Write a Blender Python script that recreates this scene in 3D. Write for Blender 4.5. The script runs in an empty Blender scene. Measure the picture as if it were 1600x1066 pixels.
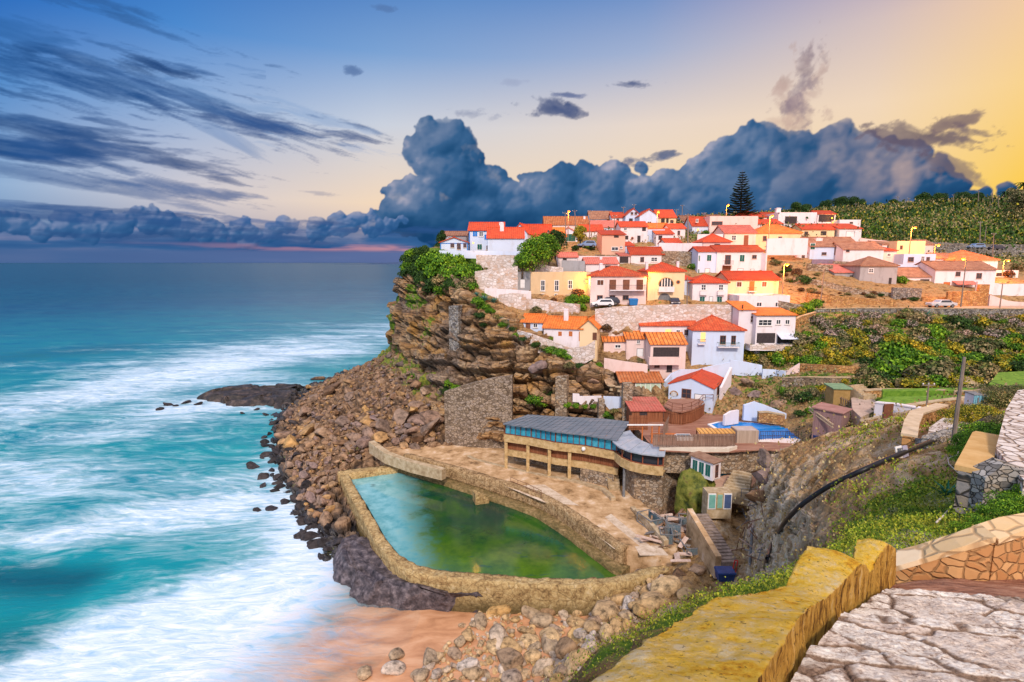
EXPO = 0.0; SUN_E = 3.0; BK = 1.25
import bpy, bmesh, math, random
import numpy as np
from mathutils import Vector, Matrix
from mathutils.bvhtree import BVHTree
random.seed(7); RNG = np.random.default_rng(7)
SC = bpy.context.scene; COL = SC.collection
PI = math.pi; R = math.radians
# ------------------------------------------------------------ survey frame: camera at (0,0,33) looking +Y
FL = 850.0; CAMH = 33.0; TH = math.atan(123/850)
def ray(u, v):
    a, b = (u-800)/FL, -(v-533)/FL
    return Vector((a, math.cos(TH)+b*math.sin(TH), -math.sin(TH)+b*math.cos(TH)))
def P(u, v, Y):
    d = ray(u, v); return Vector((0, 0, CAMH)) + d*(Y/d.y)
def PZ(u, v, z):
    d = ray(u, v); return Vector((0, 0, CAMH)) + d*((z-CAMH)/d.z)
# ------------------------------------------------------------ numpy noise
def _h(ix, iy, iz, s=0):
    n = (ix*374761393 + iy*668265263 + iz*2147483647*0 + iz*1274126177 + s*974634777) & 0xffffffff
    n = ((n ^ (n >> 13)) * 1274126177) & 0xffffffff
    n = ((n ^ (n >> 16)) * 2246822519) & 0xffffffff
    return ((n ^ (n >> 15)) & 0xffffff) / float(0xffffff)
def vnoise(p, s=0):
    i = np.floor(p).astype(np.int64); f = p - i; f = f*f*(3-2*f)
    x, y, z = i[..., 0], i[..., 1], i[..., 2]; r = 0
    for a in (0, 1):
        for b in (0, 1):
            for c in (0, 1):
                w = (f[..., 0] if a else 1-f[..., 0])*(f[..., 1] if b else 1-f[..., 1])*(f[..., 2] if c else 1-f[..., 2])
                r = r + w*_h(x+a, y+b, z+c, s)
    return r
def fbm(p, o=4, s=0):
    r = 0; a = .5; t = 0
    for k in range(o):
        r = r + a*vnoise(p*(2**k)+17.3*k, s+k); t += a; a *= .5
    return r/t
def worley(p, s=0):
    i = np.floor(p).astype(np.int64); f1 = np.full(p.shape[:-1], 9.); f2 = f1.copy(); idc = np.zeros(p.shape[:-1])
    for a in (-1, 0, 1):
        for b in (-1, 0, 1):
            for c in (-1, 0, 1):
                x, y, z = i[..., 0]+a, i[..., 1]+b, i[..., 2]+c
                q = np.stack([x+_h(x, y, z, s), y+_h(x, y, z, s+1), z+_h(x, y, z, s+2)], -1)
                d = np.sqrt(((q-p)**2).sum(-1)); m = d < f1
                f2 = np.where(m, f1, np.minimum(f2, d)); idc = np.where(m, _h(x, y, z, s+3), idc); f1 = np.where(m, d, f1)
    return f1, f2, idc
# ------------------------------------------------------------ object helpers
def tag(o, label=None, cat=None, group=None, kind=None):
    if label:
        o['label'] = label
        if not kind: kind = 'thing'
    if cat: o['category'] = cat
    if group: o['group'] = group
    if kind: o['kind'] = kind
    return o
def empty(name, loc, rz=0, label=None, cat=None, group=None):
    o = bpy.data.objects.new(name, None); COL.objects.link(o); o.location = loc; o.rotation_euler = (0, 0, rz)
    o.empty_display_size = .3
    return tag(o, label, cat, group)
def np_obj(name, V, Fc, m, parent=None, smooth=True, attrs=None):
    me = bpy.data.meshes.new(name); V = np.asarray(V, dtype=np.float32); Fc = np.asarray(Fc, dtype=np.int32)
    k = Fc.shape[1]; me.vertices.add(len(V)); me.vertices.foreach_set('co', V.ravel())
    me.loops.add(Fc.size); me.loops.foreach_set('vertex_index', Fc.ravel())
    me.polygons.add(len(Fc)); me.polygons.foreach_set('loop_start', np.arange(len(Fc), dtype=np.int32)*k)
    me.polygons.foreach_set('loop_total', np.full(len(Fc), k, dtype=np.int32))
    me.polygons.foreach_set('use_smooth', np.full(len(Fc), smooth))
    me.update(); me.validate()
    if attrs:
        for an, av in attrs.items():
            a = me.attributes.new(an, 'FLOAT', 'POINT'); a.data.foreach_set('value', np.asarray(av, dtype=np.float32).ravel())
    me.materials.append(m)
    o = bpy.data.objects.new(name, me); COL.objects.link(o)
    if parent: o.parent = parent
    return o
class MB:
    def __init__(s): s.v = []; s.f = []
    def quad(s, a, b, c, d):
        n = len(s.v); s.v += [tuple(a), tuple(b), tuple(c), tuple(d)]; s.f.append((n, n+1, n+2, n+3)); return s
    def tri(s, a, b, c):
        n = len(s.v); s.v += [tuple(a), tuple(b), tuple(c)]; s.f.append((n, n+1, n+2)); return s
    def hexa(s, b, t):      # bottom 4, top 4 corner points
        n = len(s.v); s.v += [tuple(p) for p in b]+[tuple(p) for p in t]
        for f in ((3, 2, 1, 0), (4, 5, 6, 7), (0, 1, 5, 4), (1, 2, 6, 5), (2, 3, 7, 6), (3, 0, 4, 7)): s.f.append(tuple(n+i for i in f))
        return s
    def box(s, x0, y0, z0, x1, y1, z1):
        return s.hexa([(x0, y0, z0), (x1, y0, z0), (x1, y1, z0), (x0, y1, z0)], [(x0, y0, z1), (x1, y0, z1), (x1, y1, z1), (x0, y1, z1)])
    def bar(s, a, b, w, h=None, up=(0, 0, 1)):
        a = Vector(a); b = Vector(b); d = (b-a).normalized(); up = Vector(up)
        if abs(d.dot(up)) > .99: up = Vector((1, 0, 0))
        x = d.cross(up).normalized()*(w/2); y = x.cross(d).normalized()*((h or w)/2)
        return s.hexa([a-x-y, a+x-y, a+x+y, a-x+y], [b-x-y, b+x-y, b+x+y, b-x+y])
    def tube(s, pts, r, n=8, caps=True):
        pts = [Vector(p) for p in pts]; rs = r if isinstance(r, (list, tuple)) else [r]*len(pts); base = len(s.v)
        px = None
        for i, p in enumerate(pts):
            d = (pts[min(i+1, len(pts)-1)]-pts[max(i-1, 0)]).normalized()
            if px is None: px = d.orthogonal().normalized()
            px = (px-d*px.dot(d)).normalized(); py = d.cross(px)
            for k in range(n):
                a = 2*PI*k/n; s.v.append(tuple(p+(px*math.cos(a)+py*math.sin(a))*rs[i]))
        for i in range(len(pts)-1):
            for k in range(n):
                q = (k+1) % n; s.f.append((base+i*n+k, base+i*n+q, base+(i+1)*n+q, base+(i+1)*n+k))
        if caps:
            s.f.append(tuple(base+k for k in range(n))[::-1]); s.f.append(tuple(base+(len(pts)-1)*n+k for k in range(n)))
        return s
    def ball(s, c, r, nu=10, nv=7, sz=1):
        b = len(s.v); c = Vector(c)
        for j in range(nv+1):
            t = PI*j/nv
            for i in range(nu):
                a = 2*PI*i/nu; s.v.append((c.x+r*math.sin(t)*math.cos(a), c.y+r*math.sin(t)*math.sin(a), c.z+r*sz*math.cos(t)))
        for j in range(nv):
            for i in range(nu):
                q = (i+1) % nu; s.f.append((b+j*nu+i, b+(j+1)*nu+i, b+(j+1)*nu+q, b+j*nu+q))
        return s
    def prism(s, pts, z0, z1):      # vertical prism over a plan outline; z1 may be a list
        n = len(pts); b = len(s.v); zt = z1 if isinstance(z1, (list, tuple)) else [z1]*n; zb = z0 if isinstance(z0, (list, tuple)) else [z0]*n
        s.v += [(p[0], p[1], zb[i]) for i, p in enumerate(pts)]+[(p[0], p[1], zt[i]) for i, p in enumerate(pts)]
        ar = sum(pts[i][0]*pts[(i+1) % n][1]-pts[(i+1) % n][0]*pts[i][1] for i in range(n))
        ix = list(range(n))
        if ar < 0: ix.reverse()
        s.f.append(tuple(b+n+i for i in ix)); s.f.append(tuple(b+i for i in reversed(ix)))
        for k in range(n):
            i, j = ix[k], ix[(k+1) % n]; s.f.append((b+i, b+j, b+n+j, b+n+i))
        return s
    def ribbon(s, pts, z0, z1, th):     # wall of thickness th along plan polyline (z0,z1 number or list); thickness goes to the left side
        n = len(pts); P2 = [Vector((p[0], p[1])) for p in pts]; off = []
        for i in range(n):
            d = (P2[min(i+1, n-1)]-P2[max(i-1, 0)]).normalized(); off.append(P2[i]+Vector((-d.y, d.x))*th)
        zb = z0 if isinstance(z0, (list, tuple)) else [z0]*n; zt = z1 if isinstance(z1, (list, tuple)) else [z1]*n
        b = len(s.v)
        for i in range(n):
            s.v += [(P2[i].x, P2[i].y, zb[i]), (off[i].x, off[i].y, zb[i]), (off[i].x, off[i].y, zt[i]), (P2[i].x, P2[i].y, zt[i])]
        for i in range(n-1):
            a = b+4*i; c = a+4
            for k in range(4): s.f.append((a+k, c+k, c+(k+1) % 4, a+(k+1) % 4))
        s.f.append((b+3, b+2, b+1, b)); e = b+4*(n-1); s.f.append((e, e+1, e+2, e+3))
        return s
    def build(s, name, m, parent=None, smooth=False, bevel=0, sub=0, loc=None):
        me = bpy.data.meshes.new(name); me.from_pydata(s.v, [], s.f)
        bm = bmesh.new(); bm.from_mesh(me)
        bmesh.ops.recalc_face_normals(bm, faces=bm.faces)
        bm.to_mesh(me); bm.free()
        me.materials.append(m)
        if smooth: me.polygons.foreach_set('use_smooth', [True]*len(me.polygons))
        o = bpy.data.objects.new(name, me); COL.objects.link(o)
        if parent: o.parent = parent
        if loc is not None: o.location = loc
        if bevel:
            b = o.modifiers.new('b', 'BEVEL'); b.width = bevel; b.segments = 2; b.limit_method = 'ANGLE'
        return o
def copy_tree(o, parent=None):
    c = o.copy(); COL.objects.link(c); c.parent = parent
    for ch in o.children: copy_tree(ch, c)
    return c
# ------------------------------------------------------------ material helpers
class NT:
    def __init__(s, nt): s.t = nt
    def n(s, typ, ins=None, **kw):
        x = s.t.nodes.new(typ)
        for k, v in kw.items(): setattr(x, k, v)
        if ins:
            for k, v in ins.items():
                sk = x.inputs[k]
                if isinstance(v, bpy.types.NodeSocket): s.t.links.new(v, sk)
                else: sk.default_value = v
        return x
    def math(s, op, a, b=0., c=0., clamp=False):
        return s.n('ShaderNodeMath', {0: a, 1: b, 2: c}, operation=op, use_clamp=clamp).outputs[0]
    def mix(s, fac, a, b, mode='MIX'):
        x = s.n('ShaderNodeMix', data_type='RGBA', blend_type=mode, clamp_factor=True)
        for k, v in ((0, fac), (6, a), (7, b)):
            if isinstance(v, bpy.types.NodeSocket): s.t.links.new(v, x.inputs[k])
            else: x.inputs[k].default_value = (*v, 1) if (k > 0 and len(v) == 3) else v
        return x.outputs[2]
    def ramp(s, fac, stops, interp='LINEAR'):
        x = s.n('ShaderNodeValToRGB', {0: fac}); cr = x.color_ramp; cr.interpolation = interp
        while len(cr.elements) > 1: cr.elements.remove(cr.elements[0])
        for i, (p, c) in enumerate(stops):
            e = cr.elements[0] if i == 0 else cr.elements.new(p)
            e.position = p; c = (c, c, c) if isinstance(c, (int, float)) else c; e.color = (*c, 1)
        return x.outputs[0]
    def noise(s, vec, scale, detail=5, rough=.55, dist=0., out=0, dim='3D'):
        i = {'Scale': scale, 'Detail': detail, 'Roughness': rough, 'Distortion': dist}
        if vec is not None: i['Vector'] = vec
        return s.n('ShaderNodeTexNoise', i, noise_dimensions=dim).outputs[out]
    def mapr(s, v, a, b, c=0., d=1., smooth=False):
        return s.n('ShaderNodeMapRange', {0: v, 1: a, 2: b, 3: c, 4: d}, interpolation_type='SMOOTHSTEP' if smooth else 'LINEAR').outputs[0]
    def mapping(s, vec, scale=(1, 1, 1), rot=(0, 0, 0), loc=(0, 0, 0)):
        return s.n('ShaderNodeMapping', {'Vector': vec, 'Scale': scale, 'Rotation': rot, 'Location': loc}).outputs[0]
def s2l(c):     # display 0-255 -> linear
    return tuple(((x/255)/12.92 if x/255 < .04045 else ((x/255+.055)/1.055)**2.4) for x in c)
def newmat(name):
    m = bpy.data.materials.new(name); m.use_nodes = True; nt = NT(m.node_tree); bs = m.node_tree.nodes['Principled BSDF']
    return m, nt, bs
def setin(nt, bs, **kw):
    for k, v in kw.items():
        sk = bs.inputs[k.replace('_', ' ')]
        if isinstance(v, bpy.types.NodeSocket): nt.t.links.new(v, sk)
        else: sk.default_value = (*v, 1) if isinstance(v, tuple) and len(v) == 3 else v
def bump(nt, bs, h, strength=.5, dist=.05):
    b = nt.n('ShaderNodeBump', {'Height': h, 'Strength': strength, 'Distance': dist}); nt.t.links.new(b.outputs[0], bs.inputs['Normal'])
def simple(name, cols, scale=2., rough=.8, bmp=.3, bdist=.03, world=False, stretch=(1, 1, 1), spec=.3, vary=.0, detail=6, metal=0.):
    m, nt, bs = newmat(name)
    vec = nt.n('ShaderNodeNewGeometry').outputs['Position'] if world else nt.n('ShaderNodeTexCoord').outputs['Object']
    vec = nt.mapping(vec, stretch); f = nt.noise(vec, scale, detail, .65)
    k = len(cols); c = nt.ramp(f, [(.3+.4*i/max(1, k-1), cols[i]) for i in range(k)])
    if vary:
        rnd = nt.n('ShaderNodeObjectInfo').outputs['Random']; c = nt.mix(1., c, nt.ramp(rnd, [(0, 1-vary), (1, 1+vary)]), 'MULTIPLY')
    setin(nt, bs, Base_Color=c, Roughness=rough, Specular_IOR_Level=spec, Metallic=metal)
    if bmp: bump(nt, bs, nt.noise(vec, scale*4, 6, .7), bmp, bdist)
    return m
def emis(name, c, st):
    m, nt, bs = newmat(name); setin(nt, bs, Base_Color=c, Emission_Color=c, Emission_Strength=st); return m
def masonry(name, stones, mortar, size=.35, rough=.9, bdist=.05, stretch=(1, 1, 1.6), world=False, vary=0):
    m, nt, bs = newmat(name)
    vec = nt.n('ShaderNodeNewGeometry').outputs['Position'] if world else nt.n('ShaderNodeTexCoord').outputs['Object']
    w = nt.noise(vec, 1.5/size*.4, 3, .5, out=1)
    v2 = nt.n('ShaderNodeVectorMath', {0: nt.mapping(vec, stretch), 1: nt.n('ShaderNodeVectorMath', {0: w, 3: size*.7}, operation='SCALE').outputs[0]}, operation='ADD').outputs[0]
    vo = nt.n('ShaderNodeTexVoronoi', {'Vector': v2, 'Scale': 1/size}, feature='F1')
    ve = nt.n('ShaderNodeTexVoronoi', {'Vector': v2, 'Scale': 1/size}, feature='DISTANCE_TO_EDGE')
    sep = nt.n('ShaderNodeSeparateColor', {0: vo.outputs['Color']}).outputs[0]
    k = len(stones); c = nt.ramp(sep, [(.05+.9*i/max(1, k-1), stones[i]) for i in range(k)])
    c = nt.mix(nt.mapr(nt.noise(vec, .6, 5, .6), .35, .7, 0, .55), c, nt.ramp(nt.noise(vec, 9, 4, .6), [(.3, stones[0]), (.7, stones[-1])]))
    e = nt.mapr(ve.outputs['Distance'], .02, .09); c = nt.mix(e, mortar, c)
    setin(nt, bs, Base_Color=c, Roughness=rough, Specular_IOR_Level=.2)
    h = nt.math('ADD', e, nt.math('MULTIPLY', nt.noise(vec, 12, 4, .6), .5)); bump(nt, bs, h, .8, bdist)
    return m
# ============================================================ camera, light, sky
cam = bpy.data.cameras.new('camera'); cam.sensor_width = 36; cam.lens = 36*FL/1600; cam.clip_start = .1; cam.clip_end = 60000
co = bpy.data.objects.new('camera', cam); COL.objects.link(co); co.location = (0, 0, CAMH); co.rotation_euler = (PI/2-TH, 0, 0); SC.camera = co
SC.view_settings.view_transform = 'Standard'; SC.view_settings.look = 'None'; SC.view_settings.exposure = EXPO; SC.view_settings.gamma = 1
sl = bpy.data.lights.new('sun', 'SUN'); sl.energy = SUN_E; sl.angle = R(7); sl.color = (1, .86, .72)
so = bpy.data.objects.new('sun', sl); COL.objects.link(so)
SAZ, SEL = R(180), R(42)       # azimuth clockwise from +Y: low soft light from behind right
sd = Vector((math.sin(SAZ)*math.cos(SEL), math.cos(SAZ)*math.cos(SEL), math.sin(SEL)))
so.rotation_euler = sd.to_track_quat('Z', 'Y').to_euler()
def azel(u, v):
    d = ray(u, v).normalized(); return math.atan2(d.x, d.y), math.asin(d.z)
W = bpy.data.worlds.new('World'); SC.world = W; W.use_nodes = True; wt = NT(W.node_tree); W.node_tree.nodes.clear()
dirv = wt.n('ShaderNodeTexCoord').outputs['Generated']
sp = wt.n('ShaderNodeSeparateXYZ', {0: dirv}); X_, Y_, Z_ = sp.outputs
az = wt.math('ARCTAN2', X_, Y_); el = wt.math('ARCSINE', Z_)
A0, A1 = azel(0, 410)[0], azel(1600, 410)[0]
def azf(u): return (azel(u, 300)[0]+2.0)/4.0
azn = wt.math('MULTIPLY', wt.math('ADD', az, 2.0), .25)   # -2..2 rad -> 0..1
def row(stops):
    st = [(0, s2l(stops[0][1]))]+[(azf(u), s2l(c)) for u, c in stops]+[(.97, s2l(stops[-1][1]))]
    return wt.ramp(azn, st)
def elv(v): return azel(800, v)[1]
ROWS = [(400, ([(0, (92, 118, 160)), (300, (120, 130, 165)), (640, (215, 190, 190)), (1000, (250, 215, 170)), (1350, (255, 210, 120)), (1600, (255, 198, 50))])),
        (320, ([(0, (150, 180, 215)), (300, (215, 208, 212)), (600, (248, 220, 190)), (1000, (250, 222, 180)), (1350, (253, 222, 168)), (1600, (255, 208, 84))])),
        (200, ([(0, (80, 140, 205)), (300, (150, 180, 220)), (600, (205, 212, 225)), (1000, (235, 218, 205)), (1350, (244, 218, 190)), (1600, (253, 214, 142))])),
        (90, ([(0, (32, 104, 190)), (300, (78, 140, 210)), (600, (125, 165, 215)), (1000, (165, 180, 212)), (1350, (215, 195, 192)), (1600, (245, 205, 165))])),
        (-20, ([(0, (14, 72, 160)), (300, (42, 108, 190)), (700, (88, 138, 202)), (1000, (100, 140, 200)), (1350, (160, 150, 190)), (1600, (195, 165, 185))])),
        ]
rows = [(elv(v), row(st)) for v, st in ROWS]+[(R(60), row([(0, (30, 80, 160)), (1600, (110, 130, 190))]))]
sky = rows[0][1]
for (e0, c0), (e1, c1) in zip(rows[:-1], rows[1:]): sky = wt.mix(wt.mapr(el, e0, e1, 0, 1, smooth=False), sky, c1)
# the sky dome behind the photographer: bright, pinkish western/southern sky lighting the village
back = wt.mapr(Y_, .25, -.35, 0, 1, True)
bcol = wt.mix(wt.mapr(X_, -.7, .7), (0.62*BK, .80*BK, 1.12*BK), (1.15*BK, .84*BK, .74*BK))
sky = wt.mix(back, sky, bcol)
up = wt.mapr(Z_, .55, .9, 0, .8, True); sky = wt.mix(up, sky, (.85*BK, .88*BK, 1.0*BK))
ns = wt.n('ShaderNodeTexSky', sky_type='NISHITA', sun_disc=False); ns.sun_elevation = SEL; ns.sun_rotation = SAZ
b1 = wt.n('ShaderNodeBackground', {0: sky, 1: 2**(-EXPO)*.93}); b2 = wt.n('ShaderNodeBackground', {0: ns.outputs[0], 1: .006})
wo = wt.n('ShaderNodeOutputWorld'); ad = wt.n('ShaderNodeAddShader')
W.node_tree.links.new(b1.outputs[0], ad.inputs[0]); W.node_tree.links.new(b2.outputs[0], ad.inputs[1]); W.node_tree.links.new(ad.outputs[0], wo.inputs[0])
W.cycles.sampling_method = 'MANUAL'; W.cycles.sample_map_resolution = 256
cy = SC.cycles; cy.max_bounces = 4; cy.diffuse_bounces = 2; cy.glossy_bounces = 2; cy.transmission_bounces = 2; cy.transparent_max_bounces = 6
cy.caustics_reflective = False; cy.caustics_refractive = False
# ---- cloud dome: a real far backdrop 42 km out, its colours worked out by direction
def n2(x, y, s=0):
    ix = np.floor(x).astype(np.int64); iy = np.floor(y).astype(np.int64); fx = x-ix; fy = y-iy
    fx = fx*fx*fx*(fx*(fx*6-15)+10); fy = fy*fy*fy*(fy*(fy*6-15)+10); z = np.zeros_like(ix)
    a = _h(ix, iy, z, s); b = _h(ix+1, iy, z, s); c = _h(ix, iy+1, z, s); d = _h(ix+1, iy+1, z, s)
    return (a*(1-fx)+b*fx)*(1-fy)+(c*(1-fx)+d*fx)*fy
def f2(x, y, o=5, s=0, g=.55):
    r = 0; a = 1; t = 0
    for k in range(o):
        cs, sn = math.cos(k*1.1), math.sin(k*1.1); r = r+a*n2((x*cs-y*sn)*2**k+7.7*k, (x*sn+y*cs)*2**k+3.1*k, s+k); t += a; a *= g
    return r/t
KZ = 850.
def ch(u, v): a, e = azel(u, v); return a*KZ, -e*KZ
nA, nE = 1560, 430
AZ = np.linspace(R(-63), R(63), nA); EL = np.linspace(R(-.35), R(35), nE); AZg, ELg = np.meshgrid(AZ, EL)
CX, CY = AZg*KZ, -ELg*KZ
def rowc(stops):
    us = [azel(u, 300)[0] for u, c in stops]; cs = np.array([s2l(c) for u, c in stops])
    return np.stack([np.interp(AZg, us, cs[:, i]) for i in range(3)], -1)
RW = [(elv(v), rowc(st)) for v, st in ROWS]
Csky = RW[0][1].copy()
for (e0, c0), (e1, c1) in zip(RW[:-1], RW[1:]):
    t = np.clip((ELg-e0)/(e1-e0), 0, 1)[..., None]; Csky = Csky*(1-t)+c1*t
def sst(x, a, b): t = np.clip((x-a)/(b-a), 0, 1); return t*t*(3-2*t)
def over(mask, col): 
    global Csky
    Csky = Csky*(1-mask[..., None])+np.asarray(col)*mask[..., None]
def rampn(x, st):
    return np.stack([np.interp(x, [p for p, c in st], [s2l(c)[i] for p, c in st]) for i in range(3)], -1)
def wisp(u, v, ru, rv, rot, col, thr=.5, amt=1., sx=.009, sy=.075, sharp=.5):
    kk = .5 if ru > 90 else 1.15
    x0, y0 = ch(u, v); c, s_ = math.cos(R(rot)), math.sin(R(rot)); m = (np.abs(CX-x0) < ru*1.3+60) & (np.abs(CY-y0) < rv*2+ru*abs(s_)+50)
    dx, dy = (CX-x0)[m], (CY-y0)[m]; X = dx*c+dy*s_; Y = -dx*s_+dy*c
    r = np.sqrt((X/ru)**2+(Y/rv)**2); wx = (f2(X*.02, Y*.02, 3, int(u)+5)-.5)*30
    n = f2((X+wx)*sx, (Y+wx*.3)*sy, 6, int(u)+int(v), .6); d = (1-r)*kk+(n-thr)*2.6-(.10 if ru > 90 else .35)
    mk = np.zeros_like(CX); mk[m] = (.65*sst(d, 0, sharp*1.6)+.35*sst(d, 0, sharp*.6))*amt*(.75+.25*f2(X*.05, Y*.1, 3, 3))
    cc = np.zeros(CX.shape+(3,)); q = f2(X*.015, Y*.06, 4, int(v))[:, None]; cc[m] = np.array(s2l(col))*(.8+.4*q)
    over(np.clip(mk, 0, 1), cc)
DB = (30, 78, 138)
for a in [(60, 80, 200, 26, 4, (44, 98, 162), .55, .7), (110, 92, 170, 20, 3, DB, .54, .9), (30, 60, 150, 18, 0, (50, 106, 170), .54, .6), (170, 22, 120, 12, 8, (46, 88, 144), .5, .8), (215, 108, 70, 22, 12, (30, 66, 120), .47, .95), (70, 135, 180, 16, 8, DB, .5, .95),
          (330, 170, 100, 9, 14, (52, 92, 148), .45, .95), (180, 138, 150, 9, 14, DB, .46, .9), (430, 198, 120, 13, 9, (44, 80, 136), .45, .95), (510, 207, 110, 8, 3, (60, 92, 146), .45, .9), (70, 215, 200, 26, 3, DB, .5, .95), (200, 240, 130, 9, 7, (38, 76, 130), .46, .9), (140, 268, 190, 9, 8, (54, 92, 146), .46, .85),
          (60, 236, 130, 14, 0, DB, .5, .8), (150, 290, 120, 8, 6, (70, 104, 156), .44, .7), (480, 300, 60, 5, 4, (120, 130, 165), .42, .6), (866, 170, 45, 15, 8, (66, 84, 128), .4, 1, .03, .05), (884, 148, 26, 5, 4, (88, 104, 148), .42, .9, .03, .08), (1002, 132, 44, 7, 4, (78, 94, 138), .4, 1, .03, .09),
          (730, 178, 50, 9, 3, (130, 140, 170), .46, .6, .03, .06), (550, 111, 17, 8, 2, (80, 110, 160), .47, .8, .05, .08), (600, 13, 24, 5, 3, (80, 110, 160), .45, .6, .04, .08), (800, 130, 40, 8, 0, (150, 160, 190), .5, .5, .04, .06), (440, 190, 180, 24, 8, (110, 150, 200), .54, .45),
          (350, 215, 60, 10, 25, (110, 140, 185), .46, .6)]: wisp(*a)
for a in [(1240, 168, 40, 60, 8, (188, 160, 152), .45, .85, .05, .04, .6), (1268, 112, 22, 46, 14, (160, 140, 146), .44, .9, .07, .05, .6), (1250, 150, 26, 50, 20, (136, 120, 136), .47, .75, .07, .06, .6), (1225, 192, 30, 26, 0, (205, 175, 160), .5, .6, .05, .04, .6)]: wisp(*a)
# cumulus: nested round lobes give a height field that is lit from the upper left / sunset side
Hc = np.full(CX.shape, -60.); rl = random.Random(5)
dA = AZ[1]-AZ[0]; dE = EL[1]-EL[0]
wxg = (f2(CX*.02, CY*.02, 5, 301)-.5)*26+(f2(CX*.08, CY*.08, 4, 331)-.5)*9; wyg = (f2(CX*.02, CY*.02, 5, 302)-.5)*22+(f2(CX*.08, CY*.08, 4, 332)-.5)*9
def lobe(x, y, r, b, S):
    i0 = int(((x-r-24)/KZ-AZ[0])/dA); i1 = int(((x+r+24)/KZ-AZ[0])/dA)+2; j0 = int(((-(y+r+24))/KZ-EL[0])/dE); j1 = int(((-(y-r-24))/KZ-EL[0])/dE)+2
    i0, j0 = max(i0, 0), max(j0, 0)
    if i1 <= i0 or j1 <= j0: return
    d2 = (CX[j0:j1, i0:i1]+wxg[j0:j1, i0:i1]-x)**2+(CY[j0:j1, i0:i1]+wyg[j0:j1, i0:i1]-y)**2
    h = np.where(d2 < (1.25*r)**2, b+np.sqrt(np.maximum(r*r-d2, 0))-np.maximum(np.sqrt(d2)-r, 0)*2, -60); S[j0:j1, i0:i1] = np.maximum(S[j0:j1, i0:i1], h)
def grow(x, y, r, b, lv, S):
    lobe(x, y, r, b, S)
    if lv == 0 or r < 4: return
    for k in range(9 if lv > 1 else 7):
        a = rl.uniform(0, 2*PI); q = r*rl.uniform(.35, 1.0); rr_ = r*rl.uniform(.28, .5)
        grow(x+math.cos(a)*q, y+math.sin(a)*q*.9-r*.08, rr_, b+math.sqrt(max(r*r-q*q, 0))*.75-rr_*.3, lv-1, S)
MAJ = [(655, 240, 22), (690, 218, 28), (722, 224, 20), (676, 262, 26), (738, 250, 14), (706, 292, 38), (640, 300, 16), (610, 303, 7), (638, 335, 30), (690, 335, 42), (760, 292, 26), (792, 312, 22), (740, 345, 42), (604, 350, 16),
       (840, 300, 24), (878, 284, 24), (918, 284, 24), (958, 280, 22), (870, 330, 42), (940, 330, 44), (1000, 308, 28), (1040, 296, 26), (1010, 345, 40), (1085, 272, 22), (1118, 245, 22), (1124, 220, 9), (1160, 232, 24), (1200, 230, 26), (1245, 232, 24), (1290, 222, 23),
       (1316, 206, 13), (1340, 232, 25), (1385, 242, 26), (1420, 256, 25), (1458, 274, 20), (1488, 290, 15), (1150, 300, 56), (1240, 300, 62), (1340, 300, 58), (1420, 310, 36), (1090, 320, 45), (1532, 302, 7), (1568, 298, 9), (1512, 306, 9), (1000, 260, 8), (1030, 270, 7), (820, 330, 30)]
for (u, v, r) in MAJ:
    x, y = ch(u, v); r2 = r/(1+(u-800)**2/850**2*.55); grow(x, y, r2, (v-240)*.35, 3, Hc)
gx = np.gradient(Hc, axis=1)/(dA*KZ); gy = np.gradient(Hc, axis=0)/(dE*KZ)   # +gy = upward
gx = np.clip(gx, -2.5, 2.5); gy = np.clip(gy, -2.5, 2.5); nl = 1/np.sqrt(gx*gx+gy*gy+1)
def lit(lx, ly, lz): q = (-gx*lx-gy*ly+lz)*nl; return np.clip(q/math.sqrt(lx*lx+ly*ly+lz*lz), -1, 1)
def blur(A, n):
    k_ = np.ones(n)/n
    A = np.apply_along_axis(lambda r: np.convolve(r, k_, 'same'), 0, A); return np.apply_along_axis(lambda r: np.convolve(r, k_, 'same'), 1, A)
ltl = blur(lit(-.7, .75, .35), 5)*.5+blur(lit(-.7, .75, .35), 17)*.6
body = sst(blur(Hc, 3), -46, 2)*np.clip(f2(CX*.03, CY*.03, 4, 77)*1.0+.75, 0, 1)
fbl = f2(CX*.012, CY*.02, 5, 90)
sh = np.clip(.40+.42*ltl+(fbl-.5)*.8-np.clip((CY-ch(800, 290)[1])/110, 0, 1)*.28, 0, 1)
cc = rampn(sh, [(0, (22, 66, 110)), (.3, (36, 82, 126)), (.55, (58, 100, 144)), (.78, (108, 130, 164)), (1, (192, 186, 200))])
wm = np.clip((AZg-azel(1180, 300)[0])/(azel(1540, 300)[0]-azel(1180, 300)[0]), 0, 1)*np.clip(.9*(sh-.35)*1.6, 0, .6)
cc = cc*(1-wm[..., None])+np.array(s2l((222, 176, 140)))*wm[..., None]
# blue-grey rain base fills in under the lobes
topf = np.interp(AZg, [azel(u, 350)[0] for u in (560, 640, 760, 1000, 1300, 1480, 1600, 1700)], [elv(v) for v in (372, 345, 335, 325, 300, 312, 345, 370)])
bm_ = sst(topf+(f2(CX*.02, CY*.03, 5, 120)-.5)*.03-ELg, -.004, .02)
over(bm_, rampn(f2(CX*.008, CY*.03, 5, 121), [(.3, (26, 74, 124)), (.7, (54, 100, 152))])); over(body, cc)
for a in [(1450, 214, 62, 18, 14, (104, 92, 110), .42, .95, .03, .05, .35), (1476, 196, 40, 12, -10, (118, 100, 112), .46, .9, .04, .06, .35), (1490, 262, 40, 14, 30, (120, 106, 116), .44, .8, .03, .05, .35), (1012, 248, 50, 9, -5, (62, 88, 132), .4, .95, .03, .07)]: wisp(*a)
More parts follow.
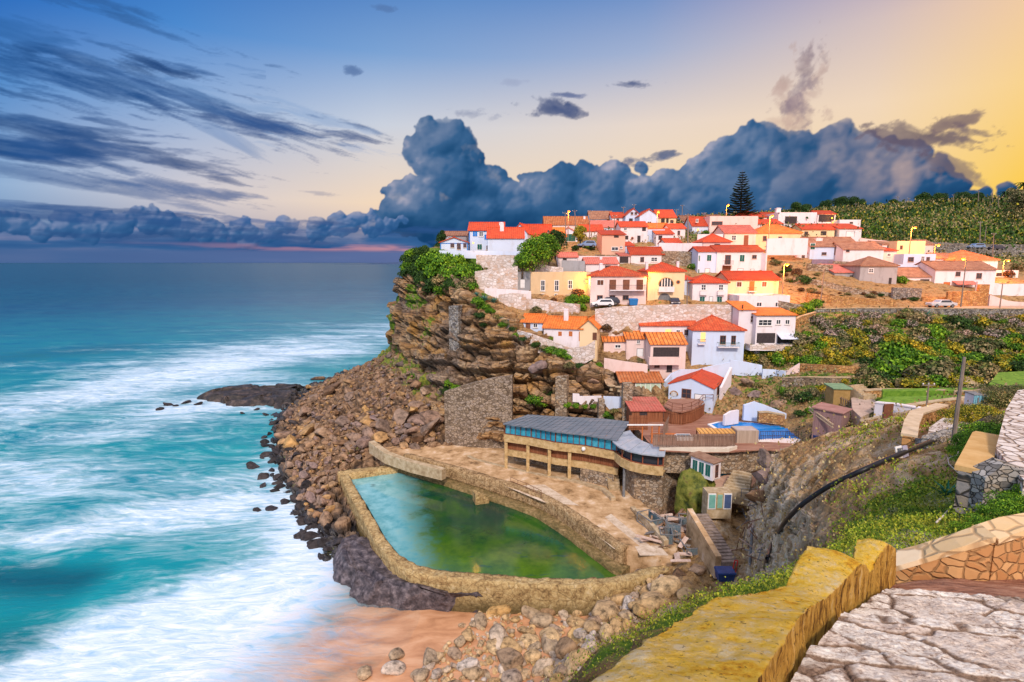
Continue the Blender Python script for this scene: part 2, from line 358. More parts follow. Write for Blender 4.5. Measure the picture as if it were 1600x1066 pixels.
# low line of small cumulus over the sea
Hd = np.full(CX.shape, -60.)
for k in range(95):
    u = rl.uniform(-60, 640); t_ = np.interp(u, [-60, 60, 130, 220, 300, 400, 440, 500, 600, 640], [335, 342, 345, 340, 350, 362, 352, 348, 342, 340]); x, y = ch(u, t_+rl.uniform(-4, 18)); grow(x, y, rl.uniform(5, 12), rl.uniform(-6, 6), 2, Hd)
gx = np.clip(np.gradient(Hd, axis=1)/(dA*KZ), -2.5, 2.5); gy = np.clip(np.gradient(Hd, axis=0)/(dE*KZ), -2.5, 2.5); nl = 1/np.sqrt(gx*gx+gy*gy+1)
l2 = blur(lit(-.5, .8, .35), 3)
e355 = elv(357); bank = sst(e355+(f2(CX*.01, CY*.05, 4, 140)-.5)*.02-ELg, -.005, .012)*np.clip((azel(660, 300)[0]-AZg)*8, 0, 1)
over(bank*.8, rampn(f2(CX*.006, CY*.07, 5, 141), [(.3, (40, 84, 140)), (.6, (62, 104, 156)), (.8, (120, 130, 170))]))
over(sst(blur(Hd, 3), -30, 0)*np.clip(f2(CX*.02, CY*.05, 4, 78)*1.4+.3, 0, 1), rampn(np.clip(.4+.5*l2, 0, 1), [(0, (34, 82, 134)), (.5, (60, 102, 152)), (1, (138, 152, 188))]))
for a in [(250, 345, 330, 6, 1, (46, 84, 138), .42, .9, .01, .1), (90, 325, 200, 5, 2, (60, 96, 150), .45, .8, .01, .1), (420, 372, 260, 5, 0, (50, 84, 136), .45, .8, .01, .1), (330, 335, 90, 4, 2, (90, 120, 170), .45, .7, .01, .1)]: wisp(*a)
pk = sst(ELg, elv(397), elv(390))*sst(-ELg, -elv(381), -elv(386))*sst(f2(CX*.01, CY*.12, 4, 150), .38, .6)*np.clip((AZg-azel(200, 400)[0])/.5, .1, .8)
over(pk, s2l((214, 150, 158))); over(sst(-ELg, -elv(391), -elv(397))*.85, rampn(AZg*0+.5, [(0, (84, 108, 156)), (1, (84, 108, 156))])+np.clip((AZg-azel(300, 400)[0])*.12, -.02, .08)[..., None]*np.array([1, .5, .6]))
DR = 42000.
dv = np.stack([np.sin(AZg)*np.cos(ELg), np.cos(AZg)*np.cos(ELg), np.sin(ELg)], -1)*DR+np.array([0, 0, CAMH])
i_ = np.arange(nE-1)[:, None]*nA+np.arange(nA-1)[None]; Fs = np.stack([i_, i_+1, i_+nA+1, i_+nA], -1).reshape(-1, 4)
sm = bpy.data.materials.new('sky dome'); sm.use_nodes = True; st_ = NT(sm.node_tree); sm.node_tree.nodes.clear()
em = st_.n('ShaderNodeEmission', {0: st_.n('ShaderNodeAttribute', attribute_name='tint').outputs['Color'], 1: 2**(-EXPO)*.97})
sm.node_tree.links.new(em.outputs[0], st_.n('ShaderNodeOutputMaterial').inputs[0]); sm.cycles.emission_sampling = 'NONE'
sky_o = np_obj('sky', dv.reshape(-1, 3), Fs, sm); at_ = sky_o.data.attributes.new('tint', 'FLOAT_COLOR', 'POINT')
at_.data.foreach_set('color', np.concatenate([Csky, np.ones(Csky.shape[:2]+(1,))], -1).astype(np.float32).ravel()); tag(sky_o, kind='structure')
# ============================================================ terrain
def crom(Pn, n):      # Pn (k, ..., 3) -> n samples along axis 0, softened Catmull-Rom
    k = Pn.shape[0]; t = np.linspace(0, k-1, n); i = np.minimum(t.astype(int), k-2); f = (t-i).reshape(-1, *([1]*(Pn.ndim-1)))
    a, b, c, d = Pn[np.maximum(i-1, 0)], Pn[i], Pn[i+1], Pn[np.minimum(i+2, k-1)]
    m1 = (c-a)*.35; m2 = (d-b)*.35; f2 = f*f; f3 = f2*f
    return (2*f3-3*f2+1)*b+(f3-2*f2+f)*m1+(-2*f3+3*f2)*c+(f3-f2)*m2
def loft(rows, nu, nv):
    A = np.array([[tuple(q if isinstance(q, Vector) else (Vector(q[1:]) if q[0] == 'w' else P(*q))) for q in r] for r in rows], dtype=float)
    B = crom(A, nv); return crom(B.transpose(1, 0, 2), nu).transpose(1, 0, 2)
def gnorm(G):
    du = np.gradient(G, axis=1); dv = np.gradient(G, axis=0); n = np.cross(du, dv); n /= np.linalg.norm(n, axis=-1, keepdims=True)+1e-9
    return n
def gfaces(nv, nu):
    i = np.arange(nv-1)[:, None]*nu+np.arange(nu-1)[None]; return np.stack([i, i+1, i+nu+1, i+nu], -1).reshape(-1, 4)
BV = {}
def sheet(name, G, m, attrs=None, kind='structure', smooth=True):
    nv, nu = G.shape[:2]; Fc = gfaces(nv, nu); V = G.reshape(-1, 3)
    o = np_obj(name, V, Fc, m, smooth=smooth, attrs=attrs)
    tag(o, kind=kind)
    BV[name] = BVHTree.FromPolygons([tuple(x) for x in V.tolist()], [tuple(x) for x in Fc.tolist()])
    return o
def hit(u, v, names=None):      # where the sight line through a survey mark meets the land
    best = None; d = ray(u, v).normalized(); o = Vector((0, 0, CAMH))
    for k, b in BV.items():
        if names and k not in names: continue
        h = b.ray_cast(o, d)
        if h[0] is not None and (best is None or h[3] < best[3]): best = h
    return best
def ground(x, y, names=None, z0=80):
    best = None
    for k, b in BV.items():
        if names and k not in names: continue
        h = b.ray_cast(Vector((x, y, z0)), Vector((0, 0, -1)))
        if h[0] is not None and (best is None or h[0].z > best[0].z): best = h
    return best

# ---- cliff + village hill material
def cliffmat():
    m, nt, bs = newmat('cliff rock'); g = nt.n('ShaderNodeNewGeometry'); pos = g.outputs['Position']; nz = nt.n('ShaderNodeSeparateXYZ', {0: g.outputs['Normal']}).outputs[2]
    warp = nt.noise(pos, .12, 4, .5, out=1)
    p2 = nt.n('ShaderNodeVectorMath', {0: pos, 1: nt.n('ShaderNodeVectorMath', {0: warp, 3: 3.5}, operation='SCALE').outputs[0]}, operation='ADD').outputs[0]
    st = nt.noise(nt.mapping(p2, (.12, .12, 1.1)), 1.3, 7, .68)
    c = nt.ramp(st, [(.28, (.03, .018, .012)), (.4, (.19, .10, .05)), (.47, (.46, .26, .11)), (.53, (.22, .14, .09)), (.6, (.56, .37, .2)), (.68, (.13, .09, .065)), (.8, (.5, .4, .3))])
    s2_ = nt.noise(nt.mapping(p2, (.25, .25, 4.5)), 1.3, 6, .7); c = nt.mix(1., c, nt.ramp(s2_, [(.36, .3), (.46, .95), (.6, 1.15), (.7, 1.5)]), 'MULTIPLY')
    gr = nt.ramp(nt.noise(pos, 2.2, 6, .7), [(.35, (.06, .048, .04)), (.6, (.26, .2, .165)), (.75, (.42, .36, .32))])
    c = nt.mix(nt.mapr(nt.noise(pos, .09, 4, .55), .46, .6, 0, .8), c, gr)
    oc = nt.mapr(nt.noise(pos, .16, 5, .6), .55, .68, 0, .75); c = nt.mix(oc, c, (.46, .24, .055))
    at = nt.n('ShaderNodeAttribute', attribute_name='crack').outputs['Fac']; c = nt.mix(nt.mapr(at, 0, 1, 0, .85), c, (.02, .014, .01))
    vg = nt.n('ShaderNodeAttribute', attribute_name='veg').outputs['Fac']
    gv = nt.ramp(nt.noise(pos, 1.6, 7, .7), [(.3, (.02, .045, .008)), (.5, (.09, .17, .015)), (.66, (.22, .3, .03)), (.8, (.4, .34, .06))])
    n2 = nt.noise(pos, .7, 7, .7); vm = nt.mapr(nt.math('ADD', vg, nt.math('MULTIPLY', nt.math('SUBTRACT', n2, .5), 1.6)), .42, .58)
    c = nt.mix(vm, c, gv)
    er = nt.n('ShaderNodeAttribute', attribute_name='earth').outputs['Fac']
    ec = nt.ramp(nt.noise(pos, .9, 7, .72), [(.32, (.05, .028, .012)), (.42, (.24, .13, .05)), (.52, (.45, .27, .12)), (.6, (.22, .14, .08)), (.68, (.5, .35, .2)), (.78, (.68, .54, .38))])
    c = nt.mix(nt.math('MULTIPLY', er, nt.math('SUBTRACT', 1., vm)), c, ec)
    pa = nt.n('ShaderNodeAttribute', attribute_name='pale').outputs['Fac']; pc = nt.ramp(nt.noise(nt.mapping(p2, (1.2, 1.2, .22)), 1.2, 8, .7), [(.32, (.06, .035, .02)), (.4, (.42, .27, .15)), (.5, (.75, .62, .47)), (.6, (.52, .31, .12)), (.7, (.85, .76, .64))])
    c = nt.mix(nt.math('MULTIPLY', pa, nt.math('SUBTRACT', 1., nt.math('MULTIPLY', at, .8))), c, pc)
    setin(nt, bs, Base_Color=c, Roughness=.9, Specular_IOR_Level=.15)
    h = nt.math('ADD', nt.noise(nt.mapping(p2, (.6, .6, 2.5)), 1.6, 8, .7), nt.math('MULTIPLY', nt.n('ShaderNodeTexVoronoi', {'Vector': pos, 'Scale': 1.4}, feature='DISTANCE_TO_EDGE').outputs[0], .6))
    bump(nt, bs, h, .9, .35)
    return m
M_CLIFF = cliffmat()
VR = [
 [('w', -14, 175, -3), ('w', -28, 126, -2), ('w', -11.5, 88, -1), ('w', -5, 84.5, 0), ('w', 0, 82.5, 1), ('w', 6.5, 81, 2), ('w', 13, 80.5, 3), ('w', 20, 79, 3), ('w', 24, 77, 3), ('w', 31, 74, 4), (1300, 700, 58), (1400, 668, 55), (1500, 650, 52), (1650, 630, 50), (1900, 620, 45)],
 [('w', -12, 168, 12), (620, 540, 125), (688, 645, 91), (750, 640, 86.5), (800, 650, 84), (870, 650, 82), (950, 655, 81), (1030, 652, 79), (1120, 650, 77), (1200, 640, 75), (1300, 640, 68), (1400, 640, 62), (1500, 628, 60), (1650, 600, 60), (1900, 590, 55)],
 [('w', -10, 160, 22), (613, 490, 122), (690, 565, 98), (750, 565, 92), (800, 590, 87), (870, 600, 84.5), (950, 615, 82.8), (1030, 625, 81), (1120, 622, 80), (1200, 620, 78), (1300, 605, 73), (1400, 610, 69), (1500, 603, 68), (1650, 575, 70), (1900, 560, 65)],
 [('w', -9, 156, 29), (626, 440, 120.5), (692, 480, 105.5), (750, 495, 97), (800, 520, 92), (880, 556, 87.5), (950, 585, 86), (1030, 595, 85.5), (1120, 590, 85.5), (1200, 590, 83), (1300, 570, 80), (1400, 575, 77), (1500, 565, 78), (1650, 540, 80), (1900, 520, 75)],
 [('w', -8, 152, 34), (648, 394, 119.5), (700, 402, 112), (752, 455, 102), (805, 488, 97), (880, 534, 93), (950, 538, 91), (1030, 548, 91), (1120, 548, 91), (1200, 550, 89), (1300, 535, 86), (1400, 528, 86), (1500, 520, 88), (1650, 500, 90), (1900, 490, 85)],
 [('w', -7, 150, 36), (668, 388, 123), (720, 396, 117), (775, 432, 107), (820, 470, 101), (890, 485, 98.5), (950, 483, 97), (1030, 480, 97), (1120, 482, 97), (1230, 486, 95), (1300, 486, 94.5), (1400, 486, 95), (1500, 486, 96), (1650, 486, 98), (1900, 480, 95)],
 [('w', -5, 155, 36.4), (692, 386, 130), (740, 392, 122), (790, 402, 115), (840, 435, 107), (890, 440, 106), (950, 436, 108), (1030, 435, 109), (1120, 435, 110), (1230, 430, 110), (1300, 440, 108), (1400, 450, 107), (1500, 460, 106), (1650, 460, 108), (1900, 450, 105)],
 [('w', -1, 165, 37), (720, 384, 141), (762, 385, 131), (810, 388, 127), (850, 392, 124), (900, 398, 123), (950, 400, 123), (1030, 400, 124), (1120, 400, 125), (1230, 398, 127), (1300, 405, 125), (1400, 415, 125), (1500, 425, 124), (1650, 430, 125), (1900, 420, 125)],
 [('w', 5, 185, 38), (742, 378, 158), (790, 375, 149), (835, 372, 146), (880, 368, 146), (930, 366, 146), (980, 365, 147), (1030, 364, 148), (1120, 362, 150), (1230, 364, 152), (1300, 374, 150), (1400, 388, 150), (1500, 396, 152), (1650, 398, 155), (1900, 390, 155)],
 [('w', 12, 205, 38), (765, 376, 180), (812, 366, 174), (855, 358, 171), (900, 353, 171), (950, 350, 172), (990, 349, 173), (1030, 348, 175), (1120, 346, 178), (1230, 348, 185), (1300, 352, 185), (1400, 365, 185), (1500, 370, 185), (1650, 372, 190), (1900, 370, 190)],
 [('w', 20, 240, 38), (780, 380, 215), (825, 366, 208), (865, 357, 206), (910, 352, 206), (950, 350, 207), (990, 349, 208), (1030, 346, 210), (1120, 343, 215), (1230, 335, 235), (1300, 331, 240), (1400, 324, 245), (1500, 320, 250), (1650, 320, 255), (1900, 320, 255)],
 [('w', 40, 330, 30), (790, 392, 320), (835, 380, 320), (875, 370, 320), (920, 364, 320), (950, 360, 320), (1000, 358, 320), (1050, 354, 320), (1120, 350, 320), (1230, 345, 330), (1300, 341, 340), (1400, 334, 345), (1500, 329, 350), (1650, 330, 355), (1900, 330, 355)],
]
G = loft(VR, 620, 470)
N = gnorm(G)
if N[100, 300, 2] < 0: N = -N
steep = np.clip((.86-np.abs(N[..., 2]))/.3, 0, 1)
left = np.clip((24-G[..., 0])/6, 0, 1)      # rock face only on the seaward side
steep = steep*np.where(G[..., 2] < 35.5, 1, 0)*np.clip(left+.25, 0, 1)
rt = np.linspace(0, 11, 470)[:, None]; ct = np.linspace(0, 14, 620)[None]
steep = np.maximum(steep, np.clip(4.15-rt, 0, 1)*np.clip((7.2-ct)/.8, 0, 1))
k = np.ones(7)/7
for _ in range(1): steep = np.apply_along_axis(lambda r: np.convolve(r, k, 'same'), 0, steep)
pw = G + (np.stack([fbm(G*.15, 3, s) for s in (1, 2, 3)], -1)-.5)*3
zl = pw[..., 2]/1.9+fbm(G*.04, 2, 9)*3+G[..., 0]*.03; zi = np.floor(zl); zf = zl-zi
lay = _h(zi.astype(np.int64), np.zeros_like(zi, dtype=np.int64), np.zeros_like(zi, dtype=np.int64), 5)
ledge = lay*1.5*np.clip(np.minimum(zf, 1-zf)*7, 0, 1)
f1, f2, idc = worley(pw*np.array([.24, .24, .30]), 11)
crack = np.clip(1-(f2-f1)/.09, 0, 1)
f1b, f2b, idb = worley(pw*np.array([.8, .8, .9]), 15)
crackb = np.clip(1-(f2b-f1b)/.1, 0, 1)
disp = ledge*1.5+(idc-.5)*2.4+(fbm(G*.12, 3, 21)-.5)*3.5+(idb-.5)*.7-crack*1.1-crackb*.3+(fbm(G*1.2, 4, 22)-.5)*.55
disp = disp*np.where(ct < 1.7, .62, 1)-np.where(ct < 1.7, .5, 0)
joint = np.clip(1-np.minimum(zf, 1-zf)/.07, 0, 1)*.8
gentle = (fbm(G*.25, 3, 33)-.5)*.9+(fbm(G*1.3, 4, 30)-.5)*.35
G = G+N*(disp*steep+gentle*(1-steep))[..., None]
vegt = np.clip((np.abs(N[..., 2])-.55)*3, 0, 1)*.36*(1-steep)+np.clip((fbm(G*.2, 4, 41)-.56)*5, 0, .5)*steep
right = np.clip((G[..., 0]-30)/12, 0, 1)*np.where((G[..., 1] > 94) & (G[..., 1] < 140), -.4, 1)
vegt = vegt+right*.22
vegt = np.where((G[..., 1] > 175), .75, vegt)-.25*steep*(ct > 2.2)
for (u, v, Y, r) in [(660, 410, 118, 5), (640, 420, 120, 4), (690, 410, 112, 6), (735, 410, 110, 5), (750, 475, 101, 2.5), (800, 508, 95, 2), (706, 600, 94, 2.5), (745, 620, 89, 2), (640, 500, 118, 4), (860, 548, 91, 3), (835, 622, 84, 2.5), (862, 610, 84, 2)]:
    c = np.array(P(u, v, Y)); vegt = vegt+.5*np.exp(-((G-c)**2).sum(-1)/(r*r))
LANDG = G
hill = sheet('hillside', G.copy(), M_CLIFF, dict(crack=np.maximum(crack, np.maximum(joint, crackb*.6))*steep, veg=np.clip(vegt, 0, 1), earth=(1-steep)), smooth=False)

# ---- scree apron under the headland
SR = [
 [PZ(560, 570, -3)+Vector((8, 18, 0)), PZ(520, 588, -3)+Vector((0, 6, 0)), PZ(455, 606, -2), PZ(415, 650, -2), PZ(400, 740, -2), PZ(440, 830, -2), PZ(495, 900, -2), PZ(560, 935, -2)],
 [PZ(570, 568, 1)+Vector((8, 16, 0)), PZ(530, 588, 1)+Vector((0, 6, 0)), PZ(475, 610, .6), PZ(432, 660, .5), PZ(432, 735, .4), PZ(475, 810, .4), PZ(520, 870, .4), PZ(580, 910, .3)],
 [PZ(590, 555, 5)+Vector((6, 12, 0)), PZ(548, 585, 4.5)+Vector((0, 5, 0)), PZ(500, 618, 3.8), PZ(470, 660, 3.4), PZ(480, 720, 2.6), PZ(515, 780, 2), PZ(545, 840, 1.6), PZ(600, 880, 1)],
 [PZ(610, 548, 11)+Vector((5, 10, 0)), PZ(585, 562, 9.5)+Vector((0, 4, 0)), PZ(550, 600, 7.4), PZ(540, 650, 5.8), PZ(548, 700, 4), PZ(552, 725, 2.2), PZ(575, 775, .6), PZ(610, 815, -2)],
 [PZ(625, 520, 17)+Vector((6, 8, 0)), PZ(612, 528, 16)+Vector((2, 4, 0)), PZ(612, 580, 11), PZ(605, 640, 7.5), PZ(605, 685, 5.2), PZ(610, 708, 3.6), PZ(630, 725, 1.2), PZ(660, 745, -2)],
 [PZ(650, 520, 18)+Vector((8, 10, 0)), PZ(640, 530, 17)+Vector((4, 4, 0)), PZ(655, 590, 12), PZ(665, 640, 8.4), PZ(670, 680, 5.6), PZ(690, 698, 4.2), PZ(720, 712, 1.4), PZ(740, 725, -2)],
 [PZ(690, 520, 18)+Vector((8, 14, 0)), PZ(690, 530, 17)+Vector((6, 10, 0)), PZ(700, 590, 13)+Vector((4, 6, 0)), PZ(710, 640, 9)+Vector((3, 4, 0)), PZ(720, 680, 5.8)+Vector((3, 4, 0)), PZ(740, 700, 3.6), PZ(760, 715, 1.4), PZ(770, 730, -2)],
]
G = loft(SR, 260, 200); N = gnorm(G)
if N[100, 100, 2] < 0: N = -N
f1, f2, idc = worley(G*.55, 61); f1b, f2b, idb = worley(G*1.3, 65)
cr = np.clip(1-(f2-f1)/.12, 0, 1)
G = G+N*((idc-.3)*1.3-f1*.9+(idb-.5)*.4-cr*.4)[..., None]
wet = np.clip(1-(G[..., 2]-.3)/1.6, 0, 1)
vg = np.clip((G[..., 2]-9)/5, 0, .55)+np.clip((fbm(G*.3, 3, 71)-.5)*3, 0, .3)
def screemat():
    m, nt, bs = newmat('scree rock'); pos = nt.n('ShaderNodeNewGeometry').outputs['Position']
    c = nt.ramp(nt.noise(pos, .9, 7, .7), [(.3, (.03, .02, .015)), (.45, (.15, .085, .045)), (.58, (.3, .18, .1)), (.72, (.4, .28, .18))])
    c = nt.mix(nt.mapr(nt.n('ShaderNodeAttribute', attribute_name='crack').outputs['Fac'], 0, 1, 0, .9), c, (.012, .009, .008))
    w = nt.n('ShaderNodeAttribute', attribute_name='wet').outputs['Fac']; c = nt.mix(nt.mapr(w, .1, .7), c, nt.ramp(nt.noise(pos, 3, 5, .6), [(.35, (.008, .008, .01)), (.7, (.07, .06, .06))]))
    vg_ = nt.n('ShaderNodeAttribute', attribute_name='veg').outputs['Fac']
    vm = nt.mapr(nt.math('ADD', vg_, nt.math('MULTIPLY', nt.math('SUBTRACT', nt.noise(pos, .5, 6, .7), .5), 1.5)), .45, .6)
    c = nt.mix(vm, c, nt.ramp(nt.noise(pos, 1.5, 6, .7), [(.3, (.03, .05, .008)), (.5, (.12, .16, .015)), (.7, (.34, .28, .03))]))
    setin(nt, bs, Base_Color=c, Roughness=nt.mapr(w, 0, 1, .85, .35)); bump(nt, bs, nt.noise(pos, 3, 8, .7), .8, .15); return m
M_SCREE = screemat()
sheet('scree_slope', G, M_SCREE, dict(crack=cr, wet=wet, veg=np.clip(vg, 0, 1)), smooth=False)

# ---- right-hand hillside, ravine edge and bank under the lookout wall
HR = [
 [('w', -1.6, -3, 30.0), ('w', .2, -2, 30.2), (980, 1160, 2.6), (1080, 1060, 3.2), (1180, 985, 3.8), (1290, 950, 4.4), (1400, 925, 5.2), (1500, 895, 6.0), (1800, 870, 6.5)],
 [('w', -2.2, 0, 29.0), (905, 1075, 3.9), (1000, 994, 4.7), (1105, 938, 5.5), (1228, 900, 6.4), (1320, 868, 7.4), (1410, 845, 8.2), (1500, 840, 8.6), (1800, 790, 8.5)],
 [('w', -3.5, 3, 26), (900, 1150, 6), (1000, 1090, 7.5), (1110, 1040, 9), (1230, 935, 12), (1330, 835, 12.5), (1430, 800, 12.5), (1520, 790, 12), (1800, 740, 11)],
 [('w', -3, 14, 14), (870, 1180, 14), (1010, 1130, 16), (1125, 1060, 19), (1207, 935, 23), (1275, 828, 20), (1360, 780, 18), (1470, 755, 16), (1800, 690, 14)],
 [('w', 2, 32, 2.2), (890, 1040, 34), (1020, 990, 36), (1140, 985, 34), (1196, 890, 37), (1232, 800, 29.5), (1330, 745, 25), (1450, 715, 22), (1800, 660, 18)],
 [('w', 6, 42, 1.6), (930, 975, 42), (1060, 930, 44), (1165, 900, 46), (1193, 820, 43), (1224, 755, 38), (1320, 715, 33), (1450, 690, 27), (1800, 635, 24)],
 [('w', 9, 46, 1.8), (950, 950, 45), (1090, 890, 47.5), (1165, 850, 52), (1200, 750, 51), (1234, 718, 47), (1325, 690, 42), (1440, 666, 36), (1800, 610, 32)],
 [('w', 12, 48, 2), (960, 930, 48), (1090, 860, 50.5), (1170, 810, 57), (1215, 715, 57), (1250, 697, 54), (1330, 673, 50), (1435, 648, 45), (1800, 590, 42)],
 [('w', 14, 52, 2), (980, 900, 53), (1100, 820, 55), (1160, 775, 62), (1228, 700, 61), (1262, 690, 60), (1340, 668, 56), (1440, 640, 52), (1800, 590, 49)],
]
G = loft(HR, 460, 520); N = gnorm(G)
if N[300, 350, 2] < 0: N = -N
st2 = np.clip((.72-np.abs(N[..., 2]))/.25, 0, 1); dist = np.linalg.norm(G-np.array([0, 0, 33.]), axis=-1)
far = np.clip((dist-8)/14, .12, 1)
f1, f2, idc = worley(G*np.array([.5, .5, .35]), 81); cr = np.clip(1-(f2-f1)/.1, 0, 1)
# low foliated ledges dipping along the slope
q = G[..., 2]*1.0+G[..., 0]*.22+fbm(G*.25, 3, 88)*2.2; fr = q*1.1-np.floor(q*1.1)
d = ((idc-.5)*.9-cr*.35)*st2*np.clip((dist-22)/14, 0, 1)+(fbm(G*.22, 4, 82)-.5)*1.3+(fbm(G*1.4, 4, 83)-.5)*.4*(1+st2)+(fbm(G*4, 4, 84)-.5)*.16+(fr-.5)*.22*np.clip((dist-14)/14, .1, 1)
G = G+N*(d*far)[..., None]
cpx = np.array(P(1430, 780, 14)); 
def glob(lst, G):
    r_ = np.zeros(G.shape[:2])
    for (u, v, Y, r, a) in lst:
        c = np.array(P(u, v, Y)); r_ = r_+a*np.exp(-((G-c)**2).sum(-1)/(r*r))
    return r_
veg = .02+glob([(1420, 810, 13, 4, .42), (1320, 850, 9, 3, .4), (1440, 740, 20, 3.5, .35), (1500, 760, 14, 4, .4), (1400, 685, 32, 4, .35), (1420, 660, 40, 5, .4), (1340, 690, 42, 3, .2), (1550, 700, 14, 6, .6), (1100, 940, 5.5, 2.2, .5), (1230, 895, 6.4, 2.5, .6), (950, 1030, 4.3, 1.2, .4), (1500, 830, 9, 3, .5), (1600, 760, 9, 5, .5)], G)
veg = veg*(1-.75*st2)
rsw = np.clip((st2-.3)*2.2, 0, 1)*np.clip((dist-20)/10, 0, 1)
sheet('rocky_slope', G, M_CLIFF, dict(pale=np.maximum(rsw*.85, np.clip((fbm(G*.35, 4, 91)-.5)*4, 0, .6)), crack=np.maximum(cr*st2, np.clip(1-fr/.08, 0, 1)*.4), veg=np.clip(veg-.18, -.4, 1), earth=1-st2*.55))
SLOPE = G

# ---- beach sand and sea
def sandmat():
    m, nt, bs = newmat('wet sand'); pos = nt.n('ShaderNodeNewGeometry').outputs['Position']
    v = nt.mapping(pos, (.5, 1.4, 1), (0, 0, R(-28)))
    c = nt.ramp(nt.noise(v, .5, 6, .6, .5), [(.3, (.36, .16, .075)), (.5, (.58, .29, .15)), (.7, (.72, .42, .25))])
    setin(nt, bs, Base_Color=c, Roughness=.42, Specular_IOR_Level=.35); bump(nt, bs, nt.noise(v, 2, 5, .6), .25, .05); return m
xs = np.linspace(-75, 30, 160); ys = np.linspace(26, 130, 150); XX, YY = np.meshgrid(xs, ys)
# shoreline: sand rises toward the boulders in the south-east corner
pA, pB = PZ(400, 1066, 0), PZ(560, 880, 0); nrm = Vector((pB.y-pA.y, -(pB.x-pA.x))).normalized()
ds = (XX-pA.x)*nrm.x+(YY-pA.y)*nrm.y+(fbm(np.stack([XX*.15, YY*.15, XX*0], -1), 3, 95)-.5)*4
ZS = np.where(ds > 10, (ds-10)*.035, (ds-10)*.045)
ZS = np.where(ZS < -2.5, -2.5, ZS)+(fbm(np.stack([XX*.3, YY*.3, XX*0], -1), 3, 91)-.5)*.15
Gs = np.stack([XX, YY, ZS], -1)
sheet('beach_sand', Gs, sandmat())
# sea surface, polar grid out to the horizon
rr = np.concatenate([np.linspace(18, 120, 260), 120*np.exp(np.linspace(0, math.log(45000/120), 330))[1:]]); aa = np.linspace(R(-82), R(60), 520)
RR, AA = np.meshgrid(rr, aa, indexing='ij'); SX, SY = RR*np.sin(AA), RR*np.cos(AA)
foam = np.zeros_like(SX); deep = np.zeros_like(SX)
def cap(F, u0, v0, u1, v1, w, a, soft=1.):
    A = PZ(u0, v0, 0); B = PZ(u1, v1, 0); d = B-A; L = d.x*d.x+d.y*d.y
    t = np.clip(((SX-A.x)*d.x+(SY-A.y)*d.y)/L, 0, 1); q = np.sqrt((SX-A.x-t*d.x)**2+(SY-A.y-t*d.y)**2)
    F += a*np.exp(-(q/w)**2*soft)
FO = [(660, 492, 480, 540, 60, .34), (620, 520, 220, 575, 34, .42), (470, 560, 60, 620, 20, .34), (300, 585, -80, 670, 18, .4), (0, 710, 330, 640, 13, .42), (0, 780, 330, 760, 12, .42), (100, 840, 330, 790, 7, .36), (420, 600, 240, 640, 9, .3), (60, 740, 420, 660, 14, .25),
      (0, 840, 420, 790, 5, .28), (240, 860, 520, 800, 5, .3), (210, 1010, 540, 840, 8, .9), (40, 1080, 440, 990, 7, .85), (360, 950, 510, 890, 5, .6), (440, 1060, 620, 980, 4, .5), (425, 690, 480, 870, 3, .45), (330, 625, 460, 640, 4, .35), (250, 640, 330, 640, 4, .3), (560, 440, 660, 470, 50, .2), (180, 950, 330, 925, 2.5, .25)]
for c in FO: cap(foam, *c)
DE = [(-60, 905, 120, 905, 4.5, .8), (-60, 1010, 20, 1010, 5, .6), (0, 560, 170, 545, 26, .5), (310, 765, 460, 740, 6, .35), (0, 470, 300, 465, 120, .4)]
for c in DE: cap(deep, *c)
dsS = (SX-pA.x)*nrm.x+(SY-pA.y)*nrm.y+(fbm(np.stack([SX*.12, SY*.12, SX*0], -1), 3, 96)-.5)*5
shal = np.clip((dsS+9)/19, 0, 1)*np.clip((72-SY)/10, 0, 1)
wave = (fbm(np.stack([SX*.02, SY*.07, SX*0], -1), 3, 97)-.5)*1.2*np.clip(RR/120, .15, 1)
SZ = np.where(RR > 3000, 0, wave*np.clip(1-shal, 0, 1)*.6)
